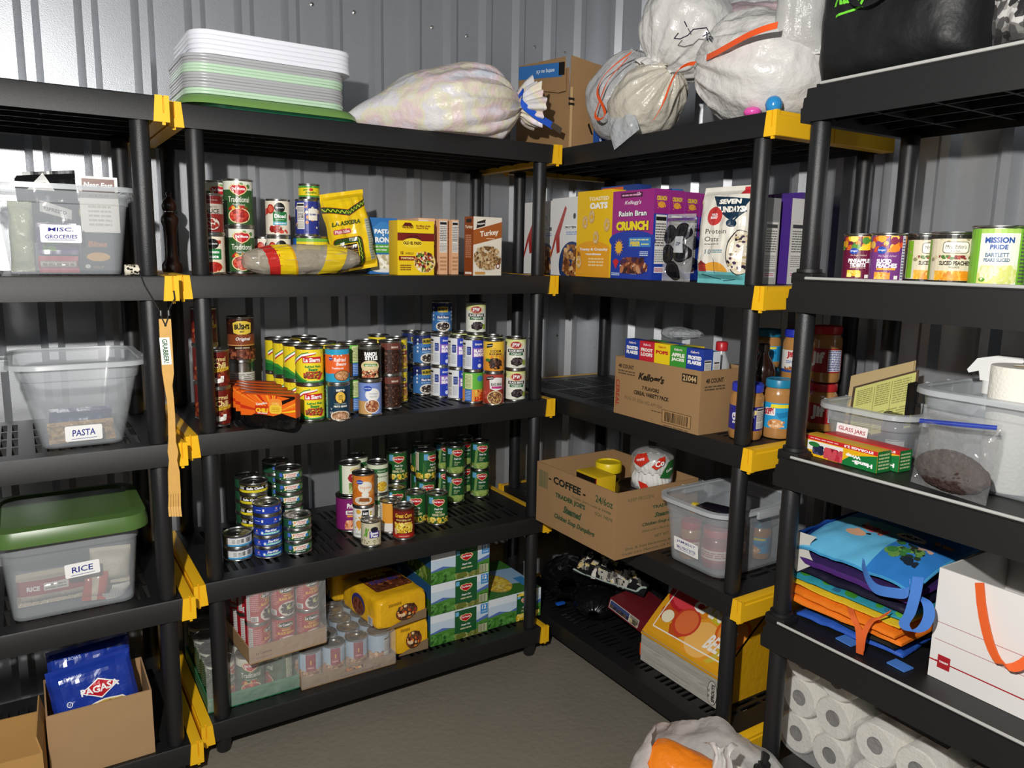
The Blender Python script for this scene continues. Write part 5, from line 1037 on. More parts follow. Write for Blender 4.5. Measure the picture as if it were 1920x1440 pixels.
# rice tub with a green lid
BIN3 = tub('clear storage tub labelled RICE with a dark green lid', (-1.472, .115, ZS[3]+.0006), 0, .275, .255, .312, .300, .220)
tublabel(BIN3, .255, .300, .220, .118, .02, .078, .038, ['RICE'], tilt=radians(2))
mb = MB(); gl = mat('green_lid_plastic', '4d6b35', .35, spec=.5)
loft(mb, [ringpts(.350, .330, .05, .226), ringpts(.354, .346, .06, .222), ringpts(.356, .350, .06, .210), ringpts(.361, .354, .06, .210), ringpts(.360, .352, .06, .228), ringpts(.352, .336, .055, .246), ringpts(.300, .284, .05, .250), ringpts(.290, .274, .05, .243)]).obj('lid', gl, BIN3)['label'] = 'dark green snap lid'
a = Art(); W, H = .165, .085; a.rect(-W/2, 0, W/2, H, 'c9bba0').rect(-W/2, H*.35, W/2, H*.78, 'a82c30').text('RICE', -W*.28, H*.55, w=.03, c='fff', bold=.05).rr(-W*.14, H*.45, W*.2, H*.68, .002, 'dcd6c8').fine(-W*.12, H*.48, W*.18, H*.64, 2, '777').blobs(-W/2, 0, W/2, H*.3, 120, .002, ['e8dcc0', 'c9b890', 'a8926a'], 3)
pillow('rice_bag', 'red and clear bag of rice lying at the left in the RICE tub', 'bag', W, H, .07, (-1.516, .062, ZS[3]+.010), (radians(-12), 0, 0), mat('rice_film', 'c8b896', .3, var=.15, vscale=90), a, seed=13)
a = Art(); W, H = .055, .075; a.rect(-W/2, 0, W/2, H, 'c8502c').poly([(-W*.1, 0), (-W*.2, H), (W*.15, H), (W*.12, 0)], 'd9cdb4')
pillow('snack_bag', 'orange and cream packet in the middle of the RICE tub', 'bag', W, H, .018, (-1.430, .016, ZS[3]+.012), (radians(-6), radians(8), 0), mat('orange_film', 'c8502c', .3), a, seed=14)
pillow('rice_bag', 'round clear bag of loose white rice at the right in the RICE tub', 'bag', .098, .10, .070, (-1.388, .058, ZS[3]+.034), (radians(-6), radians(4), 0), mat('white_rice', 'd6cbb0', .5, bump=.9, bscale=260, var=.2, vscale=300), seed=15)
t = thing('paper_plates', 'white ribbed paper dish under the round rice bag in the RICE tub', 'plate', (-1.388, .052, ZS[3]+.006)); mb = MB()
mb.grid(lambda u, v: ((.036+.012*v+.0012*cos(40*2*pi*u)*v)*cos(2*pi*u), (.036+.012*v+.0012*cos(40*2*pi*u)*v)*sin(2*pi*u), .022*v), 160, 3, wrapu=True); mb.lathe([(.036, 0), (0, 0)], 40, cap=False); mb.obj('ribbed_dish', mat('paper_white', 'e6e3da', .6), t)
# cardboard box with pasta bags, second open box
def open_box(label, loc, rz, W, D, H, flaps=(0, 0, 0, 0), th=.004, art=None, sart=None, fa=(100,)*4, name='cardboard_box', m=None, flen=None, lart=None):
    """front faces -Y, origin at middle of the bottom front edge; flaps: front,right,back,left lengths with opening angle fa (0 = up)"""
    t = thing(name, label, 'box', loc, rz); mb = MB()
    mb.box(-W/2, 0, 0, W/2, D, th).box(-W/2, 0, th, W/2, th, H).box(-W/2, D-th, th, W/2, D, H).box(-W/2, th, th, -W/2+th, D-th, H).box(W/2-th, th, th, W/2, D-th, H)
    mb.obj('box_body', m or CARD, t, smooth=False)
    for i, L in enumerate(flaps):
        if not L: continue
        f = MB()
        if i in (0, 2): f.box(-W/2+.002, 0, 0, W/2-.002, th*.8, L)
        else: f.box(-D/2+.002, 0, 0, D/2-.002, th*.8, L)
        o = f.obj('flap', m or CARD, t, smooth=False); a = radians(fa[i])
        o.location = ((0, 0, H), (W/2, D/2, H), (0, D, H), (-W/2, D/2, H))[i]; o.rotation_euler = (a, 0, (0, pi/2, pi, -pi/2)[i])
    if art: art.build('printed_front', plane((0, -.0005, 0), (1, 0, 0), (0, 0, 1), (0, -1, 0)), t, m=MATTE)
    if sart: sart.build('printed_side', plane((W/2+.0005, D/2, 0), (0, 1, 0), (0, 0, 1), (1, 0, 0)), t, m=MATTE)
    if lart: lart.build('printed_side', plane((-W/2-.0005, D/2, 0), (0, -1, 0), (0, 0, 1), (-1, 0, 0)), t, m=MATTE)
    return t
Z5b = ZS[4]+.0006
open_box('plain cardboard box holding blue pasta bags on the bottom left shelf', (-1.437, -.052, Z5b), radians(0), .244, .20, .185, flaps=(0, .0, 0, .0), m=mat('cardboard_light', 'ac8b66', .8, spec=.15, var=.06, vscale=20))
open_box('open cardboard box with raised flaps cut off at the lower left', (-1.655, -.170, Z5b-.0), radians(-3), .17, .20, .165, flaps=(0, .045, 0, 0), fa=(0, -12, 0, 0), m=mat('cardboard_tan', 'b48a52', .8, spec=.15, var=.08, vscale=12))
def a_pagasa(W, H):
    a = Art(); a.rect(-W/2, 0, W/2, H, '1c3796').poly([(-W*.34, 0), (-W*.3, H*.25), (-W*.12, H*.42), (W*.1, H*.46), (W*.32, H*.42), (W*.44, H*.28), (W*.46, 0)], 'e8e2d0').poly([(-W*.33, 0), (-W*.29, H*.24), (-W*.11, H*.40), (W*.1, H*.44), (W*.31, H*.40), (W*.43, H*.27), (W*.45, 0)], 'c09a3c').blobs(-W*.3, 0, W*.43, H*.42, 190, .0055, ['d9b44c', 'b58d30', 'edd080', '8f6c22'], 5, True, 1.7)
    a.poly([(-W*.16, H*.62), (W*.08, H*.76), (W*.32, H*.62), (W*.08, H*.48)], 'fff').poly([(-W*.14, H*.62), (W*.08, H*.74), (W*.30, H*.62), (W*.08, H*.50)], 'c41f30').text('PAGASA', W*.08, H*.62, w=W*.46, h=H*.10, c='fff', bold=.03).ell(-W*.3, H*.52, .007, .007, 'fff').ell(-W*.3, H*.52, .0055, .0055, '1c3796').text('U', -W*.3, H*.52, h=.006, c='fff').text('ELBOWS', -W*.2, H*.86, w=W*.2, c='c9d4f4')
    return a
W, H = .198, .19
pb = mat('pagasa_film', '1c3796', .2, spec=.7, bump=.4, bscale=25)
t = pillow('pasta_bag', 'front blue pasta bag with a red diamond badge in the plain box', 'bag', W, H, .06, (-1.436, -.006, ZS[4]+.085), (radians(-12), radians(-6), 0), pb, a_pagasa(W, H), seed=21, group='blue elbow pasta bags')
pillow('pasta_bag', 'rear blue pasta bag with a red diamond badge in the plain box', 'bag', W, H, .06, (-1.438, .066, ZS[4]+.105), (radians(-10), radians(-4), 0), pb, a_pagasa(W, H), seed=22, group='blue elbow pasta bags')
# ---- yellow bag, clear tostada bag and pepper mill on the second shelf
W, H = .136, .240; a = Art(); a.rect(-W/2, 0, W/2, H, 'f2cc1c')
def zig(y0, y1, x0, x1):
    a.poly([(x0, y0-.010), (x1, y1-.010), (x1, y1+.010), (x0, y0+.010)], 'b8402c').poly([(x0, y0-.0085), (x1, y1-.0085), (x1, y1+.0085), (x0, y0+.0085)], '2c4a1c')
    n = int(abs(x1-x0)/.006); 
    for i in range(n):
        t0, t1 = i/n, (i+1)/n; f = lambda q, s_: (x0+(x1-x0)*q, y0+(y1-y0)*q+s_); a.line(*f(t0, -.005 if i % 2 else .005), *f(t1, .005 if i % 2 else -.005), .0022, 'c8d83c')
zig(H*.80, H*.72, -W/2, 0); zig(H*.72, H*.84, 0, W/2)
a.text('LA ASKERA', -W*.10, H*.60, w=W*.66, h=H*.055, c='4a5a1c', bold=.05, shear=.2).rr(-W*.42, H*.47, -W*.02, H*.53, .004, 'c85a5c').text('Pico Salsa', -W*.22, H*.50, w=W*.34, c='f8e8e8', bold=.03)
a.rr(-W*.46, H*.03, W*.20, H*.42, .012, 'b8402c').rr(-W*.45, H*.035, W*.19, H*.415, .012, '2c4a1c').rect(-W*.45, H*.09, W*.07, H*.345, 'f2cc1c').rect(-W*.44, H*.10, W*.05, H*.335, '2a1a10')
for i in range(9): y = H*(.115+.024*i); a.line(-W*.43, y, W*.04, y+.004*math.sin(i*2), .0030, ['8a6a3c', '6a4a24', 'a8864c'][i % 3])
for k in range(12): a.line(W*.10+.004*(k % 2), H*(.06+.028*k), W*.10+.004*((k+1) % 2), H*(.06+.028*(k+1)), .002, 'c8d83c')
a.rect(W*.33, H*.10, W*.44, H*.62, 'a9b0a4').fine(W*.34, H*.11, W*.43, H*.61, 16, '7a8078')
pillow('noodle_bag', 'tall bright yellow bag with green zigzag borders and a window', 'bag', W, H, .075, (-.642, .140, ZS[1]+.0135), (radians(-4), radians(-10), radians(-6)), mat('yellow_bag_film', 'f2cc1c', .28, spec=.6, bump=.3, bscale=20), a, seed=81, wr=.010, sq=4.)
L_ = .345; t = thing('tostada_bag', 'clear bag with red and yellow bands lying in front of the cans', 'bag', (-1.005, .055, ZS[1]+.0012), radians(4)); mb = MB()
def fbag(u, v, o=0):
    a_ = 2*pi*u; x = v*L_; r = 1-abs(2*v-1)**4*.55; n = .004*noise.noise(V((cos(a_)*3, v*9, sin(a_)*3)))+.0025*noise.noise(V((cos(a_)*9, v*6, sin(a_)*9)))
    z = .041*r*(1+.10*math.sin(v*4))*math.sin(a_); return (x, (.040*r+n+o)*cos(a_), max(.0004, .039+z+n+o*math.sin(a_)+.010*(v-.2)))
mb.grid(fbag, 48, 44, wrapu=True); mb.grid(lambda u, v: (fbag(u, 1)[0]+.0, fbag(u, 1)[1]*v, .03+(fbag(u, 1)[2]-.03)*v), 48, 3, wrapu=True).grid(lambda u, v: (0, fbag(u, 0)[1]*v, .03+(fbag(u, 0)[2]-.03)*v), 48, 3, wrapu=True)
mb.obj('clear_film', film('tostada_film', 'c9c0ae', .45, .12, .8, 26), t, ang=70)
a = Art()
for x0, x1, sh, c in ((.050, .085, .02, 'c02c28'), (.080, .125, .02, 'f0cc1c'), (.125, .131, .02, 'd8a01c'), (.235, .300, -.03, 'e8c828')): a.poly([(x0-sh*.6, -.085), (x1-sh*.6, -.085), (x1+sh, .06), (x0+sh, .06)], c)
a.build('printed_band', lambda x, y, o: fbag((1.5*pi+y/.042-.9)/(2*pi)+(-.12), x/L_, .0009+o), t, du=L_/44, dv=.042*2*pi/48, m=GLOSSP)
MB().grid(lambda u, v: (.05+.24*v, .026*cos(2*pi*u)*(1-abs(2*v-1)**5*.4), .036+.026*math.sin(2*pi*u)*(1-abs(2*v-1)**5*.4)+.006*v), 24, 16, wrapu=True).obj('tan_contents', mat('tostada_tan', '9c8460', .7, var=.35, vscale=30, bump=.8, bscale=60), t)
t = thing('pepper_mill', 'dark turned wooden pepper mill standing behind the left post', 'pepper mill', (-1.150, .300, ZS[1]+.0004))
MB().lathe([(.026, 0), (.028, .006), (.028, .022), (.020, .034), (.017, .055), (.016, .10), (.019, .128), (.024, .145), (.024, .158), (.017, .168), (.013, .172), (.019, .180), (.021, .192), (.016, .206), (.007, .214), (.006, .220), (.008, .226), (0, .232)], 32).obj('wooden_body', mat('dark_turned_wood', '2e1a12', .3, spec=.5), t)
MB().lathe([(.0155, .1725), (.0155, .1765)], 24).obj('metal_ring', TIN, t)
# ================================================================ top shelves
ZT = ZS[0]+.0006
def lid_mesh(W, D, h, r, m):
    mb = MB(); loft(mb, [ringpts(W-.002, D-.002, r-.001, 0), ringpts(W, D, r, h*.12), ringpts(W, D, r, h*.86), ringpts(W-.002, D-.002, r-.001, h), ringpts(W-.030, D-.030, r-.012, h*.97), ringpts(W-.036, D-.036, r-.014, h*.6)])
    return mb.mesh('lid_panel', m, ang=50)
LC = (-.905, .195)
def lid(me, label, x, y, z, rz=0, group=None):
    o = link('bin_lid', me); o.location = (x, y, z); o.rotation_euler.z = rz; return tag(o, label, 'lid', group)
dk = mat('lid_olive', '6e9450', .32, spec=.5); z = ZT
lid(lid_mesh(.44, .30, .010, .06, mat('lid_teal', '1f7a5c', .4)), 'dark teal lid at the very bottom of the lid stack', LC[0]+.034, .205, z); z += .0102
mb = MB(); loft(mb, [ringpts(.470, .33, .06, 0), ringpts(.490, .35, .07, .001), ringpts(.486, .346, .07, .012), ringpts(.462, .322, .065, .024), ringpts(.43, .29, .06, .026), ringpts(.42, .28, .06, .020)])
lid(mb.mesh('lid_panel', dk, ang=50), 'large olive green lid under the clear lids', LC[0], .195, z, radians(.8)); z += .0263
mg = mat('lid_clear_grey', 'b7b9bc', .3, spec=.5, trans=.12); mm = mat('lid_mint', 'c4e2c6', .3, spec=.5, trans=.08); mw = mat('lid_white', 'eceef8', .32, spec=.5)
lg, lm = lid_mesh(.436, .300, .0074, .06, mg), lid_mesh(.436, .300, .0074, .06, mm); R = random.Random(5)
cols_ = 'mmgggggmmmggg'
cnt = {'m': 0, 'g': 0}; ordn = ('lowest', 'second', 'third', 'fourth', 'fifth', 'sixth', 'seventh', 'eighth', 'ninth')
for i, c in enumerate(cols_):
    lid(lm if c == 'm' else lg, '%s lid, %s of its colour counting up the lid stack' % ('pale mint green' if c == 'm' else 'translucent grey', ordn[cnt[c]]), LC[0]-.012+R.uniform(-.0015, .0015), .185+R.uniform(-.0015, .0015), z, radians(R.uniform(-.3, .3)), 'clear and mint lids'); cnt[c] += 1; z += .0077
lw = lid_mesh(.440, .300, .0115, .055, mw)
for i in range(5): lid(lw, 'white lid, %s of the five on top of the lid stack' % ('lowest', 'second', 'middle', 'fourth', 'topmost')[i], LC[0]+.006+R.uniform(-.001, .001), .182, z, radians(.5+R.uniform(-.2, .2)), 'white lids'); z += .0119
# ---- drawstring bags
def gbag(name, label, e0, e1, ra, rb, m, seed=1, folds=13, flare=.0, zmin=None, peak=.45, fat=.5, wr=.012, neck=.10, cat='bag', nu=96, nv=56, xmin=None, fl_len=.12):
    """sack from closed end e0 to knot e1; ra = half width sideways, rb = half height"""
    t = thing(name, label, cat, tuple(e0)); A = V(e0); Bv = V(e1); ax = (Bv-A); L = ax.length; ax.normalize()
    s = ax.cross(V((0, 0, 1))); s = s.normalized() if s.length > .05 else V((1, 0, 0)); up = s.cross(ax).normalized(); sd = V((seed*5.3, seed*2.9, seed*8.1)); mb = MB()
    ve = 1/(1+(fl_len if flare else 0))
    def f(u, v):
        a = 2*pi*u; q = v/ve
        if q <= 1:
            r = (max(0, math.sin(pi*min(1, q**peak))))**fat if q < 1 else 0
            r = max(r, neck*q**3); d = q*L
        else:
            k = (v-ve)/(1-ve); r = neck+(flare-neck)*k**.6; d = L+k*L*fl_len*.9
        fo = q**3*.10*math.cos(folds*a+3*noise.noise(V((0, 0, q*3))+sd))+(q**6)*.10*math.cos((folds*2+3)*a)
        if q > 1: fo = .10*math.cos(folds*a)+.08*math.cos(7*a+1)+.12*noise.noise(V((cos(a)*2, sin(a)*2, q*6))+sd)
        r2 = r*(1+fo)
        p = A+ax*d+s*(cos(a)*ra*r2)+up*(sin(a)*rb*r2)
        c = 1-abs(noise.noise(p*13+sd))*2; c2 = 1-abs(noise.noise(V((p.x*30, p.y*30, p.z*14))+sd))*2
        p = p+(s*cos(a)+up*sin(a))*(wr*(noise.noise(p*6+sd)*1.6+.45*c+.22*c2))*min(1, r*1.6)
        if zmin is not None and p.z < zmin: p.z = zmin+.0002
        if xmin is not None and p.x < xmin: p.x = xmin
        return p-A
    mb.grid(f, nu, nv, wrapu=True); mb.obj('bag_film', m, t, ang=75)
    return t
def bagmat(name, col, rough=.33, var=0., transl=.25, bump=.5, bscale=28, tints=None, trans=0.):
    m = mat(name, col, rough, spec=.55, bump=bump, bscale=bscale, var=var, vscale=6, transl=transl, trans=trans)
    if tints and 'tinted' not in m:
        nt = m.node_tree; N = nt.nodes; b = N['Principled BSDF']; tx = N.new('ShaderNodeTexNoise'); tx.inputs['Scale'].default_value = 11; cr = N.new('ShaderNodeValToRGB'); tc = N.new('ShaderNodeTexCoord')
        cr.color_ramp.elements[0].color = (*lin(tints[0]), 1); cr.color_ramp.elements[0].position = .3; cr.color_ramp.elements[1].color = (*lin(tints[-1]), 1); cr.color_ramp.elements[1].position = .7
        for i, c in enumerate(tints[1:-1]): e = cr.color_ramp.elements.new(.3+.4*(i+1)/(len(tints)-1)); e.color = (*lin(c), 1)
        nt.links.new(tc.outputs['Object'], tx.inputs[0]); nt.links.new(tx.outputs[0], cr.inputs[0]); nt.links.new(cr.outputs[0], b.inputs['Base Color']); m['tinted'] = 1
    return m
WB = bagmat('white_bag_film', 'e9e7e4', .30, bump=.6, bscale=38, transl=.15); GB_ = bagmat('grey_bag_film', 'cfd0d2', .28, trans=.12, bump=.6, bscale=45, transl=.15); BEI = bagmat('beige_bag_film', 'd8d2c4', .30, var=.12, bump=.6, bscale=40, transl=.12)
PAST = bagmat('pastel_bag_film', 'ecebea', .36, bump=.35, bscale=60, transl=.15, tints=['dfe6f2', 'eee6ee', 'f2d9dc', 'f0ecd0', 'ece9f2', 'f4f2f0'])
ORA = mat('orange_drawstring', 'ee5a24', .35, spec=.5); BLU = mat('blue_drawstring', '1d55c8', .3, spec=.6)
kb = V((-.110, .045, 1.945))
t = gbag('drawstring_bag', 'big white bag full of pastel plastic eggs with a blue tie', (-.660, .20, 1.870), kb, .19, .132, PAST, seed=3, zmin=ZT, flare=.56, peak=1.45, fat=.62, neck=.26, wr=.011, folds=17, fl_len=.10)
def strap(root, name, pts, wid, m, th=.0014, label=None):
    o = V(root.location); P = [V(p)-o for p in pts]; Q = []
    for i in range(len(P)-1):
        p0, p1, p2, p3 = P[max(i-1, 0)], P[i], P[i+1], P[min(i+2, len(P)-1)]
        for k in range(5): s_ = k/5; Q.append(.5*((2*p1)+(p2-p0)*s_+(2*p0-5*p1+4*p2-p3)*s_*s_+(3*p1-p0-3*p2+p3)*s_**3))
    Q.append(P[-1]); ob = MB().ribbon(Q, wid, th).obj(name, m, root, ang=60)
    if label: ob['label'] = label
    return ob
Y0 = .015
strap(t, 'drawstring', [ony(u, v, y) for u, v, y in ((966, 193, .03), (975, 178, -.0), (980, 172, .0), (978, 192, -.01), (990, 205, -.02), (1010, 220, -.03), (1036, 236, -.035))], (.006, 0, .022), BLU, label='blue plastic drawstring')
strap(t, 'drawstring_end', [ony(u, v, -.036) for u, v in ((1034, 234), (1044, 240), (1052, 246))], (.008, 0, .018), mat('tape_brown', '4a4236', .6), label='dark brown taped end')
# ---- delivery box in the corner of the top shelf
CX, CY, CZ = .082, .030, ZT
t = thing('cardboard_box', 'tall cardboard delivery box marked 120 in the corner of the top shelf', 'box', (CX, CY, CZ)); W, D, H = .265, .33, .300
mb = MB(); mb.box(0, 0, 0, W, D, .004).prism([(0, .004), (W, .004), (W, H-.03), (.004, H)], 0, .004, 'y').box(0, D-.004, .004, W, D, H*.8).box(W-.004, .004, .004, W, D-.004, H*.8)
mb.prism([(.006, .004), (D-.004, .004), (D-.004, H*.76), (.010, H*.88)], 0, .004, 'x'); mb.obj('box_body', CARD, t, smooth=False)
MB().prism([(.012, H*.62), (.05, H*.62), (D-.03, H*.80), (D-.03, H*1.06), (.016, H*.99)], -.012, -.008, 'x').obj('flap', CARD, t, smooth=False)
TB = '2f62b4'; a = Art(); a.text('120', W*.62, H*.60, w=.048, h=.036, c='1c1a18', rot=pi).rect(W*.40, 0, W*.66, H*.44, '2c55a4').poly([(W*.36, H*.18), (W*.30, H*.28), (W*.325, H*.30), (W*.40, H*.17)], '1c1a18').poly([(W*.66, H*.10), (W*.80, H*.12), (W*.80, H*.16), (W*.66, H*.14)], '1c1a18').text("It's on prime", W*.52, H*.19, w=.105, h=.017, c='e4ecf8', bold=.04, rot=pi/2)
a.build('printed_front', plane((0, -.0005, 0), (1, 0, 0), (0, 0, 1), (0, -1, 0)), t, m=MATTE)
a = Art(); a.rect(.03, H*.845, D-.03, H*1.0, '3a78bd').rect(.016, H*.86, .05, H*1.0, '1c1a1c').text("it's on prime", .13, H*.92, w=.11, h=.018, c='d8e6f4', bold=.03, rot=pi)
a.build('printed_tape', lambda x, y, o: (-.0125-o, x, y+.04*(x-.03)/D-.018), t, m=MATTE)
MB().box(.002, -.0045, 0, .010, -.0005, H*.66).obj('loose_edge', mat('card_edge', 'caa878', .8), t)
for k in (0, 1): MB().box(-.008, -.0055, H*(.52-.055*k), .016, -.0045, H*(.545-.055*k)).obj('black_mark', mat('ink_black', '161616', .6), t)
# ---- the heap of white bags over the corner unit
def X_(u, v, x): return onx(u, v, x)
t = gbag('drawstring_bag', 'greyish white bag with an orange loop, leftmost of the bag heap', X_(1142, 262, .22), X_(1200, 96, .22), .125, .105, GB_, seed=5, zmin=ZT, peak=.9, flare=0, neck=.2, fat=.45)
strap(t, 'drawstring', [X_(u, v, x) for u, v, x in ((1184, 98, .09), (1150, 124, .075), (1127, 150, .068), (1120, 175, .065), (1131, 200, .062), (1134, 216, .062), (1124, 224, .062), (1116, 216, .062), (1121, 198, .062), (1128, 180, .065), (1142, 148, .075), (1178, 108, .09))], (0, -.008, .007), ORA, label='orange plastic drawstring')
strap(t, 'drawstring', [X_(u, v, .07) for u, v in ((1154, 176), (1168, 170), (1182, 162))], (0, -.004, .014), ORA, label='orange plastic drawstring')
gbag('drawstring_bag', 'lumpy beige-white bag low in the middle of the bag heap', X_(1172, 238, .17), X_(1262, 130, .15), .115, .10, BEI, seed=6, zmin=ZT, peak=.8, neck=.25, fat=.42)
t = gbag('drawstring_bag', 'white bag with black pen scribbles on top of the bag heap', X_(1350, -15, .30), X_(1236, 130, .17), .165, .15, WB, seed=7, peak=1.0, neck=.30, flare=.45, fat=.5, wr=.014)
o = V(t.location)
for i, pts in enumerate((((1264, 72), (1275, 73), (1290, 66), (1300, 55), (1325, 52), (1330, 62), (1318, 68)), ((1325, 60), (1326, 76)), ((1330, 68), (1336, 70), (1334, 76), (1329, 72)), ((1264, 72), (1272, 62)), ((1283, 40), (1288, 50)))):
    MB().tube([X_(u, v, .045)-o for u, v in pts], .0016, 5).obj('pen_mark', mat('pen_navy', '1c1d38', .6), t)
t = gbag('drawstring_bag', 'largest white bag with two orange straps at the front of the heap', X_(1585, 170, .36), X_(1312, 112, .15), .205, .150, WB, seed=9, zmin=ZT, peak=1.0, neck=.22, fat=.42, wr=.011)
strap(t, 'drawstring', [X_(u, v, x) for u, v, x in ((1303, 119, .06), (1288, 121, .045), (1270, 133, .03), (1256, 160, .022), (1243, 195, .025), (1225, 226, .03))], [(0, -.011, .008)]*26, ORA, label='orange plastic drawstring')
strap(t, 'drawstring', [X_(u, v, x) for u, v, x in ((1325, 108, .04), (1345, 98, .03), (1395, 70, .02), (1430, 55, .02), (1458, 47, .03))], (0, -.002, .015), ORA, label='orange plastic drawstring')
gbag('plastic_bag', 'thin white bag tied up behind the big bags, touching the pink one', X_(1400, 60, .44), X_(1450, -30, .42), .10, .09, GB_, seed=12, peak=.6, neck=.2, flare=.5)
gbag('plastic_bag', 'pale pink bag lying behind the largest white bag', X_(1350, 85, .38), X_(1500, 35, .40), .12, .10, bagmat('pink_bag_film', 'd9c2c8', .3), seed=13, peak=.6, neck=.3, zmin=ZT)
# bubble wrap pouch standing at the right of the heap
a = Art()
t = pillow('bubble_wrap', 'clear bubble wrap bundle standing right of the bag heap', 'bag', .12, .26, .08, tuple(X_(1495, 105, .16)), (0, 0, -pi/3), bagmat('bubble_film', 'dcdcda', .2, bump=1., bscale=150, trans=.25), seed=16)
pillow('plastic_bag', 'flat clear plastic bag corner hanging over the front shelf edge', 'bag', .11, .13, .02, tuple(X_(1175, 262, .060)), (radians(-8), radians(-28), -pi/2+.15), bagmat('clear_corner', 'd5dade', .18, trans=.25, bump=.8, bscale=60), seed=17, sq=2.)
for nm, u, x, yy, c, k, l in (('plastic_egg', 1411, .105, 0, 'e858b0', .6, 'half of a pink plastic egg near the yellow shelf end'), ('plastic_egg', 1450, .105, 0, '2f8fd0', 1., 'blue plastic egg standing beside the yellow shelf end')):
    p = X_(u, 206, x); t = thing(nm, l, 'egg', (x, p.y, ZT)); H = .043*k
    MB().lathe([(.0, 0)]+[(.0205*math.sin(pi*q/10)**.8*(1 if k == 1 else 1.1), H*(1-cos(pi*q/10))/2) for q in range(1, 10)]+[(0, H)], 28, cap=False).obj('shell', mat('egg_'+c, c, .2, spec=.6), t)
    MB().lathe([(.0208, H*.48), (.0212, H*.5), (.0208, H*.54)], 28, cap=False).obj('seam', mat('egg_'+c, c, .2, spec=.6), t)
# ---- black tote and picture bag on the right-hand unit
ZTD = ZD[0]+.0066
a = Art(); W, H = .37, .34; a.text("Raley's", -W*.17, H*.52, w=.11, h=.05, c='6fcf3a', bold=.03, shear=.25).poly([(-W*.30, H*.41), (-W*.02, H*.445), (-W*.02, H*.46), (-W*.30, H*.425)], '6fcf3a')
TM = mat('tote_black', '18191b', .5, spec=.35, bump=.25, bscale=40)
t = pillow('tote_bag', 'black reusable tote with green lettering on the right-hand top shelf', 'bag', W, H, .17, (.100, -1.140, ZTD), (0, 0, -pi/2), TM, a, seed=18, wr=.006, am=MATTE, sq=6., crimp=0.001)
strap(t, 'handle', [V(t.location)+V(q) for q in ((-.100, .10, .36), (-.108, .095, .25), (-.112, .05, .155), (-.113, .015, .140), (-.112, -.03, .17), (-.108, -.07, .26), (-.10, -.075, .36))], (.0, .022, .006), TM, .003).matrix_parent_inverse = Matrix.Rotation(pi/2, 4, 'Z')
a = Art(); W, H = .22, .26; a.rect(-W/2, 0, W/2, H, 'b9b7b4').poly([(-W/2, 0), (-W/2, H*.30), (-W*.2, H*.18), (0, H*.42), (W*.2, H*.36), (W/2, H*.4), (W/2, 0)], '6f6d6a').blobs(-W*.5, 0, -W*.05, H*.42, 60, .007, ['2c2b2c', '4a4848', '8c8a88'], 5, asp=2.).blobs(0, 0, W*.5, H*.35, 30, .012, ['7a7876', '8f8c8a', '5f5d5c'], 7)
pillow('printed_bag', 'glossy grey and white picture bag at the top right corner', 'bag', W, H, .09, (.075, -1.447, ZTD), (0, 0, -pi/2), mat('grey_picture_film', 'b9b7b4', .2), a, seed=19, sq=5.)
pillow('plastic_bag', 'narrow red and blue bag squeezed between the tote and picture bag', 'bag', .022, .075, .02, (.120, -1.332, ZTD), (0, 0, -pi/2), mat('redblue_film', '2c5cae', .3, var=.5), seed=20)
# ================================================================ corner unit contents
ZC2, ZC3, ZC4, ZC5 = [z+.0006 for z in ZS[1:5]]
def flakes(a, x0, y0, x1, y1, n=70, s=.007, cols=('a8703c', 'c8955c', '8a5228', 'e0b880', '6b3a1c'), seed=4, ell=True): return a.blobs(x0, y0, x1, y1, n, s, list(cols), seed, ell, 1.6)
def c_raisin(W, H):
    a = Art(); a.rect(-W/2, 0, W/2, H, '2340a8').rect(-W/2, H*.50, W/2, H, 'a02c84').ell(0, H*.44, W*.56, H*.11, '2340a8', 40).rect(-W*.30, H*.92, W*.22, H*.975, '4a1838').fine(-W*.27, H*.93, W*.18, H*.965, 1, 'e8a8d0').text('17g', W*.14, H*.948, w=.018, c='e8c8e0', bold=.04)
    a.text("Kellogg's", 0, H*.86, w=W*.40, h=H*.055, c='f4e8f0', bold=.02, shear=.25).text('Raisin Bran', .002, H*.74, w=W*.68, h=H*.062, c='1a1430', bold=.09).text('Raisin Bran', 0, H*.742, w=W*.67, h=H*.06, c='fff', bold=.03).text('CRUNCH', .002, H*.60, w=W*.80, h=H*.115, c='5a1850', bold=.12).text('CRUNCH', 0, H*.603, w=W*.78, h=H*.105, c='f7e02c', bold=.07)
    a.rect(-W*.06, H*.365, W*.46, H*.47, '3f86d0').text('FIBER', W*.10, H*.40, w=W*.24, c='f2d838', bold=.05).fine(-W*.03, H*.43, W*.42, H*.46, 1, 'e8e8a0').fine(W*.24, H*.38, W*.42, H*.41, 1, 'e8e8a0')
    # a plain smiling sun shape is left out: only rays of gold
    for k in range(14): an = 2*pi*k/14; a.poly([(-W*.30+.012*cos(an-.2), H*.36+.014*sin(an-.2)), (-W*.30+.024*cos(an), H*.36+.028*sin(an)), (-W*.30+.012*cos(an+.2), H*.36+.014*sin(an+.2))], 'f2a82c')
    a.ell(-W*.30, H*.36, .015, .018, 'f0b838').poly([(-W*.44, H*.2), (-W*.36, H*.23), (-W*.28, H*.2), (-W*.36, H*.11)], 'd02c34').ell(W*.08, H*.14, W*.34, H*.085, 'e8e0e8').fine(W*.22, H*.26, W*.42, H*.32, 3, 'cfe0f8').fine(-W*.46, H*.03, -W*.25, H*.07, 2, 'cfe0f8')
    return flakes(a, -W*.25, H*.06, W*.42, H*.25, 90, .008, ('8a4a34', 'b5734c', '6e3424', 'd8a078', '3f2428', '4a2c4c'))
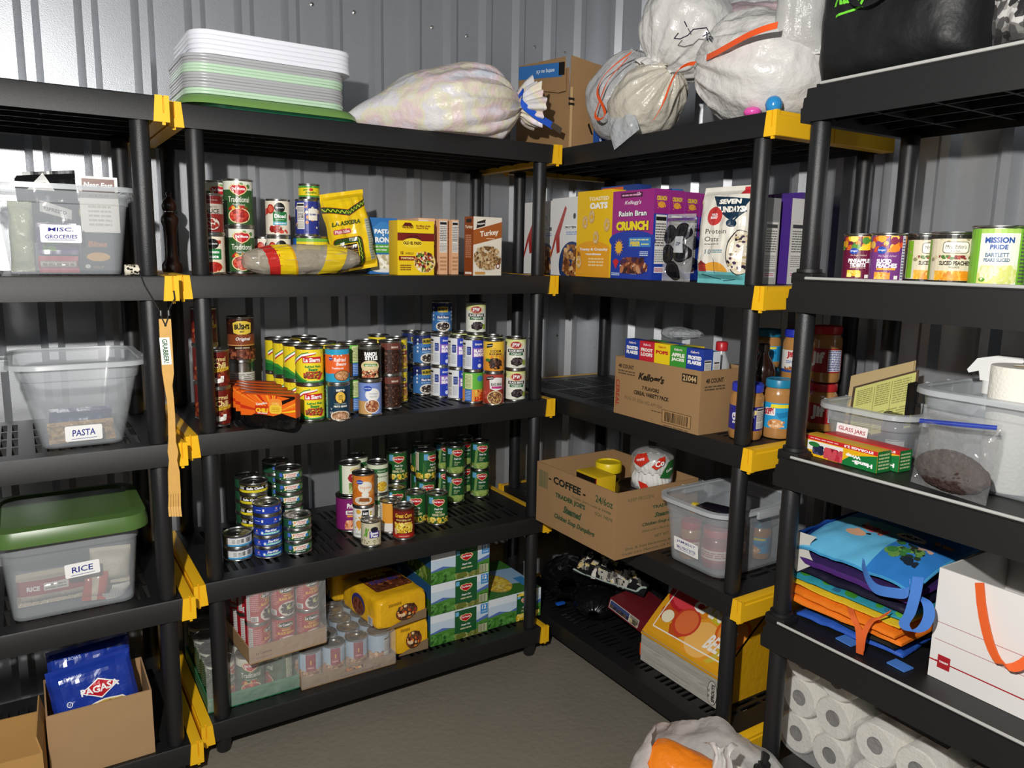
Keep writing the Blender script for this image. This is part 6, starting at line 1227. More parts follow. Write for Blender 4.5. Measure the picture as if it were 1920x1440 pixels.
def c_spine(top, bot, txt='CRUNCH', sun=True):
    def f(W, H):
        a = Art(); a.rect(-W/2, 0, W/2, H, bot).rect(-W/2, H*.73, W/2, H, top)
        if sun: a.text(txt, 0, H*.90, w=W*.7, h=H*.05, c='f2d02c', bold=.06).ell(0, H*.83, W*.26, H*.035, 'f0a83c').blobs(-W*.3, H*.78, W*.3, H*.87, 8, .003, ['f0a83c', 'e88c2c'], 3)
        a.nutri(-W*.36, H*.18, W*.40, H*.72).rect(-W*.34, H*.08, W*.38, H*.145, 'e8e4ec').fine(-W*.3, H*.09, W*.34, H*.135, 2, 'c04050'); return a
    return f
def c_oats(W, H):
    a = Art(); a.rect(-W/2, 0, W/2, H, 'f2c41c').ell(0, H*.22, W*.66, H*.2, 'eba52a', 40).rect(-W/2, 0, W/2, H*.24, 'eba52a')
    for y in (0,): a.P = [([(min(max(x, -W/2), W/2), max(y, 0)) for x, y in vs], fs, c, k) for vs, fs, c, k in a.P]
    a.text('TOASTED', W*.14, H*.905, w=W*.58, h=H*.045, c='fff7d8', bold=.03).text('OATS', W*.14, H*.825, w=W*.52, h=H*.075, c='fff', bold=.06)
    for x, y in ((-.25, .64), (-.05, .70), (.40, .60), (.10, .46), (-.40, .17)):
        cx, cy = x*W, y*H; a.ell(cx, cy, .0155, .022, 'b98c4c').ell(cx-.0006, cy+.0008, .0148, .021, 'dcb678').blobs(cx-.013, cy-.018, cx+.013, cy+.018, 20, .0025, ['e8caa0', 'c89c60', 'f0dcb8'], int(x*50)+60, True).ell(cx, cy, .0058, .0075, 'e8b41c' if y > .3 else 'e09c24')
    a.text('Toasty & Crunchy', W*.04, H*.32, w=W*.84, h=H*.04, c='fff', bold=.04).text('goodness', W*.04, H*.265, w=W*.46, h=H*.035, c='fff', bold=.04).fine(-W*.1, H*.12, W*.36, H*.23, 3, 'fbe0a0'); return a
def c_specialk(W, H):
    a = Art(); a.rect(-W/2, 0, W/2, H, 'ecebea').poly([(-W*.5, H*.30), (-W*.38, H*.52), (-W*.05, H*.90), (W*.0, H*.86), (-W*.22, H*.52), (-W*.20, H*.30), (-W*.3, H*.28), (-W*.34, H*.46), (-W*.5, H*.22)], 'a8261c').ell(W*.26, H*.76, .008, .010, '22262c').rect(-W*.05, H*.60, W*.5, H*.65, 'fff').text('PROTEIN', W*.14, H*.62, w=W*.36, h=H*.03, c='22262c', bold=.05).rect(W*.36, H*.595, W*.48, H*.645, '22262c').fine(0, H*.52, W*.46, H*.57, 2, '7a9ad0').ell(W*.2, H*.14, W*.42, H*.30, '1f3a6c', 30)
    a.P = [([(min(max(x, -W/2), W/2), max(y, 0)) for x, y in vs], fs, c, k) for vs, fs, c, k in a.P]; return flakes(a, -W*.1, 0, W*.5, H*.40, 120, .008)
def c_purple(W, H):
    a = Art(); a.rect(-W/2, 0, W/2, H, '4a2c86').text("Kellogg's", 0, H*.9, w=W*.5, c='e8dcf4', bold=.03, shear=.25); return a
def c_blueor(W, H):
    a = Art(); a.rect(-W/2, 0, W/2, H, '2a4690').rect(-W*.46, H*.90, W*.12, H*.985, 'e8703a').fine(-W*.42, H*.925, W*.08, H*.96, 1, 'f8d0b0'); return a
def carton_c(name, label, W, D, H, x, y1, z, front=None, side=None, **k):
    """carton on the corner unit: front faces the room (-X); y1 = its left edge"""
    return carton(name, label, 'box', W, D, H, (x, y1-W/2, z), -pi/2+radians(k.pop('tilt', 0)), front, side, **k)
RB = '2340a8'; HC = .272
carton_c('cereal_box', 'white cereal box with a red K, second one at the far left end', .188, .055, .262, .100, .318, ZC2, c_specialk, None, base_c='ecebea')
carton_c('cereal_box', 'white high-protein cereal box with a red K, left of the yellow oats box', .185, .055, .268, .092, .155-.022, ZC2, c_specialk, c_spine('2c5a9c', 'dfe4ea', sun=False), base_c='dfe4ea', tilt=-2)
carton_c('cereal_box', 'yellow toasted oats cereal box at the front of the shelf', .178, .06, .282, .088, -.056+.030, ZC2, c_oats, None, base_c='f2c41c')
carton_c('cereal_box', 'blue cereal box with an orange strip peeking over the yellow oats box', .19, .06, .305, .20, -.010, ZC2, c_blueor, None, base_c='2a4690')
carton_c('cereal_box', 'light blue topped cereal box behind the raisin cereal boxes', .14, .05, .296, .325, -.090, ZC2, c_blueor, None, base_c='3a80c8')
ordr = ('front one showing its whole face', 'second of four', 'third of four', 'rearmost of four')
for i in range(4): carton_c('cereal_box', 'purple and blue raisin cereal box, %s' % ordr[i], .192, .058, HC-.002*i, .088+.0600*i, -.212-.004*i, ZC2, c_raisin, c_spine('a02c84', '2340a8'), base_c='2340a8', group='raisin cereal boxes')
for i in range(3): carton_c('cereal_box', 'deep purple cereal box, %s of three behind the clear lid bag' % ('left', 'middle', 'right')[i], .10, .055, .262, .40, -.375-.105*i, ZC2, c_purple, c_spine('4a2c86', '4a2c86', sun=False), base_c='4a2c86', group='deep purple cereal boxes')
carton_c('cereal_box', 'grey-white cereal box back behind the post, nutrition panel showing', .19, .062, .235, .198, -.536, ZC2, c_purple, c_spine('8a8a8a', 'b4b2ac', sun=False), base_c='6a6862')
carton_c('cereal_box', 'dark purple cereal box with a white nutrition panel by the right post', .19, .062, .238, .300, -.542, ZC2, c_purple, c_spine('e0dedc', 'd8d6d2', sun=False), base_c='3a2468')
# clear zip bag with black lids, oats pouch
a = Art(); W, H = .105, .195
for x, y in ((-.02, .135), (.026, .140), (-.018, .078), (.028, .082), (.0, .030)): a.ell(x, y, .026, .028, '17161a').ell(x, y, .022, .024, '26242a').ell(x, y, .017, .019, '17161a')
a.rect(-W/2, H*.90, W/2, H*.94, '6a4c8c').rr(.006, H*.42, .036, H*.66, .002, 'b9bcc0').text('ZIP', .02, H*.55, w=.018, c='2c3c5c', bold=.03)
t = pillow('zip_bag', 'clear zip bag of round black lids beside the oats pouch', 'bag', W, H, .05, (.105, -.492, ZC2), (radians(-3), 0, -pi/2+radians(6)), FILM, a, seed=31)
a = Art(); W, H = .165, .262; a.rect(-W/2, 0, W/2, H, 'e9e5da').poly([(-W*.20, H*.90), (W*.48, H*.86), (W*.40, H*.70), (W*.22, H*.645), (-W*.02, H*.72)], '16324a').text('SEVEN', W*.16, H*.835, w=W*.40, h=H*.052, c='f4f1e8', bold=.06).text('SUNDAYS', W*.18, H*.755, w=W*.52, h=H*.062, c='f4f1e8', bold=.06)
a.ell(-W*.12, H*.69, W*.15, W*.155, 'c43a38').text('WILD', -W*.12, H*.705, w=W*.13, c='fff', bold=.04).text('BERRY', -W*.12, H*.675, w=W*.15, c='fff', bold=.04).ell(W*.24, H*.615, W*.085, H*.04, '16324a').line(W*.28, H*.64, W*.46, H*.74, .004, '16324a').text('Protein', -W*.06, H*.535, w=W*.44, h=H*.05, c='2c2c2c').text('Oats', -W*.13, H*.455, w=W*.30, h=H*.05, c='2c2c2c').fine(-W*.28, H*.395, W*.05, H*.41, 1, '444').text('10', -W*.20, H*.325, w=W*.13, h=H*.05, c='3a6a80').fine(-W*.1, H*.31, W*.12, H*.35, 2, '5a8a9c')
a.rect(-W/2, 0, W/2, H*.12, '6cbcc0').ell(-W*.05, H*.12, W*.26, H*.10, 'eaa83c', 24, 0, pi).rect(-W*.42, H*.12, -W*.22, H*.19, 'b03a34').poly([(-W*.44, H*.19), (-W*.32, H*.235), (-W*.20, H*.19)], '8a2c2c').line(-W*.06, H*.10, -W*.06, H*.26, .0015, '2a3a44').line(-W*.36, H*.09, -.0, H*.045, .002, '16324a').line(W*.05, H*.03, W*.3, H*.05, .002, '16324a').ell(W*.40, H*.32, W*.20, H*.23, '2c2a30', 26).ell(W*.41, H*.32, W*.19, H*.22, 'e2d8c4', 26)
a.P = [([(min(max(x, -W/2), W/2), max(y, 0)) for x, y in vs], fs, c, k) for vs, fs, c, k in a.P]
a.blobs(W*.24, H*.14, W*.5, H*.5, 60, .004, ['cbb894', '2c2430', 'efe6d2', '4a3450', 'b8a47c'], 4).rect(W*.32, H*.91, W*.48, H*.985, 'c8303a')
pillow('oats_pouch', 'white protein oats pouch with a dark bowl logo at the shelf front', 'bag', W, H, .06, (.100, -.672, ZC2), (radians(-3), 0, -pi/2+radians(4)), mat('oats_film', 'e9e5da', .35), a, seed=33, sq=4.)
# ---- third shelf: cereal variety carton and peanut butter
a = Art(); W, H = .370, .184; a.rect(-W/2, 0, W/2, H, 'a2805a')
a.text('48 COUNT', -W*.36, H*.85, w=.072, h=.013, c='2c241c', bold=.03).fine(-W*.46, H*.70, -W*.24, H*.79, 2, '5c4a38').text("Kellogg's", -.018, H*.72, w=.115, h=.030, c='2c241c', bold=.05, shear=.3).text('7 FLAVORS', -.018, H*.545, w=.075, h=.0125, c='2c241c', bold=.04).text('CEREAL VARIETY PACK', -.015, H*.445, w=.155, h=.013, c='2c241c', bold=.04).rect(W*.30, H*.79, W*.46, H*.92, '2c241c').text('21044', W*.38, H*.855, w=.052, h=.017, c='c9a878', bold=.04)
a.text('AUG 30 2026 HG AM 054', -.05, H*.31, w=.17, h=.011, c='6a5642', rot=-.03).fine(-.01, H*.19, .06, H*.22, 1, '5c4a38').rect(W*.10, H*.06, W*.42, H*.27, '2c241c').rect(W*.105, H*.068, W*.415, H*.262, 'b08a5e').bars(W*.13, H*.085, W*.39, H*.245, bg=None, n=26).fine(W*.12, H*.005, W*.4, H*.03, 1, '5c4a38').text('CEREAL', -W*.455, H*.37, w=.085, h=.017, c='a83028', bold=.02, rot=-pi/2).line(-W*.478, H*.65, -W*.475, H*.12, .0015, 'a83028')
s = Art(); s.text('48 COUNT', -.045, H*.84, w=.072, h=.014, c='2c241c', bold=.03).fine(-.085, H*.68, .0, H*.77, 2, '5c4a38').text('CEREAL', .055, H*.40, w=.06, h=.014, c='2c241c', bold=.04)
CK = open_box("cardboard cereal variety carton marked 48 COUNT, its lid open", (.062, -.472, ZC3), -pi/2, W, .20, H, flaps=(0, 0, .0, 0), art=a, sart=s)
def c_mini(bg, txt, tc, n=1, extra=None):
    def f(W, H):
        a = Art(); a.rect(-W/2, 0, W/2, H, bg).text("Kellogg's", 0, H*.90, w=W*.5, c='f4e0e8' if bg != 'f2d420' else 'c8302c', bold=.03, shear=.2)
        L = txt.split('\n')
        for i, q in enumerate(L): a.text(q, 0, H*(.76-.13*i), w=W*.8, h=H*.105, c=tc, bold=.07)
        if extra == 'flakes': a.ell(0, H*.1, W*.42, H*.14, 'f4efe4').blobs(-W*.42, 0, W*.42, H*.34, 26, .005, ['e8a83c', 'd8822c', 'f2c870'], 3)
        if extra == 'rings': a.blobs(-W*.45, H*.05, W*.45, H*.45, 16, .006, ['3a9a3c', 'e8822c', 'f2d02c', '7a3c9c'], 3)
        if extra == 'pops': a.blobs(-W*.45, 0, W*.45, H*.35, 30, .004, ['e8b02c', 'f6dc6c'], 3)
        if extra == 'apple': a.blobs(-W*.3, H*.05, W*.4, H*.35, 12, .006, ['d03028', '3a9a3c', 'e8a83c'], 3)
        return a
    return f
mini = [('2440a0', 'FROSTED\nFLAKES', 'fff', 'flakes', 'blue frosted flakes mini box at the left end of the carton'), ('c82838', 'FROOT\nLOOPS', 'f4e8e0', 'rings', 'red fruit rings mini cereal box in the carton'), ('f2d420', 'POPS', 'c8302c', 'pops', 'yellow corn puffs mini cereal box in the middle of the carton'), ('3f9a38', 'APPLE\nJACKS', 'f8f4e8', 'apple', 'green apple mini cereal box in the carton'), ('2440a0', 'FROSTED\nFLAKES', 'fff', 'flakes', 'blue frosted flakes mini box at the right end of the carton')]
for i, (bg, tx, tc, ex, lb) in enumerate(mini):
    carton_c('mini_cereal_box', lb, .0655, .036, .108, .072, -.3195-.0665*i, ZC3+.135-.006*i*0, c_mini(bg, tx, tc, 1, ex), c_spine(bg, bg, sun=False) if i == 4 else None, base_c=bg)
for i, (bg, lb) in enumerate((('2f9a4a', 'green mini cereal box lying in the second row of the carton'), ('2c50a8', 'dark blue mini cereal box in the second row of the carton'), ('f0d02c', 'yellow mini cereal box in the second row of the carton'))):
    carton_c('mini_cereal_box', lb, .066, .036, .106, .118, -.360-.075*i, ZC3+.135, None, None, base_c=bg)
carton_c('mini_cereal_box', 'blue and white mini cereal box behind the right end of the carton', .05, .03, .10, .116, -.596, ZC3+.135, c_mini('3a8ac8', '', 'fff'), c_spine('d8dde4', 'd8dde4', sun=False), base_c='3a8ac8')
gbag('plastic_bag', 'clear crumpled plastic bag lying on top of the mini cereal boxes', (.190, -.37, ZC3+.262), (.195, -.525, ZC3+.268), .045, .022, bagmat('clear_crumple', 'c4c8cc', .2, trans=.35, bump=.9, bscale=50), seed=41, peak=.8, neck=.2)
t = thing('bottle', 'clear bottle with a red cap sticking out behind the mini boxes', 'bottle', (.20, -.600, ZC3+.05)); MB().lathe([(.022, 0), (.026, .004), (.026, .14), (.013, .175), (.012, .185)], 24).obj('bottle_body', mat('bottle_clear', 'c9ccd0', .15, trans=.4), t); MB().lathe([(.017, .180), (.0175, .184), (.0175, .203), (.015, .206)], 24).obj('cap', mat('cap_red', 'b8222c', .35), t)
t = thing('bottle', 'dark brown syrup bottle lying behind the left front post', 'bottle', (.268, -.698, ZC3)); MB().lathe([(.030, 0), (.034, .01), (.034, .12), (.032, .15), (.036, .175), (.030, .20), (.014, .225), (.013, .235)], 24).obj('bottle_body', mat('syrup_brown', '2a1710', .2, spec=.7), t); MB().lathe([(.016, .236), (.016, .255), (.014, .257)], 20).obj('cap', mat('cap_dark', '1c1410', .4), t)
def jar(label, x, y, z, r, h, body, cap_c, art, off=0, caph=.024, name='peanut_butter_jar', cat='jar', square=False, rot=None, lab_y=.22, lab_h=.5):
    d = CAM-V((x, y, z)); rz = math.atan2(d.x, -d.y)+radians(off); t = thing(name, label, cat, (x, y, z), rz)
    if rot: t.rotation_euler = rot
    hb = h-caph; MB().lathe([(r*.80, 0), (r*.93, .003), (r, .012), (r, hb*.86), (r*.97, hb*.92), (r*.86, hb*.985), (r*.84, hb)], 36).obj('jar_body', body, t)
    MB().lathe([(r*.9, hb+.0008), (r*.93, hb+.002), (r*.93, h-.004), (r*.90, h-.001), (r*.82, h-.0005), (r*.80, h-.002)], 48).obj('lid', mat('lid_'+cap_c, cap_c, .35, spec=.5), t)
    H = hb*lab_h
    if art: art(r, H).build('paper_label', cyl(r+.0004, hb*lab_y), t, du=r*.2)
    return t
PBM = mat('peanut_butter', 'b5824a', .22, spec=.6, coat=.5, var=.05, vscale=30)
def j_crunch(r, H):
    a = Art(); w = Wd(r); a.rect(-w, 0, w, H, '2a2c8c').poly([(-.04, H*.56), (-.02, H*.7), (.04, H*.9), (.04, H*.74), (.0, H*.52)], 'e8d28a').text('CRUNCHY', -.008, H*.62, w=.070, h=.022, c='e9e6f6', bold=.07, rot=.18).text('PEANUT BUTTER', -.01, H*.36, w=.06, c='f4f0e0', bold=.05, rot=.15).ell(-.008, H*.16, .012, .012, 'e8e2ec').ell(-.008, H*.16, .009, .009, '3a3c9c').nutri(.030, H*.08, .075, H*.94); return a
def j_skippy(r, H):
    a = Art(); w = Wd(r); a.rect(-w, 0, w, H, '2b9fd6').poly([(-.034, H*.95), (.02, H*.95), (.018, H*.82), (-.036, H*.80)], 'f2e02c').rr(-.052, H*.50, -.022, H*.80, .003, 'f4f2ee').text('SKIPPY', -.040, H*.66, w=.032, h=.018, c='b8242c', bold=.06, rot=.2).ell(-.02, H*.18, .022, .014, 'd89a60').blobs(-.036, H*.06, .006, H*.30, 16, .005, ['e8b888', 'c87c48', 'f0d0a8'], 4).poly([(-.02, H*.6), (.02, H*.7), (.02, H*.5), (-.01, H*.4)], '1f80b8').fine(.024, H*.05, .05, H*.95, 14, '1a6aa0'); return a
def j_white(r, H):
    a = Art(); w = Wd(r); a.rect(-w, 0, w, H, 'e4e2dc').rect(-w, 0, w, H*.14, '2a4aa0').text('Jif', -.018, H*.78, w=.02, c='c02c34', bold=.05).fine(-.03, H*.4, .0, H*.55, 2, '5a7ac0').blobs(-.034, H*.1, -.0, H*.34, 12, .006, ['b5764a', 'd8a878', '8a5230'], 4); return a
def j_red(r, H):
    a = Art(); w = Wd(r); a.rect(-w, 0, w, H, 'a81c24').text('Jif', -.016, H*.55, w=.04, c='f2eee8', bold=.05).rect(.014, H*.06, .060, H*.94, 'e6e6ec').fine(.016, H*.08, .058, H*.92, 12, '3a4a9c'); return a
jar('peanut butter jar with a blue lid and dark blue label, nearest the shelf edge', .160, -.740, ZC3, .046, .158, PBM, '2a3cc0', j_crunch, 0)
jar('peanut butter jar with a teal lid and bright blue label, between the posts', .250, -.775, ZC3, .0405, .168, PBM, '1c82a8', j_skippy, 22)
jar('small peanut butter jar with a teal lid stacked at the back', .395, -.610, ZC3+.1705, .037, .118, PBM, '1c82a8', j_skippy, 10); jar('peanut butter jar under the small teal lidded jar', .395, -.610, ZC3, .040, .168, PBM, '1c82a8', j_skippy, 30)
jar('peanut butter jar with a blue lid and white label stacked at the back', .400, -.705, ZC3+.1405, .036, .155, PBM, '2433b0', j_white, 6); jar('dark peanut butter jar under the white labelled jar', .400, -.705, ZC3, .038, .138, PBM, '2433b0', j_white, 30)
jar('large peanut butter jar with a red lid and red label, topmost at the back right', .445, -.776, ZC3+.1455, .044, .165, PBM, 'b82028', j_red, -8); jar('large peanut butter jar with a red lid under the topmost red jar', .445, -.776, ZC3, .044, .143, PBM, 'b82028', j_red, 10)
# ---- fourth shelf: coffee box and jam tub
a = Art(); W, H = .430, .215; G_ = '3c5238'
a.text('- COFFEE -', -.040, H*.80, w=.205, h=.026, c='22241f', bold=.04, rot=-.02).text('24/6oz', .155, H*.80, w=.085, h=.024, c=G_, bold=.02).text("Trader Joe's code # 54988", .09, H*.66, w=.20, h=.010, c=G_).text('SCH: 74078', .155, H*.57, w=.085, h=.011, c=G_).text("TRADER JOE'S", -.020, H*.57, w=.165, h=.021, c=G_, bold=.05).text('Steamed', -.005, H*.405, w=.10, h=.026, c=G_, bold=.05, shear=.35).text('Chicken Soup Dumplings', .005, H*.225, w=.22, h=.022, c=G_, bold=.04, shear=.35).bars(-W*.47, H*.60, -W*.34, H*.88, c='6a7050', bg=None, n=16)
s = Art(); s.rect(-.1725, 0, .1725, H, 'a2805a').text('KEEP FROZEN', -.075, H*.86, w=.105, h=.011, c='5a5a3c').text("TRADER JOE'S", .04, H*.68, w=.13, h=.014, c=G_, bold=.04).text('Steamed', .03, H*.56, w=.09, h=.016, c=G_, bold=.04, shear=.35).text('Chicken Soup Dumplings', .03, H*.44, w=.19, h=.014, c=G_, bold=.04, shear=.35).text('Filled with a Rich & Savory Soup', .03, H*.34, w=.19, h=.009, c=G_, shear=.3).text('NET WT. 9 LB', .04, H*.235, w=.10, h=.009, c=G_).text('Dist. & Sold Exclusively By:', -.03, H*.125, w=.20, h=.010, c=G_).text("Trader Joe's, Monrovia, CA 91016", -.03, H*.055, w=.23, h=.010, c=G_)
open_box('cardboard box marked COFFEE overhanging the front of the corner shelf', (-.048, -.233, ZC4), -pi/2, W, .345, H, art=a, sart=s)
def at2(u, v, x): return onx(u, v, x)
t = thing('coffee_can', 'jar with a bright yellow lid standing in the COFFEE box', 'can', (.165, -.150, ZC4+.005)); MB().lathe([(.040, 0), (.042, .004), (.042, .185), (.040, .188)], 36).obj('can_body', mat('card_3a2a1c', '3a2a1c', .4), t); MB().lathe([(.0455, .178), (.0465, .182), (.0465, .208), (.044, .212), (.040, .212), (.038, .208)], 40).obj('lid', mat('lid_yellow', 'e8cc1c', .35), t)
t = thing('tea_box', 'yellow and black box standing in the COFFEE box', 'box', (.040, -.190, ZC4+.005), -pi/2); MB().box(-.06, 0, 0, .06, .075, .195, .001).obj('carton_body', mat('card_d9b41c', 'd9b41c', .5), t); a = Art(); a.rect(-.06, 0, .045, .188, '1c1512').rect(.045, 0, .05, .19, 'a82020').fine(-.05, .15, .03, .175, 1, 'd8b02c'); a.build('printed_front', plane((0, -.0004, 0), (1, 0, 0), (0, 0, 1), (0, -1, 0)), t)
t = thing('coffee_can', 'wide coffee can with a black lid in the COFFEE box', 'can', (.150, -.333, ZC4+.005)); MB().lathe([(.072, 0), (.075, .004), (.075, .158), (.072, .160)], 48).obj('can_body', mat('card_c9b04a', 'c9b04a', .35), t); MB().lathe([(.078, .150), (.079, .153), (.079, .178), (.076, .182), (.070, .182), (.068, .177), (0, .177)], 48, cap=False).obj('lid', mat('lid_black', '1b100c', .3, spec=.5), t)
# coffee filters: two ruffled paper stacks in a printed film
t = thing('coffee_filters', 'bag of white ruffled coffee filters with red and green print on the COFFEE box', 'coffee filters', (.165, -.368, ZC4+.189)); mb = MB()
for z0, z1, r0, k in ((0, .050, .062, 26), (.052, .095, .058, 24)):
    def fz(u, v, z0=z0, z1=z1, r0=r0, k=k):
        a_ = 2*pi*u; q = v*2 if v < .5 else 2-v*2; zz = z0+(z1-z0)*(v); r = r0*(.86+.14*math.sin(pi*v))*(1+.05*math.cos(k*a_+5*v)*math.sin(pi*v)); return (r*cos(a_), r*sin(a_), zz+.003*math.sin(k*a_*.5+9*v))
    mb.grid(fz, 130, 10, wrapu=True); mb.lathe([(r0*.85, z0+.001), (0, z0+.004)], 40, cap=False); mb.lathe([(r0*.85, z1), (r0*.4, z1+.004), (0, z1+.002)], 40, cap=False)
mb.obj('paper_filters', mat('filter_white', 'f0efea', .7), t, ang=70); mb = MB()
def fb(u, v):
    a_ = 2*pi*u; z = v*.128; r = .068 if z < .095 else .068*(1-((z-.095)/.034)**2)**.5; n = noise.noise(V((cos(a_)*3, sin(a_)*3, z*30)))*.005; return ((r+n)*cos(a_), (r+n)*sin(a_), z)
mb.grid(fb, 60, 22, wrapu=True).obj('film_bag', FILM, t, ang=70)
fi = lambda a0: (lambda x, y, o: ((lambda an, z: ((.071+o if z < .095 else (.071+o)*max(.05, 1-((z-.095)/.036)**2)**.5)*cos(an), (.071+o if z < .095 else (.071+o)*max(.05, 1-((z-.095)/.036)**2)**.5)*sin(an), z))(a0+x/.07, y)))
for a0, c, pts, tx in ((radians(205), 'c8301f', [(-.04, .085), (-.035, .112), (.0, .120), (.018, .10), (-.01, .075)], 'WHITE'), (radians(268), '23652c', [(-.025, .045), (.005, .095), (.035, .100), (.035, .060), (.012, .040)], 'Coffee'), (radians(215), 'c8301f', [(-.02, .004), (-.03, .030), (.0, .022), (.012, .004)], ''), (radians(262), 'c8301f', [(-.045, .080), (-.02, .108), (.005, .112), (-.005, .088), (-.03, .070)], 'Co')):
    a = Art(); a.poly(pts, c)
    if tx: cx = sum(p[0] for p in pts)/5; cy = sum(p[1] for p in pts)/5; a.text(tx, cx, cy, w=.03, c='fff', bold=.03, shear=.2, rot=.3)
    a.build('printed_patch', fi(a0), t, du=.01, dv=.01, m=GLOSSP)
# jam tub
JT = tub('clear storage tub with a JAM/JELLY label at the right of the corner unit', (.262, -.612, ZC4), radians(-90), .215, .29, .258, .34, .208, r=.035)
tublabel(JT, .29, .34, .208, .062, -.020, .100, .044, ['JAM/JELLY', 'SMALL PEANUT BUTTER'], tilt=radians(-1), col='2b2f8a')
JB = mat('jam_red', '8a1c20', .2, spec=.6)
def j_jam(r, H): a = Art(); w = Wd(r); a.rect(-w, 0, w, H, 'a83040').rect(-w*.5, H*.2, w*.3, H*.8, 'e8d8c8').fine(-w*.45, H*.3, w*.25, H*.7, 3, 'a83040'); return a
jar('red capped brown jar at the left inside the jam tub', .168, -.552, ZC4+.006, .034, .120, PBM, 'b82a38', j_jam, 0, name='jam_jar')
jar('large red jar under the black squeeze bottle in the jam tub', .188, -.640, ZC4+.006, .045, .120, JB, 'b82a38', j_jam, 10, name='jam_jar'); jar('red topped jar in the middle of the jam tub', .279, -.622, ZC4+.006, .040, .125, JB, 'a82430', j_jam, 30, name='jam_jar')
t = thing('squeeze_bottle', 'black squeeze bottle with a yellow cap lying across the jam tub', 'bottle', (.180, -.560, ZC4+.162), 0); t.rotation_euler = (pi/2, radians(0), radians(12)); MB().lathe([(.014, 0), (.020, .012), (.030, .03), (.032, .10), (.030, .128), (.02, .134)], 28).obj('bottle_body', mat('grape_black', '15121c', .2, spec=.6), t); MB().lathe([(.019, -.014), (.0195, -.001), (.018, .0)], 24).obj('cap', mat('cap_yellow', 'd8b83c', .4), t)
jar('small peanut butter jar with a teal lid at the right inside the jam tub', .358, -.660, ZC4+.006, .033, .125, PBM, '1c82a8', j_skippy, 0)
# ---- bottom shelf of the corner unit
a = Art(); a.rr(-.055, -.035, .055, .035, .002, 'c9cbce').text('SOAP', -.01, .008, w=.045, h=.014, c='1c1c1c', bold=.02, rot=pi/2).text('HAND', .025, .005, w=.04, h=.014, c='1c1c1c', bold=.02, rot=pi/2)
t = thing('paper_note', 'pale grey sheet with black handwriting leaning on the back wall', 'paper', (.300, .535, ZS[4]+.002)); MB().box(-.05, 0, 0, .05, .0015, .12).obj('sheet', mat('paper_grey', 'c9cbce', .7), t); a = Art(); a.text('ALL OF', -.008, .075, w=.05, h=.013, c='1c1c1c', bold=.02, rot=-pi/2).text('PLATES', .022, .072, w=.05, h=.013, c='1c1c1c', bold=.02, rot=-pi/2); a.build('handwriting', plane((0, -.0005, 0), (1, 0, 0), (0, 0, 1), (0, -1, 0)), t, m=MATTE)
BKM = mat('bin_bag_black', '0f0f11', .22, spec=.7, bump=.6, bscale=25)
gbag('plastic_bag', 'shiny black plastic bag at the corner end of the bottom shelf', (.33, .25, ZC5+.06), (.16, .06, ZC5+.10), .12, .075, BKM, seed=51, zmin=ZC5, peak=.8, neck=.3, flare=.5)
t = gbag('plastic_bag', 'black bag with a small blue end, lying at the front of the bottom shelf', (.27, .02, ZC5+.06), (.17, -.09, ZC5+.045), .08, .05, BKM, seed=52, zmin=ZC5, peak=.8, neck=.25)
MB().box(-.018, -.010, 0, .018, .006, .009, .002).obj('blue_end', mat('blue_clip', '1c58b8', .3), t).location = V((.128, .060, ZC5+.035))-V(t.location)
gbag('fabric_bag', 'matt black cloth bag behind the front black bag', (.47, .02, ZC5+.07), (.36, -.16, ZC5+.06), .10, .06, mat('cloth_black', '121214', .8, spec=.2, bump=.3, bscale=80), seed=53, zmin=ZC5, peak=.9, neck=.4)
# patterned zip pouch
W, H = .30, .17; a = Art(); R = random.Random(6); a.rect(-W/2, 0, W/2, H, '17161a')
for k in range(46): x, y = R.uniform(-W*.46, W*.46), R.uniform(H*.05, H*.62); a.blobs(x-.014, y-.012, x+.014, y+.012, 3, R.uniform(.006, .012), ['c9c6bc', '8f8c84', 'd8c48c', '55534f', 'e6e2d8'], k+1, False, 1.7)
for k in range(60): x, y = R.uniform(-W*.47, W*.47), R.uniform(H*.02, H*.65); a.blobs(x-.008, y-.006, x+.008, y+.006, 2, .004, ['1a191c', '2c2a2c'], k+3)
for (x0, y0, x1, y1) in ((-.5, .66, .2, .78), (.2, .78, .5, .74), (-.5, .05, -.3, .0), (-.3, .01, .4, .03), (.4, .03, .5, .2)): a.line(x0*W, y0*H, x1*W, y1*H, .006, 'a9b8b0')
a.line(-.02, H*.55, -.025, H*.28, .006, 'c9d0c8').line(-W*.3, H*.6, -W*.42, H*.86, .006, 'a9b8b0').line(-W*.42, H*.86, -W*.2, H*.95, .006, 'a9b8b0')
pillow('zip_pouch', 'black pouch with a white leafy pattern and pale piping', 'bag', W, H, .07, (.235, -.085, ZC5+.150), (radians(-58), radians(3), -pi/2+radians(22)), mat('pouch_black', '17161a', .7), a, seed=55, am=MATTE, sq=4.)
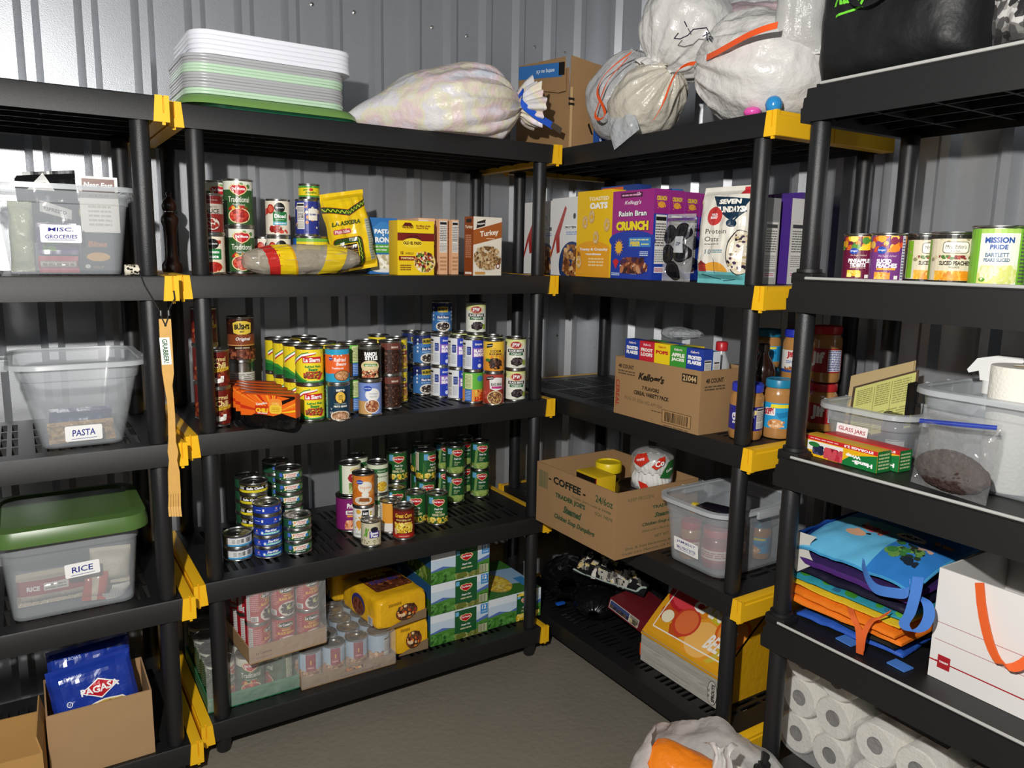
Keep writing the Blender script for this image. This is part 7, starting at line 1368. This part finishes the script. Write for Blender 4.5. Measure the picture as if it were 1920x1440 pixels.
# dark red printed box sticking out
W, H = .20, .045; a = Art(); a.rect(-W/2, 0, W/2, H, '6e1a22').rect(-W*.48, H*.12, W*.2, H*.88, 'd9d4d0').rect(-W*.47, H*.17, -W*.02, H*.83, '3c4a78').blobs(-W*.47, H*.17, -W*.02, H*.5, 30, .008, ['4a3a34', '5c4a3c', '2c2a3a'], 4).rect(0, H*.17, W*.19, H*.83, '8a8478').blobs(0, H*.17, W*.19, H*.6, 16, .007, ['c8b88a', '5c5244'], 4)
t = thing('board_game_box', 'dark red box with a strip of mountain photos sticking out by the fruit bag', 'box', (.205, -.245, ZC5+.070), 0); t.rotation_euler = (radians(0), radians(14), -pi/2+radians(10)); MB().box(-W/2, 0, 0, W/2, .17, H, .001).obj('carton_body', mat('card_6e1a22', '6e1a22', .5), t); a.build('printed_front', plane((0, -.0004, 0), (1, 0, 0), (0, 0, 1), (0, -1, 0)), t, m=GLOSSP)
# shopping bag lying on its back, base towards the room
SW, SH, SD = .348, .112, .31
t = thing('shopping_bag', 'fruit printed shopping bag lying down with its grey plank base to the room', 'bag', (.162, -.536, ZC5+.0008), -pi/2)
SP = [(0, 0), (0, SH*.94), (.245, .300), (.38, .285), (.42, .0)]; mb = MB()
def sprof(u):
    k = min(int(u*4), 3); q = u*4-k; a_, b_ = SP[k], SP[k+1]; return (a_[0]+(b_[0]-a_[0])*q, a_[1]+(b_[1]-a_[1])*q+(.012*math.sin(pi*q) if k == 1 else 0))
mb.grid(lambda u, v: ((v-.5)*SW, *sprof(u)), 64, 20)
for s_ in (-.5, .5): mb.face(*[(s_*SW, y, z) for y, z in SP])
mb.face(*[(x, y, 0) for x, y in ((-SW/2, 0), (SW/2, 0), (SW/2, .42), (-SW/2, .42))])
mb.obj('bag_body', mat('bag_yellow_fabric', 'd9a414', .5, bump=.2, bscale=40), t, ang=50)
a = Art(); a.rect(-SW/2, 0, SW/2, SH*.93, 'aaa79e'); R = random.Random(4)
for k in range(5): y = SH*(.18*k+.0); a.rect(-SW/2, y, SW/2, y+SH*.178, ['b6b3aa', 'afaca3', 'b9b6ae', 'aba89f', 'b3b0a7'][k])
for k in range(46): x, y = R.uniform(-SW/2, SW*.42), R.uniform(0, SH*.9); a.rect(x, y, min(SW/2, x+R.uniform(.02, .07)), y+.0009, '8b8980')
a.ell(SW*.43, SH*.40, .020, .040, '4a4642').ell(SW*.43, SH*.40, .018, .038, 'c4c1b8').text('SPROUTS', SW*.44, SH*.40, w=.058, h=.013, c='3a3632', bold=.06, rot=pi/2).fine(SW*.385, SH*.2, SW*.40, SH*.5, 2, '5a564e').rect(-SW/2, SH*.86, SW/2, SH*.93, 'd89a1c')
a.build('printed_base', plane((0, -.0006, 0), (1, 0, 0), (0, 0, 1), (0, -1, 0)), t, m=MATTE)
a = Art(); a.rect(-SW/2, 0, SW/2, SD, 'e0a020').blobs(-SW*.5, SD*.05, SW*.5, SD*.95, 30, .035, ['d8841c', 'e8b83c', 'c8501c', 'd9c040', 'e89a2c'], 5)
for x, y, r_, c1, c2 in ((-.28, .62, .085, 'b8242c', 'd8404a'), (.12, .22, .07, 'e89a2c', 'f2b860'), (-.12, .30, .05, 'c8402c', 'e0703c'), (.16, .66, .075, 'c9b82c', 'e0d050'), (.36, .42, .06, 'd8601c', 'e8903c')): a.ell(x*SW, y*SD, r_, r_, c1).ell(x*SW, y*SD, r_*.84, r_*.84, c2)
a.P = [([(min(max(x, -SW/2), SW/2), min(max(y, 0), SD)) for x, y in vs], fs, c, k) for vs, fs, c, k in a.P]
a.ell(-SW*.34, SD*.26, .024, .022, 'f0e8c8').rect(-SW*.45, 0, SW*.5, .010, 'd89a1c').line(-SW*.42, SD*.10, SW*.5, SD*.12, .004, 'f0ece4').line(-SW*.42, SD*.10, -SW*.44, SD*.95, .004, 'f0ece4').text("CAN'T", SW*.08, SD*.52, w=.17, h=.045, c='f4f0e8', bold=.06).text('THE', SW*.34, SD*.42, w=.05, h=.018, c='f4f0e8', bold=.05).text('BEET', SW*.30, SD*.24, w=.09, h=.05, c='f4f0e8', bold=.03, shear=.4)
a.build('printed_face', lambda x, y, o: (lambda p: (x, p[0]-.0008-o*.6, p[1]+.0008+o))(sprof(.25+.25*min(.999, y/SD))), t, dv=SD/16, m=MATTE)
MB().box(-SW/2-.012, .004, .01, -SW/2-.001, .07, .055, .002).obj('orange_tab', mat('tab_orange', 'd8501c', .6), t)
o_ = MB(); o_.ribbon([(-.13+.045*cos(q), .19+.015*q, .285+.045*math.sin(q)) for q in [pi*k/10 for k in range(11)]], (0, .028, .004), .002).obj('handle', mat('handle_yellow', 'd9a01c', .6), t)
# ================================================================ right-hand unit contents and the floor
ZR3, ZR4, ZR5 = [z+.0066 for z in ZD[2:5]]
T3 = tub('small clear tub holding a clipboard on the right-hand unit', (.292, -1.062, ZR3), -pi/2, .195, .16, .225, .20, .118, r=.03)
MBC = mat('manila', 'c9b184', .6, spec=.2)
t = thing('file_folder', 'tan file folder leaning out of the small clear tub', 'folder', (.268, -1.048, ZR3+.050)); t.rotation_euler = (radians(-30), radians(-20), -pi/2+radians(-2))
MB().box(-.085, 0, 0, .10, .002, .18).obj('cover', MBC, t); MB().box(-.085, .006, 0, .10, .008, .185).obj('cover', MBC, t)
t = thing('clipboard', 'brown clipboard with a yellow printed sheet in the small clear tub', 'clipboard', (.245, -1.072, ZR3+.046)); t.rotation_euler = (radians(-32), radians(-22), -pi/2+radians(-2))
MB().box(-.085, 0, 0, .105, .003, .165, .001).obj('board', mat('hardboard', '5e4c3c', .6), t)
a = Art(); a.rect(-.076, .004, .100, .158, 'd9d884').fine(-.068, .10, -.02, .148, 8, '9c9a5c').fine(-.01, .085, .03, .150, 10, '9c9a5c', 5).fine(.04, .08, .09, .15, 10, 'a3a164', 8).fine(-.068, .015, .09, .07, 8, 'a3a164', 6).line(-.015, .03, -.015, .145, .0012, '6c6a3c').line(.035, .05, .035, .15, .0012, '6c6a3c')
a.build('paper_sheet', plane((0, -.0006, 0), (1, 0, 0), (0, 0, 1), (0, -1, 0)), t, m=MATTE)
MB().box(.086, -.010, .035, .110, -.001, .125, .003).tube([(.106, -.010, .045), (.125, -.02, .055), (.128, -.022, .08), (.125, -.02, .105), (.106, -.010, .115)], .0015, 6).obj('black_clip', mat('clip_black', '151516', .35), t)
a = Art(); a.rr(-.043, -.014, .043, .014, .001, 'f2efee').text('GLASS JARS', 0, 0, w=.074, h=.013, c='b02840', bold=.015, rot=-.04); a.build('paper_label', plane((-.018, -.098, .058), (1, 0, 0), (0, .1, 1), (0, -1, 0)), T3, m=MATTE)
jar('dark berry jam jar with a white label inside the small clear tub', .262, -1.118, ZR3+.006, .034, .105, mat('berry_dark', '17151c', .15, spec=.7), '2a2a2c', lambda r, H: Art().nutri(-.022, H*.1, .022, H*.95), 0, name='jam_jar', lab_y=.1, lab_h=.45)
def h_front(W, H):
    a = Art(); f = -1; a.rect(-W/2, 0, W/2, H, 'f2b81c').rect(-W/2, H*.80, W/2, H, 'd0262c').poly([(W*.0, 0), (W*.16, H*.5), (W*.5, H*.78), (W*.5, 0)], '1c7a3c').rect(-W*.44, H*.30, W*.06, H*.76, 'f3efe8').blobs(-W*.36, H*.12, -W*.2, H*.6, 14, .009, ['2c2f4c', '4a5078', '1c2038'], 4, True).blobs(-W*.2, H*.02, W*.06, H*.6, 18, .010, ['b82c3c', 'd8505c', '8a1c30'], 5, True).ell(-W*.34, H*.60, W*.08, H*.12, '2c7a3c').text('Wrap', W*.20, H*.52, w=W*.20, h=H*.20, c='fff', bold=.06, rot=pi).text('Handi-', W*.32, H*.26, w=W*.26, h=H*.20, c='fff', bold=.06, rot=pi).text('STORAGE 2.5', W*.26, H*.90, w=W*.38, h=H*.12, c='fff', bold=.04, rot=pi).fine(-W*.4, H*.86, W*.0, H*.94, 1, 'f4c8c8'); return a
def h_side(W, H): a = Art(); a.rect(-W/2, 0, W/2, H, '1c7a3c').fine(-W*.4, H*.1, W*.4, H*.9, 5, 'c8d8a0'); return a
carton('wrap_box', 'green, yellow and red plastic wrap box lying along the shelf lip, front one', 'box', .205, .048, .050, (.086, -1.085, ZR3+.0003), -pi/2+radians(-3), h_front, h_side, base_c='e8b01c')
carton('wrap_box', 'second plastic wrap box tight behind the front one', 'box', .205, .045, .050, (.140, -1.105, ZR3+.0003), -pi/2+radians(-3), h_front, h_side, base_c='c8262c')
T4 = tub('large clear storage tub holding cleaning supplies on the right-hand unit', (.262, -1.415, ZR3), -pi/2, .31, .235, .368, .28, .205, r=.04)
t = thing('spray_bottle', 'clear spray bottle with a white trigger head in the large tub', 'bottle', (.275, -1.318, ZR3+.006), radians(-80))
MB().lathe([(.034, 0), (.040, .006), (.040, .095), (.036, .12), (.024, .14), (.016, .150), (.014, .19)], 32).obj('bottle_body', mat('bottle_frost', 'c5cad0', .2, trans=.45), t); MB().lathe([(.018, .185), (.018, .212), (.015, .214)], 28).obj('collar', WHITE, t)
MB().prism([(-.020, .214), (.020, .214), (.022, .240), (.060, .262), (.058, .272), (.010, .272), (-.030, .262), (-.048, .235), (-.044, .228), (-.024, .235)], -.013, .013, 'y').prism([(.020, .240), (.028, .240), (.040, .215), (.044, .195), (.038, .195), (.030, .215)], -.005, .005, 'y').obj('trigger_head', WHITE, t)
def roll(label, x, y, z, h=.26, r=.062, name='paper_towel_roll', rot=None, pm=None):
    t = thing(name, label, 'paper roll', (x, y, z)); MB().lathe([(.0205, h), (r-.001, h), (r, h-.002), (r, .002), (r-.001, 0), (.0205, 0), (.0205, h)], 48, cap=False).obj('paper', mat('tissue_paper', 'ece9e0', .8, spec=.1, bump=.5, bscale=140, cells=True), t); MB().lathe([(.0200, h-.001), (.0200, .001), (.0190, .001), (.0190, h-.001), (.0200, h-.001)], 28, cap=False).obj('card_core', mat('core_brown', '8a7458', .8), t)
    if rot: t.rotation_euler = rot
    return t
roll('paper towel roll with an embossed pattern standing in the large tub', .214, -1.405, ZR3+.005, .262, .058); roll('paper towel roll behind the front towel roll in the large tub', .320, -1.470, ZR3+.005, .25, .048)
jar('white bottle with a teal band half hidden behind the paper towels', .352, -1.368, ZR3+.006, .024, .205, WHITE, 'e8e8e8', lambda r, H: Art().rect(-Wd(r), 0, Wd(r), H, '1c8078').rect(-Wd(r), H*.5, Wd(r), H, 'e6ecec'), 0, name='bottle', cat='bottle', lab_y=.6, lab_h=.3)
a = Art(); a.rect(-.04, 0, .04, .14, '4a5a86'); t = thing('blue_packet', 'dusty blue packet between the spray bottle and towels', 'packet', (.292, -1.385, ZR3+.006), -pi/2); MB().box(-.02, 0, 0, .02, .02, .14, .003).obj('packet_body', mat('dusty_blue', '46557e', .5), t)
# zip bag with brown crumbs
W, H = .175, .165
t = pillow('zip_bag', 'clear zip bag with a blue seal and dark brown crumbs inside', 'bag', W, H, .055, (.070, -1.352, ZR3+.001), (radians(-7), 0, -pi/2+radians(-10)), film('zip_film', 'fff', .92, .12, .8, 30), seed=61, wr=.004)
a = Art(); a.poly([(-W*.49, H*.80), (W*.49, H*.93), (W*.49, H*.985), (-W*.49, H*.86)], '2c3f9c').poly([(-W*.49, H*.825), (W*.49, H*.955), (W*.49, H*.965), (-W*.49, H*.835)], '4f62b8'); a.build('zip_seal', lambda x, y, o: (x, -.012-o-.010*(1-abs(2*x/W)), y), t, du=.02, m=GLOSSP)
mb = MB(); mb.grid(lambda u, v: ((lambda a_, b_: (.083*cos(a_)*sin(b_)*(1+.10*fbm((cos(a_), sin(a_), b_), 3)), .024*sin(a_)*sin(b_)*(1+.2*fbm((cos(a_), sin(a_), b_+4), 6)), .046-.042*cos(b_)*(1+.10*fbm((cos(a_), sin(a_), b_), 4))))(2*pi*u, pi*v)), 90, 40, wrapu=True)
o = mb.obj('brown_crumbs', mat('crumbs', '3c2a26', .75, bump=1., bscale=90, cells=True, var=.5, vscale=120), t, ang=70)
# ---- fourth shelf: pile of folded shopping bags and the white box
def slab(label, W, D, th, loc, rz, m, seed, tilt=(0, 0), art=None, group='folded shopping bags', arch=0., name='folded_bag'):
    t = thing(name, label, 'bag', loc, 0, group); t.rotation_euler = (tilt[0], tilt[1], rz); sd = V((seed*3.3, seed, seed*7.))
    def top(x, y, o=0):
        e = max(abs(2*x/W), abs(2*y/D)); z = th*(1-e**8*.6); z += arch*(1-(2*y/D)**2)+.004*noise.noise(V((x*16, y*16, 0))+sd)+.002*noise.noise(V((x*40, y*12, 2))+sd); return (x, y, z+o+.001)
    mb = MB(); mb.grid(lambda u, v: top((u-.5)*W, (v-.5)*D), 28, 28); mb.grid(lambda u, v: (lambda p: (p[0], p[1], p[2]-th*(1-max(abs(2*p[0]/W), abs(2*p[1]/D))**8*.6)))(top((u-.5)*W, (v-.5)*D)), 28, 28)
    for s_ in (-.5, .5):
        mb.grid(lambda u, v: (lambda p, q: (p[0], p[1], p[2]-v*(q)))(top(s_*W, (u-.5)*D), th*.4), 28, 1); mb.grid(lambda u, v: (lambda p, q: (p[0], p[1], p[2]-v*(q)))(top((u-.5)*W, s_*D), th*.4), 28, 1)
    mb.obj('folded_fabric', m, t, ang=70)
    if art: art.build('printed_face', lambda x, y, o: top(x, y, .0006+o), t, du=W/28, dv=D/28, m=MATTE)
    return t
def cloth(n, c, r=.45, var=0.): return mat(n, c, r, spec=.4, bump=.25, bscale=35, var=var, vscale=9)
BX, BY = .226, -1.125; z = ZR4+.006
slab('royal blue folded bag at the bottom of the shopping bag pile', .27, .23, .014, (BX-.01, BY-.005, z), -pi/2+.1, cloth('bag_royal', '2a55b0'), 1); z += .020
slab('black mesh bag near the bottom of the shopping bag pile', .27, .25, .014, (BX, BY-.01, z), -pi/2-.05, cloth('bag_blackmesh', '22221f'), 2); z += .020
OB = cloth('bag_orange', 'e87a1e'); t0 = slab('lower orange folded bag in the pile', .30, .27, .016, (BX-.012, BY-.005, z), -pi/2+.04, OB, 3); z += .022
t1 = slab('upper orange folded bag with hanging orange handles', .31, .27, .014, (BX-.015, BY, z), -pi/2-.03, OB, 4, tilt=(radians(1.5), 0)); z += .022
slab('yellow folded bag above the orange ones', .30, .26, .008, (BX-.008, BY, z), -pi/2, cloth('bag_yellow2', 'e8c02c'), 5, tilt=(radians(2), 0)); z += .014
slab('teal and green folded bag with leaf print', .30, .26, .014, (BX, BY, z), -pi/2+.03, cloth('bag_teal', '2c8a9c', var=.3), 6, tilt=(radians(2), 0), art=Art().rect(-.15, -.13, .15, .13, '2c8a9c').blobs(-.15, -.13, .15, .13, 60, .015, ['3c8a2c', '5fae3c', '2c6a8a'], 3)); z += .021
slab('near-black folded bag with bright orange tabs', .31, .26, .020, (BX+.002, BY, z), -pi/2, cloth('bag_navyblack', '17152a'), 7, tilt=(radians(2.5), 0)); z += .028
def fw(W, D): a = Art(); a.rect(-W/2, -D/2, W/2, D/2, '2c1c4c').poly([(-W/2, D*.1), (W*.1, D*.5), (W/2, D*.5), (W/2, D*.2), (0, -D*.1)], '7a2c6c').poly([(-W*.2, D*.1), (W*.3, D*.45), (W*.5, D*.3), (W*.1, -.02)], '9c3a5c'); return a
slab('purple folded bag under the light blue one', .31, .27, .034, (BX+.006, BY, z), -pi/2, cloth('bag_purple', '47246c'), 8, tilt=(radians(4), 0), art=fw(.31, .27)); z += .044
# light blue bag arched over the pile with a pale lining
W, D = .315, .285; t = thing('shopping_bag', 'light blue bag with children swimming print draped over the pile', 'bag', (BX+.005, BY-.012, z)); t.rotation_euler = (radians(3), 0, -pi/2)
def fa(x, y, o=0):
    zz = .040*(1-(max(0, -2*y/D))**2.)+.006*noise.noise(V((x*12, y*12, 5)))+.004*noise.noise(V((x*30, y*20, 2))); e = abs(2*x/W); return (x, y, zz-.02*e**6+o)
mb = MB(); mb.grid(lambda u, v: fa((u-.5)*W, (v-.5)*D), 34, 30); mb.grid(lambda u, v: fa((u-.5)*W, (v-.5)*D, -.003), 34, 30); mb.obj('blue_cover', mat('bag_lightblue', '4a9fd0', .35, spec=.5, bump=.2, bscale=30), t, ang=70)
a = Art(); a.rect(-W*.49, -D*.49, W*.12, D*.49, '62b4dc').rect(W*.12, -D*.49, W*.49, D*.49, '2f7ac4').rect(-W*.49, D*.22, W*.3, D*.49, '2c6cb8').ell(-W*.12, D*.02, .026, .018, 'c98a6c').ell(-W*.18, -D*.12, .026, .016, 'd8a888').blobs(-W*.22, -D*.10, -W*.0, D*.12, 16, .010, ['a8405c', 'c96a7a', '2a1c1c', 'd8a080'], 3).ell(W*.16, D*.10, .036, .022, 'eef2f0').text('RS', W*.16, D*.10, w=.044, h=.020, c='1c2c5c', bold=.04, shear=.3).line(W*.10, D*.06, W*.24, D*.12, .003, '1c2c5c').blobs(W*.12, -D*.3, W*.4, -D*.02, 34, .012, ['3c7a3c', '2a3c2c', '6a9a4c', '1c2a3a', 'c8a08a'], 5).blobs(W*.3, D*.1, W*.45, D*.22, 8, .010, ['c98a6c', '3a5a8a'], 6)
a.build('printed_face', lambda x, y, o: fa(x, y, .0008+o), t, du=W/34, dv=D/30, m=MATTE)
mb = MB(); mb.grid(lambda u, v: (-W*.5+.004+.006*cos(pi*u)-.030*math.sin(pi*u), -D*.48+v*D*.9, .036-.128*u+.01*noise.noise(V((u*4, v*6, 1)))), 14, 20).obj('royal_side', cloth('bag_royal', '2a55b0'), t, ang=70)
mb = MB(); mb.grid(lambda u, v: (-W*.5+.010+.05*v-.020*math.sin(pi*u), -D*.48+v*.004-.002*u, .034-.11*u*(1-.35*v)), 14, 8).obj('pale_lining', mat('lining_pale', 'c9c7c0', .6), t, ang=70)
tb = V(t.location)
HB = mat('handle_blue', '4a7fd0', .5, bump=.3, bscale=90)
def sp(u, v, x): p = onx(u, v, x); return (p.x, p.y, p.z)
strap(t, 'handle', [sp(u, v, x) for u, v, x in ((1617, 1055, .09), (1625, 1080, .075), (1640, 1102, .065), (1665, 1110, .06), (1700, 1112, .06), (1705, 1095, .065))], (0, 0, .024), HB).matrix_parent_inverse = t.rotation_euler.to_matrix().inverted().to_4x4()
strap(t, 'handle', [sp(u, v, x) for u, v, x in ((1722, 1082, .07), (1716, 1115, .05), (1706, 1150, .045), (1695, 1170, .045), (1708, 1184, .045), (1730, 1178, .045), (1742, 1155, .05), (1738, 1130, .06), (1720, 1118, .075))], (0, -.024, .006), HB).matrix_parent_inverse = t.rotation_euler.to_matrix().inverted().to_4x4()
t = t1; OT = mat('handle_orange', 'e0662c', .6, bump=.3, bscale=90)
def st(pts, wid, m=OT, tt=None): strap(tt or t1, 'handle', [sp(*p) for p in pts], wid, m).matrix_parent_inverse = (tt or t1).rotation_euler.to_matrix().inverted().to_4x4()
st(((1594, 1140, .08), (1600, 1158, .055), (1610, 1180, .05), (1612, 1205, .048), (1612, 1226, .05)), (0, -.018, .002)); st(((1640, 1158, .07), (1628, 1172, .055), (1618, 1195, .05), (1614, 1222, .052)), (0, -.016, .008)); st(((1668, 1148, .07), (1650, 1158, .06), (1636, 1165, .06)), (0, -.006, .012))
for i, (u, v, x, lb) in enumerate(((1590, 1186, .085, 'blue fabric tab lying left below the bag pile'), (1690, 1214, .085, 'blue fabric tab lying below the middle of the bag pile'))):
    p = onx(u, v, x); tt = thing('fabric_tab', lb, 'tab', (p.x, p.y, ZR4+.001)); MB().prism([(-.018, -.022), (.016, -.024), (.020, .020), (-.014, .022)], 0, .003, 'z').obj('folded_strap', HB, tt)
for u, v in ((1585, 1112), (1668, 1150)):
    p = onx(u, v, .075)
# white box with orange handle
W, D, H = .32, .30, .252; a = Art(); a.rect(-W/2, 0, W/2, H, 'e4e1de').rect(-W*.46, H*.16, W*.5, H*.172, 'a8242c').rect(-W*.5, H*.155, -W*.44, H*.168, 'a8242c').rect(-W*.445, H*.11, -W*.36, H*.23, 'a8242c').text('TARGET', -W*.402, H*.17, w=.02, c='fff', bold=.04).line(-W*.48, H*.52, W*.5, H*.52, .0012, 'a85a5c').line(-W*.48, H*.36, W*.5, H*.36, .0012, 'a85a5c')
t = open_box('white cardboard carry box with a wide orange fabric handle', (.106, -1.338-W/2, ZR4), -pi/2-.01, W, D, H, art=a, m=mat('box_white', 'dedbd8', .6, spec=.3), name='carry_box')
MB().box(-W/2+.004, .004, .01, W/2-.004, D-.004, .012).obj('inner_liner', mat('liner_brown', '7a6248', .8), t)
ob = MB(); ob.ribbon([(x, -.004-.02*math.sin(pi*q), H-.002-(.145)*math.sin(pi*q)**.8) for q, x in [(k/16, -W*.235+.155*(k/16)) for k in range(17)]], [(.018, -.004, .008*(1 if k < 8 else -1)) for k in range(17)], .003); ob.obj('handle', mat('handle_orange_wide', 'f0662a', .6, bump=.3, bscale=120), t)
ob = MB(); ob.ribbon([(-W*.05+.06*k/8, D*.5, H-.01+.015*math.sin(pi*k/8)) for k in range(9)], (0, .025, .01), .003); ob.obj('handle', mat('handle_orange_wide', 'f0662a', .6), t)
# ---- toilet paper packs on the bottom shelf
TP = mat('tissue_paper', 'ece9e0', .8); CORE = mat('core_grey', '6a6460', .9); PF = film('pack_film', 'fff', .80, .12, .8, 30)
def tppack(label, x, y, z, nc, nr, group='toilet paper packs', r=.0545, L=.100, depth=2, rz=0., wrapc='c9b0a4'):
    t = thing('toilet_paper_pack', label, 'toilet paper', (x, y, z), -pi/2+rz, group)
    for i in range(nc):
        for j in range(nr):
            cx, cz = (i-(nc-1)/2)*2*r*.985, r+j*2*r*.975
            MB().lathe([(.021, 0), (r-.004, -.001), (r, .004), (r, L*depth-.004), (r-.004, L*depth), (.021, L*depth)], 40, (cx, .004, cz), ax='y', cap=False).obj('paper_roll', TP, t)
            MB().lathe([(.021, .002), (.021, .06), (.0, .06)], 28, (cx, .004, cz), ax='y', cap=False).obj('card_core', CORE, t)
    W, H, D = nc*2*r+.004, nr*2*r*.985+.006, L*depth+.012; mb = MB()
    def wf(u, v):
        a_ = 2*pi*u; c_, s_ = cos(a_), sin(a_); p = .38; X = abs(c_)**p*(1 if c_ > 0 else -1)*W/2; Z = abs(s_)**p*(1 if s_ > 0 else -1)*H/2+H/2; n = noise.noise(V((X*20, v*8, Z*20)))*.003; return (X*1.005+n, -.004+v*D, max(.0004, Z+n))
    mb.grid(wf, 72, 16, wrapu=True); mb.grid(lambda u, v: ((lambda q: (q[0]*v, q[1]-.002, H/2+(q[2]-H/2)*v))(wf(u, 0))), 72, 5, wrapu=True); mb.obj('clear_film', PF, t, ang=70)
    a = Art(); a.rect(-W*.42, .05, W*.42, D*.95, wrapc).poly([(-W*.15, .055), (W*.40, .055), (W*.40, .17), (-W*.15, .17)], 'c9d0d0').ell(W*.14, .115, .038, .034, '3a4a3c').ell(W*.14, .115, .033, .029, 'c9d0c8').text('100% RECYCLED', W*.14, .115, w=.05, c='3a4a3c', bold=.03).poly([(-W*.28, .07), (-W*.18, .06), (W*.1, .19), (-W*.1, .2)], '4a3430').fine(-W*.1, .175, W*.38, .2, 2, '8a8078')
    a.build('printed_top', lambda x, y, o: (x, y, H+.0035+o), t, m=GLOSSP); return t
tppack('toilet paper pack, left one of the three, stacked three rolls high', .165, -1.030, ZR5, 2, 3, rz=-.05)
tppack('toilet paper pack, middle one of the three, two rolls wide', .150, -1.262, ZR5, 2, 2, rz=-.03)
tppack('toilet paper pack, right one cut off by the frame corner', .150, -1.498, ZR5, 2, 2, rz=-.02)
# ---- grocery bag on the floor with an orange roll and a toilet roll
FX, FY = -.150, -.955
t = thing('grocery_bag', 'open white plastic grocery bag on the floor in front of the shelves', 'bag', (FX, FY, 0), radians(-38)); mb = MB()
def fg(u, v):
    a_ = 2*pi*u; H = .200+.055*cos(a_-1.38)+.012*cos(2*a_+1)+.010*cos(5*a_); q = v; rx, ry = .178, .140
    r = (.80+.26*math.sin(pi*min(1, q*.75)))*(1-.16*max(0, q-.72)/.28); n = noise.noise(V((cos(a_)*2.2, sin(a_)*2.2, q*3)))*.020+.006*(1-abs(noise.noise(V((cos(a_)*9, sin(a_)*9, q*4)))*2))
    return ((rx*r+n)*cos(a_), (ry*r+n)*sin(a_), .0008+q*H)
mb.grid(fg, 96, 30, wrapu=True); mb.grid(lambda u, v: (lambda p: (p[0]*v, p[1]*v, .0008))(fg(u, 0)), 96, 3, wrapu=True)
gm_ = bagmat('grocery_film', 'e9e8e6', .3, bump=.5, bscale=30, transl=.35, trans=.10); mb.obj('bag_film', gm_, t, ang=75)
mb = MB()
for (x0, y0, sx) in ((.02, -.118, 1), ):
    mb.grid(lambda u, v: (x0+(u-.5)*(.035+.10*abs(v-.55)*1.2)+.006*noise.noise(V((u*9, v*7, 1))), y0+.075*v+.01*math.sin(u*9), .155+.135*math.sin(pi*v*.62)+.004*math.cos(u*22)), 16, 18)
mb.obj('handle', gm_, t, ang=75)
t = thing('orange_roll', 'bright orange rolled bag lying across the floor grocery bag', 'roll', (-.215, -.830, .170)); t.rotation_euler = V((.10, -.26, -.03)).to_track_quat('Z', 'Y').to_euler()
mb = MB(); mb.grid(lambda u, v: ((lambda a_: ((.062+.004*noise.noise(V((cos(a_)*3, sin(a_)*3, v*5))))*cos(a_)*(1-.25*abs(2*v-1)**6), (.056+.004*noise.noise(V((cos(a_)*3, sin(a_)*3, v*5+3))))*sin(a_)*(1-.25*abs(2*v-1)**6), v*.215))(2*pi*u)), 48, 20, wrapu=True); mb.lathe([(.040, .215), (0, .218)], 24, cap=False).lathe([(0, 0), (.045, .0)], 24, cap=False).obj('orange_film', mat('orange_roll_film', 'f5861c', .35, bump=.35, bscale=50), t, ang=70)
t = roll('toilet roll with a grey core inside the floor grocery bag', FX+.045, FY+.045, .06, .10, .050, name='toilet_roll', rot=(radians(50), radians(-15), radians(-20)))
pillow('snack_packet', 'small printed packet with red and yellow marks in the floor bag', 'packet', .10, .12, .04, (FX+.055, FY-.030, .05), (radians(-30), radians(25), radians(-30)), mat('packet_cream', 'd8d2c8', .4), Art().text('SNACK', 0, .085, w=.07, h=.02, c='1c1a1a', bold=.06, rot=-.3).blobs(-.03, .05, .04, .1, 12, .006, ['c8301f', '1c1a1a', 'f0c02c', '2a9aa0'], 4), seed=71)
